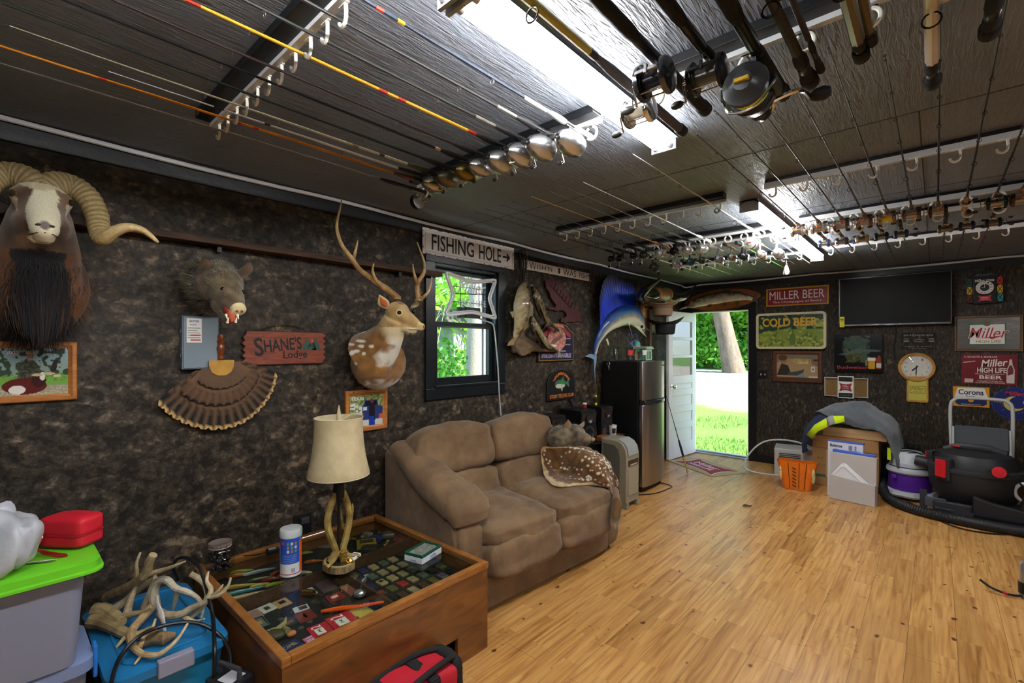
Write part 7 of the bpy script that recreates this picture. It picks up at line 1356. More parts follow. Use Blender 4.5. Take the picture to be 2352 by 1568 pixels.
part('shade_rim',b,pm(206,196,164,.7),lp);part('finial',B().tube([(0,0,zt-.03),(0,0,zt+.005),(.002,0,zt+.06)],[.012,.012,.002],10),pm(190,176,140,.4),lp)
zb=sz(1288);part('stem',B().tube([(0,0,.03),(0,0,zs+.12)],.0075,12),INK,lp);part('socket',B().lathe([(.02,zs-.03),(.026,zs-.01),(.02,zs+.02),(.012,zs+.05)],18),INK,lp);part('leather_collar',B().lathe([(.0,zs-.115),(.026,zs-.112),(.027,zs-.08),(.024,zs-.045),(.034,zs-.02),(.04,zs-.005),(.02,zs+.0),(.012,zs)],18),pm(30,27,25,.7,bump=.4,bs=50),lp)
b=B();n=28;bark=[[(.088*(1+.03*rn.random())*cos(2*pi*i/n),.07*(1+.03*rn.random())*sin(2*pi*i/n),z) for i in range(n)] for z in (0,.015,.03)];part('log_slice',b.loft(bark),pm(70,58,42,.9,bump=1,bs=70,c2=srgb(150,128,84),vs=60,stretch=(1,1,.25)),lp);part('slice_rim',B().slab([(.082*cos(2*pi*i/n),.065*sin(2*pi*i/n)) for i in range(n)],.029,.0325),pm(176,150,96,.7),lp);part('slice_top',B().slab([(.07*cos(2*pi*i/n),.055*sin(2*pi*i/n)) for i in range(n)],.0325,.036),pm(30,32,34,.6),lp)
ANT=colmat('horn',.5);cb=(104,84,38);ct=(186,160,92)
zc=zs-.10
for s in (-1,1):
    antler(lp,[([(s*.014*0+.0,s*.045,.04),(.005,s*.02,.085),(.004,s*.034,.13),(.0,s*.052,.19),(0,s*.058,.245),(0,s*.048,.295),(0,s*.02,zc+.015)],.017,.016),([(0,s*.05,.25),(.012,s*.060,.21),(.022,s*.052,.165)],.009,.003) if s<0 else ([(0,s*.05,.20),(.01,s*.068,.26),(.012,s*.066,.30)],.010,.003),([(.002,s*.0,.07),(.03,-s*.05,.05),(.05,-s*.085,.042)],.014,.006)],'antler',cb,ct)
antler(lp,[([(-.01,0,.3),(-.03,.03,.22),(-.045,.045,.17),(-.05,.07,.16)],.012,.004)],'antler',cb,ct)
# small things on the log slice
q=Vector((.60,1.165,ZT+.04));t=thing('brass_lighter','upright brass lighter on the lamp base','lighter',(q.x+.045,q.y+.0,q.z));part('case',B().box(-.007,.007,-.018,.018,0,.055),BRASS,t,smooth=False,bevel=.002);part('lid_seam',B().box(-.0073,.0073,-.0183,.0183,.034,.0355),INK,t,smooth=False)
t=thing('brass_bell','tiny brass bell in front of the brass lighter','bell',(q.x+.055,q.y+.03,q.z-.003));part('bell',B().lathe([(.018,0),(.018,.003),(.012,.007),(.009,.016),(.004,.02),(0,.02)],16),BRASS,t)
t=thing('matchbox','white matchbox with dark picture on the lamp base edge','matchbox',(q.x+.03,q.y+.065,q.z-.003),R(25));part('sleeve',B().box(-.02,.02,-.03,.03,0,.014),PLATE,t,smooth=False);part('drawer',B().box(-.018,.018,-.0315,.0315,.002,.012),pm(206,204,196),t,smooth=False);part('picture',B().box(-.014,.014,-.022,.02,.014,.0145),pm(60,50,60),t,smooth=False)
# ---- wipes tub
t=thing('wipes_tub','tall blue and orange tub of cleaning wipes on the glass','tub',(.475,.985,ZT-.004),R(18))
zl=.19;rr_=.048;part('tub',B().lathe([(.044,0),(rr_,.004),(rr_,zl),(.047,zl+.004)],40),pm(214,216,214,.35),t)
part('lid',B().lathe([(.050,zl-.005),(.051,zl+.005),(.051,zl+.025),(.048,zl+.032),(.03,zl+.034),(0,zl+.034)],40),pm(196,204,206,.35),t)
def wrap(name,z0,z1,a0,a1,m,r=.0486,par=None): return part(name,B().lathe([(r,z0),(r,z1)],24,cap=False,a0=R(a0),a1=R(a1)),m,par or t)
w_=wrap('label',.065,zl-.006,-112,8,pm(38,80,176,.35));wrap('orange_band',.02,zl-.006,8,60,pm(226,96,36,.35));wrap('orange_band',.02,zl-.006,60,130,pm(230,130,40,.35));wrap('red_line',.014,.018,-112,60,pm(190,40,44,.35));wrap('blue_stripe',zl-.02,zl-.004,8,40,pm(40,130,200),.0488)
for i in range(3):
    for j in range(3):wrap('printed_square',.118+.018*j,.131+.018*j,-62+20*i,-50+20*i,pm(*[(206,206,200),(176,120,60),(90,150,110)][(i+j)%3],.4),.0489,w_)
wrap('brand_mark',.155,.172,-100,-78,pm(210,60,60),.0489,w_)
for j in range(5):wrap('printed_line',.072+.008*j,.0745+.008*j,-96,-10,pm(120,150,206),.0489,w_)
for j in range(10):wrap('bar_code',.024,.044,-40+2.2*j,-39+2.2*j,pm(60,84,150),.0489)
# ---- jar
t=thing('glass_jar','clip top glass jar of dark nuts at the wall corner of the table','jar',(.19,.765,ZT-.004));JG=glass('jar_glass',(.90,.93,.92),ior=1.8)
part('glass',B().lathe([(.045,0),(.058,.004),(.062,.02),(.062,.095),(.056,.11),(.045,.12),(.045,.128)],32),JG,t);part('lid',B().lathe([(0,.135),(.04,.137),(.05,.142),(.052,.135),(.05,.128),(.046,.126)],32,cap=False),mat('frosted_lid',srgb(150,132,126),.25,trans=.4),t)
for z in (.122,.129):part('seal_ring',B().ring((0,0,z),.047,.003,'z',30,6),pm(170,150,140,.4),t)
b=B();stube(b,[(.052,-.012,.135),(.056,-.012,.118),(.064,-.010,.09),(.066,0,.075),(.064,.010,.09),(.056,.012,.118),(.052,.012,.135)],.0016,5,6);part('wire_clip',b,CHROME,t);rn2=random.Random(8);b=B()
for k in range(64):a,r=rn2.uniform(0,6.3),.047*sqrt(rn2.random());z=.014+.016*(k//14)+rn2.uniform(0,.006);b.ell((r*cos(a),r*sin(a),z),(.0095,.009,.009),8,6)
n_=part('dark_nuts',b,pm(28,22,24,.35),t);n_['kind']='stuff'
# ---- ashtray
q=(PZ(920,1268,ZT)+PZ(1006,1262,ZT)+PZ(968,1292,ZT)+PZ(965,1245,ZT))/4;t=thing('ashtray','rectangular green and white ashtray on the table near the sofa','ashtray',(.80,1.53,ZT-.004),R(104));w,d=.082,.058
part('base',B().box(-w,w,-d,d,0,.030),pm(206,210,214,.35),t,smooth=False,bevel=.003);GRN=pm(24,74,56,.3);b=B();b.box(-w,w,-d,-d+.008,.030,.044);b.box(-w,w,d-.008,d,.030,.044);b.box(-w,-w+.008,-d+.008,d-.008,.030,.044);b.box(w-.008,w,-d+.008,d-.008,.030,.044);part('green_rim',b,GRN,t,smooth=False,bevel=.002);part('dish',B().box(-w+.008,w-.008,-d+.008,d-.008,.0305,.033),pm(120,132,126,.5,var=.4,vs=60),t,smooth=False)
b=B()
for k in range(14):x,y=rn.uniform(-.06,.06),rn.uniform(-.03,.03);a=rn.uniform(0,6);b.tube([(x,y,.036),(x+.016*cos(a),y+.016*sin(a),.037)],.0035,6)
part('cigarette_ends',b,pm(150,140,126,.9),t);BLU=pm(60,76,150)
text(t,'CAMEL',-.02,.03,.014,.022,BLU,-d-.0002);text(t,'LIGHTS',-.015,.035,.004,.011,BLU,-d-.0002);o=text(t,'LIGHTS',-.02,.02,.006,.014,BLU,0);o.rotation_euler=(0,0,-pi/2);o.location=(-w-.0002,0,0)
# ---- adapter
q=PZ(625,1262,ZT);t=thing('power_adapter','small black power adapter with cord at the wall edge of the table','adapter',(.175,1.015,ZT-.004),R(80));part('body',B().box(-.03,.03,-.02,.02,0,.026),INK,t,smooth=False,bevel=.006);part('rating_label',B().box(-.018,.018,-.012,.012,.026,.0264),pm(150,160,166),t,smooth=False);b=B();stube(b,[(-.03,0,.012),(-.08,.02,.006),(-.14,.06,.005),(-.2,.07,.004)],.003,5,6);part('cord',b,INK,t)
# ---------------------------------------------------------------- storage bins, antlers and bags at the left
rn=random.Random(61)
CLR=mat('cloudy_clear_plastic',srgb(176,182,206),.35,trans=.55,spec=.4);LIME=pm(104,196,40,.35)
def tub(b,x0,x1,y0,y1,z0,z1,tp=.02,r=.04,th=.004):
    o=rpoly(x0+tp,x1-tp,y0+tp,y1-tp,r);p=rpoly(x0,x1,y0,y1,r);b.loft([[Vector((x,y,z0)) for x,y in o],[Vector((x,y,z1)) for x,y in p],[Vector((x+(-th if x>(x0+x1)/2 else th),y+(-th if y>(y0+y1)/2 else th),z1)) for x,y in p],[Vector((x+(-th if x>(x0+x1)/2 else th),y+(-th if y>(y0+y1)/2 else th),z0+th)) for x,y in o]]); return b
def lid(b,x0,x1,y0,y1,z0,z1,r=.045,crown=.0):
    P=rpoly(x0,x1,y0,y1,r);q=rpoly(x0+.012,x1-.012,y0+.012,y1-.012,r); return b.loft([[Vector((x,y,z0)) for x,y in P],[Vector((x,y,z1-.006)) for x,y in P],[Vector((x,y,z1)) for x,y in q]])
t=thing('storage_bin','cloudy clear storage bin with blue latch, bottom of the stack at the left edge','storage bin',(0,0,0));part('tub',tub(B(),.34,.625,-.42,.235,0,.41),CLR,t);part('lid',lid(B(),.32,.645,-.44,.25,.41,.455),mat('cloudy_lid',srgb(150,170,216),.3,trans=.4),t)
part('latch',B().box(.55,.60,.25,.262,.36,.47),pm(40,120,206,.35),t,smooth=False,bevel=.004);part('latch',B().box(.645,.655,-.16,.10,.33,.44),pm(60,130,210,.35),t,smooth=False,bevel=.004);part('contents',B().box(.40,.60,-.35,.02,.02,.33),pm(40,100,180,.6),t,smooth=False);part('papers',B().box(.42,.605,.04,.19,.02,.37),PLATE,t,smooth=False)
t=thing('storage_bin','tall cloudy clear bin with lime green lid, top of the stack at the left edge','storage bin',(0,0,0));part('tub',tub(B(),.405,.675,-.42,.225,.457,.775,.022),CLR,t);part('green_lid',lid(B(),.385,.70,-.45,.262,.768,.808),LIME,t);part('lid_rim',B().tube([(x,y,.772) for x,y in rpoly(.383,.702,-.452,.264,.045)],.008,6,closed=True),LIME,t);part('dark_contents',B().box(.43,.60,-.38,.14,.48,.66),pm(120,126,160,.7),t,smooth=False)
WH=mat('thin_white_plastic',srgb(206,210,220),.3,trans=.35,bump=.6,bs=14)
t=thing('plastic_bag','knotted white plastic grocery bag on the lime green lid','bag',(.545,.0,.81));b=cushion(.125,.12,.08,.7,26,.03,5);b=put(b,(0,0,.082));part('bag',b,WH,t,smooth='all');b=B();stube(b,[(0,-.02,.15),(.03,.02,.185),(.02,.05,.19),(-.01,.03,.18)],[.03,.022,.026,.01],5,9,flat=.5);stube(b,[(.0,-.03,.15),(.0,-.06,.19),(.03,-.07,.185)],[.028,.02,.01],5,9,flat=.5);part('knot',b,WH,t);part('box_inside',B().box(-.07,.08,-.08,.06,.01,.11),pm(186,176,150),t,smooth=False)
t=thing('hard_case','red zipped hard case with wrist strap on the lime green lid','case',(.475,.205,.81),R(38));RC=pm(196,24,44,.55,bump=.1,bs=200);part('lower_shell',put(cushion(.085,.05,.026,.1,8,.0008,1),(0,0,.028)),RC,t,smooth='all');part('upper_shell',put(cushion(.085,.05,.036,.25,8,.0008,2),(0,0,.074)),RC,t,smooth='all');part('zipper',B().tube([(x,y,.046) for x,y in rpoly(-.083,.083,-.048,.048,.02)],.004,6,closed=True),pm(150,16,34,.5),t)
part('strap',B().tube([(-.05,-.055,.04),(-.04,-.085,.02),(.0,-.10,.008),(.06,-.11,.006),(.09,-.10,.007),(.05,-.095,.007),(-.02,-.088,.012)],.006,6,flat=.35),RC,t);part('clip',B().tube([(-.055,-.05,.045),(-.052,-.062,.03),(-.045,-.08,.02)],.003,6),CHROME,t)
q=PZ(92,1290,.812);t=thing('feather','small dark barred feather lying on the lime green lid','feather',q,R(60));part('vane',B().ell((0,0,.001),(.045,.008,.0015),18,6),pm(96,110,70,.7,var=.6,vs=90),t);part('quill',B().tube([(-.05,0,.002),(.045,0,.003)],.001,5),PLATE,t)
BT=mat('blue_plastic',srgb(34,130,176),.35,bump=.05,bs=60);BL=mat('blue_plastic_lid',srgb(30,112,164),.32)
t=thing('blue_tote','blue plastic tote with grey latch under the antlers','storage bin',(0,0,0));part('tub',tub(B(),.10,.725,.28,.63,0,.36,.035,.05),BT,t);part('lid',lid(B(),.085,.745,.268,.642,.36,.395,.05),BL,t);P=rpoly(.15,.68,.325,.585,.04);part('lid_ridge',B().tube([(x,y,.396) for x,y in P],.006,6,closed=True),BL,t);part('latch',B().box(.742,.757,.405,.515,.345,.40).box(.725,.757,.405,.515,.394,.403),pm(140,140,160,.4),t,smooth=False,bevel=.004)
# antlers on the tote
ANM=colmat('horn',.5);gz1= lambda x,y,z:PZ(x*.2729,1140+y*.2729,z)
ZB=.40
def antl(label,chains,base=(150,132,98),tip=(206,192,158)):
    t=thing('antler',label,'antler',gz1(*chains[0][0][0]),0,'antlers piled on the blue tote');o=t.location
    antler(t,[([gz1(*p)-o for p in c],r0*.55,r1*.7) for c,r0,r1 in chains],'beam',base,tip)
antl('rough brown antler standing tallest at the rear of the pile',[([(900,850,.44),(1000,800,.48),(1100,750,.52),(1190,690,.57),(1240,620,.61),(1255,550,.65),(1290,490,.68)],.040,.022),([(1140,720,.53),(1150,640,.58),(1150,560,.62),(1182,470,.66)],.020,.005),([(1250,650,.59),(1330,630,.60),(1450,590,.62),(1560,545,.64)],.024,.005)],(120,98,66),(196,178,138))
antl('smooth grey antler arching over the right of the pile',[([(1310,930,.44),(1295,820,.49),(1325,720,.54),(1400,700,.555),(1480,770,.53),(1570,800,.52),(1660,850,.49),(1705,930,.45),(1695,1020,.41)],.036,.008),([(1495,790,.52),(1475,880,.47),(1450,970,.42)],.022,.006)],(170,160,136),(206,200,180))
antl('pale antler with three upright tines at the middle left',[([(960,945,.43),(1060,880,.45),(1150,790,.50),(1240,730,.53),(1310,690,.55)],.030,.018),([(1060,1010,.42),(1100,870,.48),(1135,780,.52),(1172,690,.57)],.030,.006),([(1215,940,.43),(1265,800,.50),(1295,700,.55),(1312,620,.58)],.028,.005)])
antl('long antler reaching right over the table edge',[([(1350,980,.43),(1420,1000,.44),(1520,990,.45),(1620,935,.47),(1720,890,.49),(1770,850,.51),(1860,820,.53),(1920,750,.56),(1942,685,.59)],.032,.006),([(1755,850,.51),(1775,780,.54),(1740,710,.57),(1755,630,.60)],.022,.006),([(1790,830,.52),(1840,790,.54),(1878,740,.56)],.016,.004),([(1520,990,.44),(1580,1030,.43),(1650,1050,.43),(1718,1028,.45)],.022,.005)])
antl('tan antler curling at the front of the pile',[([(1275,930,.46),(1190,1030,.44),(1110,1130,.43),(1110,1240,.425),(1190,1320,.42),(1310,1335,.42),(1410,1280,.43),(1500,1190,.45),(1580,1068,.48)],.032,.006),([(1165,1280,.42),(1220,1180,.44),(1280,1110,.47),(1308,1030,.49)],.020,.005),([(1200,1330,.42),(1165,1370,.41),(1132,1412,.405)],.014,.004)],(156,122,80),(206,184,140))
antl('thick burr ended antler at the left end of the pile',[([(770,1050,.43),(850,1060,.43),(950,1100,.42),(1050,1150,.415),(1150,1170,.415),(1290,1110,.43)],.050,.020),([(800,960,.45),(880,960,.45),(950,1000,.44),(1020,1060,.43)],.055,.030),([(1110,1130,.42),(1040,1200,.41),(975,1272,.403)],.022,.005),([(1000,1020,.44),(1100,990,.45),(1200,970,.46),(1270,930,.48)],.024,.008)],(112,92,60),(186,166,122))
antl('slim antler spike leaning at the right rear of the tote',[([(1600,650,.58),(1660,680,.56),(1720,740,.53),(1745,830,.50),(1700,930,.46),(1600,1020,.42)],.020,.016)])
o=gz1(1350,1000,.46);t=thing('skull_plate','white bone skull plate standing among the antlers','bone',o,0);part('bone',B().tube([gz1(1320,850,.50)-o,gz1(1330,920,.49)-o,gz1(1355,990,.48)-o,gz1(1375,1060,.45)-o,gz1(1388,1140,.42)-o],[.012,.013,.020,.013,.010],9,flat=.5),pm(214,206,196,.7,bump=.5,bs=60),t)
o=gz1(1330,1200,.42);t=thing('skull_plate','brown skull plate lying inside the curled antler','bone',o,0);part('bone',B().tube([gz1(1200,1240,.42)-o,gz1(1290,1180,.43)-o,gz1(1380,1190,.43)-o,gz1(1470,1165,.425)-o],[.012,.03,.028,.012],9,flat=.6),pm(150,122,86,.7,bump=.7,bs=50,var=.3,vs=40),t)
# charger with its cable
t=thing('battery_charger','black battery charger box with white label between tote and table','charger',(.86,.60,0),R(20));part('body',B().box(-.07,.07,-.05,.05,0,.31),pm(28,30,36,.45),t,smooth=False,bevel=.01);part('handle',B().tube([(-.05,0,.305),(-.05,0,.345),(.05,0,.345),(.05,0,.305)],.009,8),pm(60,62,70,.45),t);part('label',B().box(-.02,.045,-.035,.03,.31,.3106),pm(196,198,204),t,smooth=False);b=B()
cb_=[(1800,1540,.30),(1805,1300,.40),(1790,1000,.46),(1745,800,.53),(1690,620,.60),(1620,540,.63),(1540,512,.64),(1475,545,.62),(1462,620,.57),(1500,700,.50)];o=t.location;Q3=Matrix.Rotation(-R(20),3,'Z')
stube(b,[Q3@(gz1(*q)-o) for q in cb_],.007,6,8);stube(b,[Q3@(gz1(*q)-o) for q in [(935,1568,.42),(1000,1370,.43),(1140,1200,.46),(1330,1100,.48),(1560,1058,.47),(1720,1085,.44),(1850,1170,.40),(1930,1300,.34),(1935,1450,.29)]],.007,6,8);part('cable',b,pm(16,17,20,.4),t)
# red tool bag in the table opening
t=thing('tool_bag','red and black open tool bag in front of the table opening','bag',(1.18,1.14,0),R(90));RB=pm(186,24,44,.7,bump=.15,bs=120);b=put(cushion(.24,.10,.085,.2,14,.008,9),(0,0,.086));part('body',b,RB,t,smooth='all');b=B();stube(b,[(-.22,-.07,.12),(-.12,-.085,.165),(.05,-.08,.188),(.17,-.07,.19),(.23,-.04,.165),(.235,.03,.165),(.1,.07,.18),(-.1,.07,.165),(-.22,.03,.13)],.012,5,8);part('black_rim',b,BLACKR,t)
for x in (-.1,.08):part('strap',B().box(x-.025,x+.025,-.112,-.10,.01,.165).box(x-.025,x+.025,-.11,.08,.165,.174),BLACKR,t,smooth=False,bevel=.004)
part('end_panel',put(cushion(.03,.09,.085,.2,8,.004,4),(.225,0,.09)),BLACKR,t,smooth='all')
# ---------------------------------------------------------------- fridge corner
t=thing('refrigerator','black refrigerator with brushed steel doors beside the open door','refrigerator',(0,0,0));part('cabinet',B().box(.05,.475,4.57,5.09,.03,1.375),pm(16,17,19,.4,bump=.06,bs=120),t,smooth=False,bevel=.008)
def fdoor(z0,z1):P=[(.482,4.572),(.52,4.572),(.540,4.60),(.552,4.70),(.558,4.83),(.552,4.96),(.540,5.06),(.52,5.088),(.482,5.088)]; return B().slab(P,z0,z1)
part('freezer_door',fdoor(.965,1.375),STEEL,t,bevel=.004);part('fridge_door',fdoor(.06,.915),STEEL,t,bevel=.004);hb_=part('handle',B().slab([(.482,4.58),(.545,4.60),(.575,4.72),(.58,4.83),(.575,4.96),(.545,5.06),(.482,5.08)],.918,.962),mat('black_handle',(.02,.02,.022),.2),t,bevel=.008);part('toe_panel',B().box(.40,.50,4.60,5.06,.0,.055),INK,t,smooth=False);part('badge',B().box(.551,.554,4.98,5.03,1.32,1.332),pm(40,40,44,.3),t,smooth=False)
b=B();stube(b,[(.2,5.0,.02),(.62,5.02,.008),(.66,4.85,.008),(.62,4.62,.008),(.5,4.45,.008)],.005,6,6);part('power_cord',b,INK,t)
t=thing('bottle_opener','small silver key shaped magnet on the black fridge side','magnet',PY(1397,838,4.565));part('head',B().ring((0,0,.015),.018,.005,'y',14,6),CHROME,t);part('stem',B().tube([(0,0,.0),(.012,0,-.05)],[.006,.004],8),CHROME,t)
PG=glass('pint_glass',(.84,.88,.88),ior=2.0);fz=1.377
for k,(u,lb) in enumerate(((1415,'clear pint glass on the fridge, nearest the camera'),(1445,'clear pint glass with red print on the fridge, middle one'),(1478,'clear pint glass with white print on the fridge, nearest the door'))):
    q=PX(u,828,.16+.1*k);t=thing('pint_glass',lb,'glass',(q.x,q.y,fz),0,'pint glasses on the fridge');part('glass',B().lathe([(.031,0),(.034,.006),(.044,.15),(.0425,.15),(.032,.012),(0,.012)],26),PG,t)
    if k:part('print',B().lathe([(.0385,.06),(.0425,.115)],10,cap=False,a0=R(-80),a1=R(10)),pm(*((206,70,60) if k==1 else (214,216,220)),.4),t)
    if k==1:o=q
t=thing('bead_string','tangled blue violet bead string over the middle pint glass','beads',(o.x,o.y,fz+.15));b=B();P=spline([(.03,-.02,-.03),(.05,-.03,.02),(0,-.05,.09),(.02,-.03,.15),(-.02,.04,.13),(.02,.12,.14),(.03,.13,.09),(.01,.07,.06),(.02,.02,.05),(0,.0,.03),(.01,.05,.04),(.03,.04,.0),(.046,.01,-.02),(.047,.02,-.1)],9)
for p in P:b.ell(p,(.0045,.0045,.0045),6,4)
part('beads',b,pm(70,66,176,.3),t)['kind']='stuff'
t=thing('lantern_box','pale green wooden lantern box on the fridge corner','lantern',(.33,4.98,fz));LGN=pm(150,186,150,.5);b=B();b.box(-.07,.07,-.07,.07,0,.012)
for x in (-.07,.055):
    for y in (-.07,.055):b.box(x,x+.015,y,y+.015,.012,.12)
b.box(-.07,.07,-.07,.07,.10,.125);b.box(-.07,.07,-.006,.006,.012,.1).box(-.006,.006,-.07,.07,.012,.1);part('frame',b,LGN,t,smooth=False,bevel=.002);part('roof',B().box(-.085,.085,-.085,.085,.125,.145).box(-.075,.075,-.075,.075,.145,.155),LGN,t,smooth=False,bevel=.004)
t=thing('figurine','pinkish round figurine with teal cap behind the lantern box','figurine',(.24,4.99,fz));part('body',B().lathe([(.04,0),(.05,.06),(.045,.16),(.03,.2),(0,.21)],18),pm(196,146,116,.6),t);part('cap',B().lathe([(.046,.165),(.04,.2),(.02,.22),(0,.225)],16),pm(70,140,140,.6),t)
t=thing('wooden_board','narrow brown board standing upright behind the fridge','board',(.045,5.72,0));part('plank',B().box(-.02,.02,-.03,.03,0,2.0),wood('brown_plank',srgb(70,40,24),srgb(104,62,38),(10,10,1.2),.6),t,smooth=False)
t=thing('fishing_rod','short dark rod leaning between the fridge and the white door, butt on the floor','fishing rod',(.578,5.642,.012));d=Vector((-.38,.08,1.15));part('blank',B().tube([d*.33,d*.6,d],[.006,.004,.002],8),INK,t);part('grip',B().tube([d*0,d*.03,d*.06,d*.16],[.013,.011,.009,.009],10),pm(176,150,60,.6),t);part('reel_seat',B().tube([d*.16,d*.25,d*.33],[.013,.014,.010],10),INK,t)
for f in (.45,.7):part('guide',B().ring(d*f+Vector((.012,0,0)),.009,.001,'z',10,4),CHROME,t)
# door mat
t=thing('door_mat','tan door mat with red bow tie beer emblem inside the doorway','mat',(.60,6.12,0),R(-30));part('mat',B().box(-.42,.42,-.25,.25,0,.008),pm(176,160,118,.95,bump=.3,bs=200),t,smooth=False,bevel=.003)
P=[(-.36,.21),(-.2,.16),(0,.14),(.2,.16),(.36,.21),(.31,.1),(.29,0),(.31,-.1),(.36,-.21),(.2,-.16),(0,-.14),(-.2,-.16),(-.36,-.21),(-.31,-.1),(-.29,0),(-.31,.1)];part('emblem_edge',B().slab([(x*1.05,y*1.06) for x,y in P],.008,.009),PLATE,t,smooth=False);part('emblem',B().slab(P,.009,.0098),pm(150,60,66,.9),t,smooth=False);ftext(t,'Miller',-.2,.2,.0,.09,.0098,PLATE);ftext(t,'HIGH LIFE',-.2,.2,-.09,-.03,.0098,PLATE)
# air cooler, side table, stereo
t=thing('air_cooler','grey beige evaporative air cooler in front of the fridge','air cooler',(0,0,0));HC_=pm(142,136,116,.5);P=[(.37,.05),(.645,.05),(.65,.50),(.635,.57),(.60,.615),(.54,.64),(.37,.645)]
part('body',B().prism(P,4.0,4.25),HC_,t,smooth=False,bevel=.012);part('side_panel',B().prism([(.40,.10),(.575,.10),(.58,.48),(.565,.55),(.52,.59),(.40,.60)],3.994,4.0),pm(92,90,82,.6),t,smooth=False,bevel=.003);b=B();b.add([(x,y,z) for y in (4.025,4.225) for x,z in ((.656,.50),(.641,.572),(.604,.620),(.545,.647))],[(0,1,5,4),(1,2,6,5),(2,3,7,6)]);part('hood',b,mat('smoked_hood',srgb(150,156,152),.15),t)
part('control_strip',B().box(.648,.654,4.03,4.22,.40,.455),pm(66,50,44,.4),t,smooth=False);part('front_panel',B().box(.648,.653,4.025,4.225,.12,.375),pm(150,144,122,.5),t,smooth=False,bevel=.002);part('button_row',B().box(.654,.656,4.06,4.19,.408,.414),PLATE,t,smooth=False)
for y in (4.005,4.205):part('leg',B().box(.36,.65,y,y+.04,0,.06),HC_,t,smooth=False,bevel=.004)
t=thing('side_table','dark low cabinet carrying the stereo behind the sofa end','cabinet',(0,0,0));part('body',B().box(.03,.33,3.34,4.5,0,.58),INK,t,smooth=False);part('top',B().box(.03,.345,3.33,4.52,.58,.605),wood('dark_table_top',srgb(70,44,32),srgb(96,62,44),(2,12,12)),t,smooth=False,bevel=.003)
GB=mat('gloss_black',(.012,.012,.014),.15)
def spk(label,x,y,w,h,d,kind='speaker',z=.605):
    t=thing(kind,label,kind.replace('_',' '),(x,y,z),R(-8),'stereo set on the dark cabinet');part('case',B().box(-d,d*.6,-w,w,0,h),pm(18,18,20,.45),t,smooth=False,bevel=.004);part('front',B().prism([(d*.6,.0),(d*.95,.0),(d*1.0,h*.3),(d*.9,h*.6),(d*1.0,h*.9),(d*.9,h),(d*.6,h)],-w,w),GB,t,smooth=False,bevel=.006);b=B()
    for zz_,r in ((h*.32,w*.62),(h*.74,w*.4)):b.at((d*1.0,0,zz_)).lathe([(r,.0),(r*.95,.006),(r*.5,-.01),(0,-.004)],20,'x',cap=False)
    part('cone',b,mat('speaker_cone',(.03,.03,.034),.25),t); return t
spk('black loudspeaker left of the stereo, half behind the sofa',.17,3.46,.09,.30,.11);t=spk('black stereo tower in the middle of the dark cabinet',.18,3.90,.11,.31,.14,'stereo');spk('black loudspeaker nearest the fridge',.17,4.30,.09,.31,.11)
part('phone_dock',B().at((.16,0,.0)).box(0,.08,-.09,.07,.0,.02),GB,t,smooth=False,bevel=.006)
t=thing('tablet','black tablet screen leaning on top of the stereo','tablet',(.15,3.83,.917),(R(-6),R(-22),R(20)));part('screen',B().box(-.006,.006,-.07,.05,0,.12),GB,t,smooth=False,bevel=.003);part('bezel',B().box(.006,.0075,-.06,.04,.012,.108),mat('dark_screen',(.006,.006,.007),.12),t,smooth=False)
t=thing('screwdriver','yellow and black screwdriver standing on the right loudspeaker','screwdriver',(.14,4.28,.917),(R(8),R(4),0));part('grip',B().lathe([(0,0),(.013,.002),(.013,.018),(.010,.03),(.012,.07),(.009,.1),(.0,.104)],14),pm(40,42,40,.4),t);part('collar',B().lathe([(.0135,.002),(.0138,.018),(.012,.026)],14).lathe([(.011,.088),(.012,.1),(.008,.108),(.004,.11)],14),pm(214,206,30,.4),t);part('shaft',B().tube([(0,0,.1),(0,0,.165)],.004,8),CHROME,t)
t=thing('small_jar','tiny red labelled jar with white lid beside the screwdriver','jar',(.17,4.02,.917));part('jar',B().lathe([(.022,0),(.023,.03),(.02,.034)],18),pm(120,40,36,.3),t);part('lid',B().lathe([(.023,.034),(.023,.048),(0,.049)],18),PLATE,t)
q=PZ(1408,1007,.66);t=thing('plastic_cup','white plastic cup with round dark logo beside the fridge','cup',(.31,4.33,.606));part('cup',B().lathe([(.032,0),(.042,.115),(.040,.115),(.031,.004),(0,.004)],26),pm(206,208,208,.4),t);part('logo',B().lathe([(.0357,.03),(.0398,.085)],10,cap=False,a0=R(-70),a1=R(-5)),pm(44,34,30,.5),t)
t=thing('wood_slab','reddish wooden block on the dark cabinet by the cup','block',(.30,4.16,.606));part('block',B().box(-.05,.05,-.08,.08,0,.025),wood('cedar',srgb(130,66,34),srgb(170,96,54)),t,smooth=False,bevel=.003)
t=thing('tin_can','dull brown can next to the white cup','can',(.25,4.24,.606));part('can',B().lathe([(.034,0),(.034,.085),(.030,.088)],20),pm(70,58,52,.4,.4),t)
# ---------------------------------------------------------------- along the far wall
t=thing('air_conditioner','dusty white window air conditioner on the floor near the doorway','air conditioner',(1.36,6.30,0),R(10));ACM=pm(186,184,180,.5);part('case',B().box(0,.50,0,.34,.0,.32),ACM,t,smooth=False,bevel=.008)
for k in range(9):part('louvre',B().box(.05,.27,-.006,.0,.10+.02*k,.109+.02*k),pm(40,40,42),t,smooth=False)
part('control_box',B().box(.33,.48,-.03,0,.12,.28),pm(200,200,202,.4),t,smooth=False,bevel=.006);b=B();stube(b,[(.5,.1,.30),(.2,.12,.40),(-.1,.05,.38),(-.28,-.02,.2),(-.3,-.08,.05),(-.1,-.06,.008),(.1,-.02,.008)],.010,6,8);part('power_cord',b,pm(196,198,200,.5),t)
t=thing('snack_bag','crumpled orange printed bag standing on the floor','bag',(1.68,5.86,0),R(8));ORM=pm(222,112,20,.35,bump=.4,bs=22,var=.12,vs=10);n=30;rings=[]
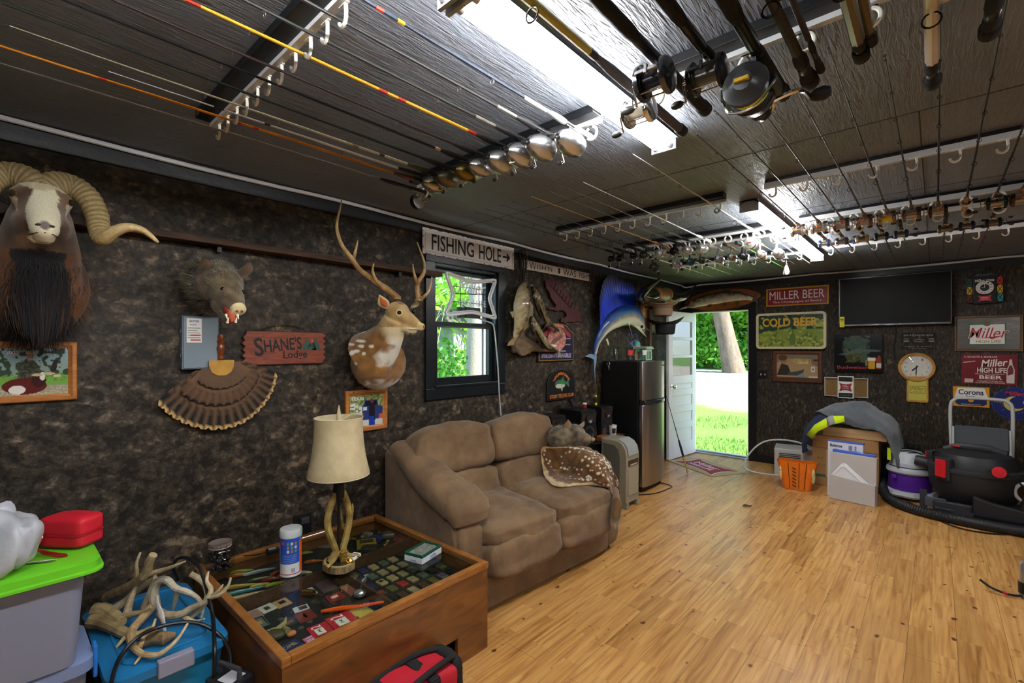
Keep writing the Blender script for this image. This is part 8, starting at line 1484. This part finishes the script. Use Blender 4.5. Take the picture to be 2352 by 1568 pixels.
for k in range(11):
    f=k/10;z=.005+.29*f;w,d=.13+.06*f,.10*(1-.25*f);rings.append([Vector((w*(1+.05*noise.noise(Vector((i*.8,k*.6,1))))*(abs(cos(2*pi*i/n))**.5)*(1 if cos(2*pi*i/n)>0 else -1),d*(abs(sin(2*pi*i/n))**.6)*(1 if sin(2*pi*i/n)>0 else -1)*(1+.12*noise.noise(Vector((i*.7,k*.7,5)))),z+(.018*noise.noise(Vector((i*.9,0,2))) if k==10 else 0))) for i in range(n)])
o_=part('bag',B().loft(rings,cap=False),ORM,t,smooth='all');part('bag_bottom',B().slab([(p.x*.96,p.y*.96) for p in rings[0]],.002,.008),ORM,t,smooth=False)
for x in (-.06,.02,.07):part('black_seam',B().tube([(x*(1+.3*k/6),-.105*(1-.2*k/6)-.006,.02+.27*k/6) for k in range(7)],.003,5),INK,t)
for k in range(6):part('letter_mark',B().at((-.02,-.117+.003*k,.05+.036*k),(R(4),R(30),0)).box(-.02,.02,-.002,0,-.006,.006),pm(70,54,30),t,smooth=False)
for s_ in (-1,1):part('side_print',B().ell((s_*.15,-.06,.16),(.02,.02,.08),10,8),pm(206,190,140,.5,var=.6,vs=60),t)
KB=pm(164,122,76,.8,var=.08,vs=5);t=thing('cardboard_box','large brown cardboard box under the grey blanket','box',(0,0,0));part('carton',B().box(1.77,2.36,6.16,6.62,0,.55),KB,t,smooth=False,bevel=.006);part('tape',B().box(1.9,1.93,6.155,6.16,.1,.4),pm(186,148,100,.5),t,smooth=False);part('green_stripe',B().box(1.775,2.0,6.157,6.16,.10,.125),pm(50,104,70),t,smooth=False);part('flap_seam',B().box(1.77,2.36,6.156,6.16,.415,.42),pm(110,78,46),t,smooth=False)
text(t,'BUY A BOX',1.82,1.99,.29,.315,pm(70,100,60),6.159);text(t,"WE'LL BUY IT BACK",1.82,1.99,.22,.24,pm(70,100,60),6.159)
t=thing('flat_carton','flat pale brown carton lying on the big cardboard box','box',(2.17,6.36,.553),R(-4));part('carton',B().box(-.29,.27,-.20,.20,0,.10),pm(190,154,108,.8),t,smooth=False,bevel=.004);part('flap',B().box(-.29,.27,-.204,-.20,.055,.10),pm(206,170,122,.8),t,smooth=False)
def drape(name,label,cat,m,poly,seed,th=.012,group=None): # cloth lofted over the boxes: rows of points
    t=thing(name,label,cat,(0,0,0));G=[spline(r,8) for r in poly];mm=len(G[0]);C_=[spline([G[i][j] for i in range(len(G))],8) for j in range(mm)];n_=len(C_[0]);b=B()
    for j in range(mm):
        for i in range(n_):p=C_[j][i];q=noise.noise(p*7+Vector((seed,0,0)))*.03+abs(noise.noise(Vector((p.x*22,p.y*5,p.z*5+seed))))*.03;b.v.append((p.x+q*.4,p.y-abs(q)*.7,p.z+q*.6+.006))
    for j in range(mm-1):
        for i in range(n_-1):b.f.append((j*n_+i,j*n_+i+1,(j+1)*n_+i+1,(j+1)*n_+i))
    o=part('cloth',b,m,t,smooth='all');md=o.modifiers.new('t','SOLIDIFY');md.thickness=th; return t
GREY=pm(92,98,104,.95,bump=.9,bs=160,sheen=.4,var=.12,vs=30)
drape('grey_blanket','fuzzy dark grey blanket heaped on the flat carton','blanket',GREY,[[(1.76,6.64,.60),(1.95,6.64,.70),(2.15,6.64,.74),(2.35,6.64,.70),(2.50,6.62,.58),(2.54,6.6,.42)],[(1.76,6.44,.76),(1.94,6.42,.87),(2.14,6.40,.92),(2.34,6.40,.86),(2.49,6.40,.72),(2.55,6.4,.36)],[(1.82,6.26,.80),(1.98,6.24,.86),(2.16,6.22,.86),(2.34,6.20,.79),(2.47,6.18,.67),(2.54,6.2,.31)],[(1.90,6.15,.76),(2.04,6.12,.80),(2.18,6.11,.74),(2.32,6.11,.71),(2.45,6.09,.60),(2.52,6.11,.30)],[(1.98,6.13,.69),(2.10,6.12,.69),(2.22,6.11,.665),(2.34,6.09,.66),(2.45,6.06,.57),(2.50,6.07,.36)]],2)
t=drape('safety_jacket','navy and neon yellow safety jacket hanging over the box corner','jacket',pm(40,48,78,.9,bump=.3,bs=60),[[(1.96,6.30,.80),(1.80,6.26,.73),(1.70,6.26,.58),(1.67,6.3,.36)],[(2.02,6.14,.77),(1.84,6.10,.69),(1.71,6.12,.54),(1.68,6.18,.32)],[(2.06,6.06,.74),(1.88,6.04,.64),(1.75,6.08,.48),(1.72,6.16,.36)]],5)
def strip(nm,a,c,m):b=B();R1=[Vector(p) for p in a];R2=[Vector(p) for p in c];b.add(R1+R2,[(i,i+1,len(R1)+i+1,len(R1)+i) for i in range(len(R1)-1)]);o=part(nm,b,m,t);md=o.modifiers.new('t','SOLIDIFY');md.thickness=.012
strip('neon_panel',[(2.08,6.03,.80),(1.96,6.01,.79),(1.82,6.02,.68),(1.74,6.05,.56)],[(2.09,6.00,.745),(1.98,5.985,.70),(1.86,5.99,.62),(1.79,6.03,.53)],pm(206,236,20,.7));strip('grey_band',[(1.985,6.005,.80),(1.95,6.0,.785),(1.93,6.0,.765)],[(2.01,5.975,.725),(1.97,5.972,.695),(1.95,5.974,.68)],pm(150,154,158,.5));strip('grey_cuff',[(1.775,6.03,.60),(1.745,6.04,.555)],[(1.83,6.01,.56),(1.79,6.02,.515)],pm(120,124,132,.5))
part('neon_hem',B().box(2.43,2.46,6.13,6.15,.38,.5),pm(206,236,20,.7),t,smooth=False)
MB=pm(186,182,178,.7);t=thing('mailer_box','white mailer box standing on edge with a lid tucked in its front','box',(2.185,5.70,0),(R(-4),0,R(-9)));part('back_panel',B().box(-.19,.19,.0,.05,0,.46),MB,t,smooth=False,bevel=.003);part('front_pocket',B().prism([(-.19,0),(.19,0),(.19,.20),(-.19,.24)],-.035,0),MB,t,smooth=False,bevel=.003)
b=B();P=[(-.18,.235),(-.09,.36),(-.06,.365),(.14,.2),(.10,.15),(-.15,.18)];b.prism(P,-.025,-.010);part('plastic_lid',b,pm(226,228,234,.35),t,smooth=False,bevel=.006);part('lid_ridge',B().tube([(-.15,-.027,.245),(-.09,-.027,.33),(-.06,-.027,.335),(.10,-.027,.2)],.006,6),pm(236,236,240,.3),t)
b=cushion(.18,.018,.03,.4,12,.012,7);part('blue_wrap',put(b,(.0,.03,.465)),mat('blue_film',srgb(90,120,220),.2,trans=.3),t,smooth='all')
t=thing('printed_carton','white printed carton standing behind the mailer box','box',(2.12,5.80,.0),(R(-3),0,R(-6)));part('carton',B().box(-.16,.14,0,.06,0,.565),pm(214,216,222,.5),t,smooth=False,bevel=.002);part('blue_top',B().box(-.161,.141,-.0008,.0608,.55,.566),pm(70,100,190),t,smooth=False);text(t,'Balance',-.14,-.035,.50,.53,pm(40,50,80),-.0006,bold=.03);part('bar_code',B().box(.02,.05,-.001,0,.48,.53).box(.07,.085,-.001,0,.485,.53),pm(120,130,160),t,smooth=False)
# purple and grey vacuum
t=thing('wet_vacuum','small purple and grey wet vacuum with cable wound on top','vacuum cleaner',(2.60,6.27,0),R(10));VG=pm(176,182,188,.4);VP=pm(92,40,160,.4);part('base',B().lathe([(.21,.03),(.225,.05),(.21,.085),(.15,.09)],8),VG,t);part('tank',B().lathe([(.168,.085),(.175,.1),(.168,.26)],32),VP,t);part('collar',B().lathe([(.178,.255),(.19,.27),(.186,.30),(.172,.315)],32),VG,t);part('motor_head',B().lathe([(.165,.315),(.16,.36),(.145,.375),(.135,.43),(.09,.47),(0,.48)],32),VG,t);part('dark_band',B().lathe([(.167,.318),(.168,.326)],32,cap=False),pm(60,56,84),t)
b=B()
for k in range(6):stube(b,[((.12-.005*k)*cos(a),(.12-.004*k)*sin(a)*.9,.40+.014*k+.015*sin(a*2+k)) for a in [R(20*i+17*k) for i in range(16)]],.0055,3,6)
part('wound_cable',b,INK,t);part('caster',B().ell((.18,-.1,.02),(.02,.02,.02),10,8),INK,t);part('caster',B().ell((-.18,-.1,.02),(.02,.02,.02),10,8),INK,t);part('latch',B().box(-.155,-.125,-.16,-.13,.215,.245),VP,t,bevel=.004)
# black vacuum
o=Vector((3.06,6.05,0));t=thing('wet_vacuum','big black wet vacuum with red latches at the right edge','vacuum cleaner',o,R(-4));BK=pm(34,34,37,.5,bump=.12,bs=60);BK2=pm(46,47,52,.5)
part('tank',B().lathe([(.20,.09),(.27,.16),(.315,.26),(.32,.38),(.318,.40)],36),BK,t);part('rim',B().lathe([(.325,.395),(.33,.41),(.325,.435),(.30,.445)],36),BK2,t);part('motor_head',B().lathe([(.29,.44),(.28,.50),(.25,.55),(.17,.58),(.0,.585)],36),BK,t);part('top_handle',B().tube([(-.2,-.02,.56),(-.1,-.03,.61),(.1,-.03,.61),(.2,-.02,.57)],[.03,.032,.032,.03],10,flat=.6),BK2,t)
for a,nm in ((-128,'red_latch'),(160,'red_latch')):x,y=.335*cos(R(a)),.335*sin(R(a));l_=part('latch_mount',B().at((x*.97,y*.97,.42),(0,0,R(a))).box(-.04,.01,-.065,.065,-.10,.10),BK2,t,smooth=False,bevel=.008);part(nm,B().at((x,y,.42),(0,0,R(a))).box(-.005,.02,-.045,.045,-.075,.085),pm(206,30,40,.4),l_,smooth=False,bevel=.008)
part('drain_plug',B().at((.16,-.30,.47),(R(0),0,0)).lathe([(.0,-.06),(.045,-.055),(.045,-.02),(.03,0)],18,'y'),pm(206,34,50,.4),t);part('red_tab',B().box(-.15,-.09,-.06,-.02,.60,.615),pm(206,30,40,.4),t,smooth=False,bevel=.004)
part('tool_tray',B().prism([(.0,.0),(.46,.0),(.46,.20),(.30,.175),(.12,.20),(.0,.235)],-.36,-.30),BK,t,smooth=False,bevel=.01);part('tray_side',B().box(-.26,.0,-.33,-.28,.02,.14),BK2,t,smooth=False,bevel=.01);part('tray_floor',B().box(-.25,.46,-.36,.25,.02,.09),BK,t,smooth=False,bevel=.01)
part('wheel',B().at((-.06,-.345,.06)).lathe([(.0,-.02),(.06,-.018),(.062,.0),(.055,.01)],22,'y'),BK2,t);part('caster',B().box(-.36,-.31,-.22,-.18,.03,.19).ell((-.335,-.2,.03),(.02,.025,.03),10,8),pm(50,52,58,.5),t);part('foot_fin',B().prism([(-.32,.14),(-.18,.14),(-.14,.06),(-.32,.06)],-.26,-.22),pm(84,86,92,.5),t,smooth=False,bevel=.004)
part('hose_port',B().at((-.30,.04,.40),(0,R(8),0)).lathe([(.045,-.12),(.05,-.1),(.05,.02)],18,'x'),BK2,t);s_=part('spec_label',B().box(.33,.42,-.3615,-.36,.05,.15),pm(150,150,152),t,smooth=False);part('crevice_tool',B().tube([(.30,-.2,.12),(.36,-.16,.33),(.37,-.15,.40)],[.03,.05,.055],14),BK,t)
b=B();stube(b,[(.20,-.34,.46),(.28,-.33,.40),(.33,-.3,.28),(.36,-.28,.20)],.007,5,6);part('power_cord',b,INK,t)
b=B();hp_=spline([(2.36,6.55,.32),(2.36,6.4,.16),(2.40,6.15,.06),(2.46,5.90,.045),(2.6,5.70,.045),(2.82,5.59,.045),(3.1,5.55,.045),(3.4,5.56,.045),(3.7,5.62,.045)],26);t=thing('vacuum_hose','thick black ribbed vacuum hose curving along the floor','hose',(0,0,0));part('hose',b.tube(hp_,[.040+.004*(k%2) for k in range(len(hp_))],14),pm(30,31,34,.5),t)
t=thing('floor_cord','thin black cord trailing in front of the ribbed hose','cord',(0,0,0));b=B();stube(b,[PZ(*q,.008) for q in ((2050,1132),(2085,1150),(2120,1172),(2160,1196),(2215,1215),(2290,1226),(2360,1224))],.006,6,6);part('cord',b,INK,t)
# step stool
t=thing('step_stool','folding step stool with white tube handle behind the black vacuum','step stool',(3.13,6.55,0));WT=pm(196,198,196,.4);b=B();stube(b,[(-.21,.02,0),(-.215,.04,.5),(-.22,.06,.90),(-.19,.065,.99),(-.12,.066,1.01),(.12,.066,1.01),(.19,.065,.99),(.22,.06,.90),(.215,.04,.5),(.21,.02,0)],.015,6,10);part('handle_tube',b,WT,t);TR=pm(76,80,84,.7,bump=.6,bs=90,stretch=(1,4,1));part('upper_step',B().at((0,.0,.63),(R(-14),0,0)).box(-.19,.19,-.012,.012,-.11,.11),TR,t,smooth=False,bevel=.01);part('lower_step',B().at((0,-.02,.30),(R(-14),0,0)).box(-.19,.19,-.012,.012,-.13,.13),TR,t,smooth=False,bevel=.01)
for s_ in (-1,1):part('leg',B().tube([(s_*.2,-.12,0),(s_*.2,.03,.72)],.010,8),WT,t)
for s_ in (-1,1):part('clamp_ring',B().lathe([(.018,0),(.018,.05)],12).at((s_*.216,.045,.66)),INK,t)
t=thing('white_hose_loop','pale plastic hose loop at the right frame edge beside the black vacuum','hose',PZ(2352,1130,.30));b=B();stube(b,[(.1,0,.06),(0,0,.07),(-.05,0,.02),(-.04,0,-.05),(.02,0,-.09),(.12,0,-.1)],.014,6,10);part('tube',b,pm(186,186,190,.35),t)
# odd metal reel at the right edge
o=PZ(2352,1372,0);t=thing('clamp_lamp','small silver and black clamp lamp cut off by the right frame edge','tool',(o.x+.02,o.y,0));part('cylinder',B().lathe([(.035,.01),(.045,.02),(.045,.10),(.04,.12),(.04,.20),(.03,.22)],22),mat('dull_nickel',(.5,.5,.52),.3,.9),t);part('black_band',B().lathe([(.0455,.03),(.0465,.06),(.0465,.10)],22,cap=False),INK,t);b=B();stube(b,[(-.02,-.02,.02),(-.08,-.05,.015),(-.16,-.05,.03),(-.21,-.01,.05)],.007,5,8);part('handle',b,INK,t);part('red_collar',B().tube([(-.095,-.052,.016),(-.115,-.053,.02)],.0085,8),pm(190,40,40,.4),t)
q=PZ(1717,1163,.004);t=thing('dry_leaf','curled brown dry leaf alone on the floor boards','leaf',q,R(20));part('blade',B().add([(-.04,-.012,.004),(-.01,-.022,.014),(.03,-.01,.006),(.04,.004,.016),(.02,.02,.008),(-.02,.018,.018),(-.045,.006,.006),(0,0,.003)],[(0,1,7),(1,2,7),(2,3,7),(3,4,7),(4,5,7),(5,6,7),(6,0,7)]),pm(84,54,34,.8),t,smooth=False)
b=B()
for k in range(150):
    x,y=rn.uniform(.5,3.2),rn.uniform(3.4,6.6)
    if rn.random()>.35+.65*(y>5) or (x<.75 and y<5.2) or (x>1.3 and y>5.5):continue
    a=rn.uniform(0,6);L_=rn.uniform(.004,.011);b.add([(x-L_*cos(a),y-L_*sin(a),.001),(x+L_*.4*sin(a),y-L_*.4*cos(a),.004),(x+L_*cos(a),y+L_*sin(a),.001),(x-L_*.4*sin(a),y+L_*.4*cos(a),.003)],[(0,1,2,3)])
tag(part('floor_crumbs',b,pm(60,44,30,.9),smooth=False),'scattered dark crumbs and leaf bits on the floor boards near the door','crumbs',kind='stuff')
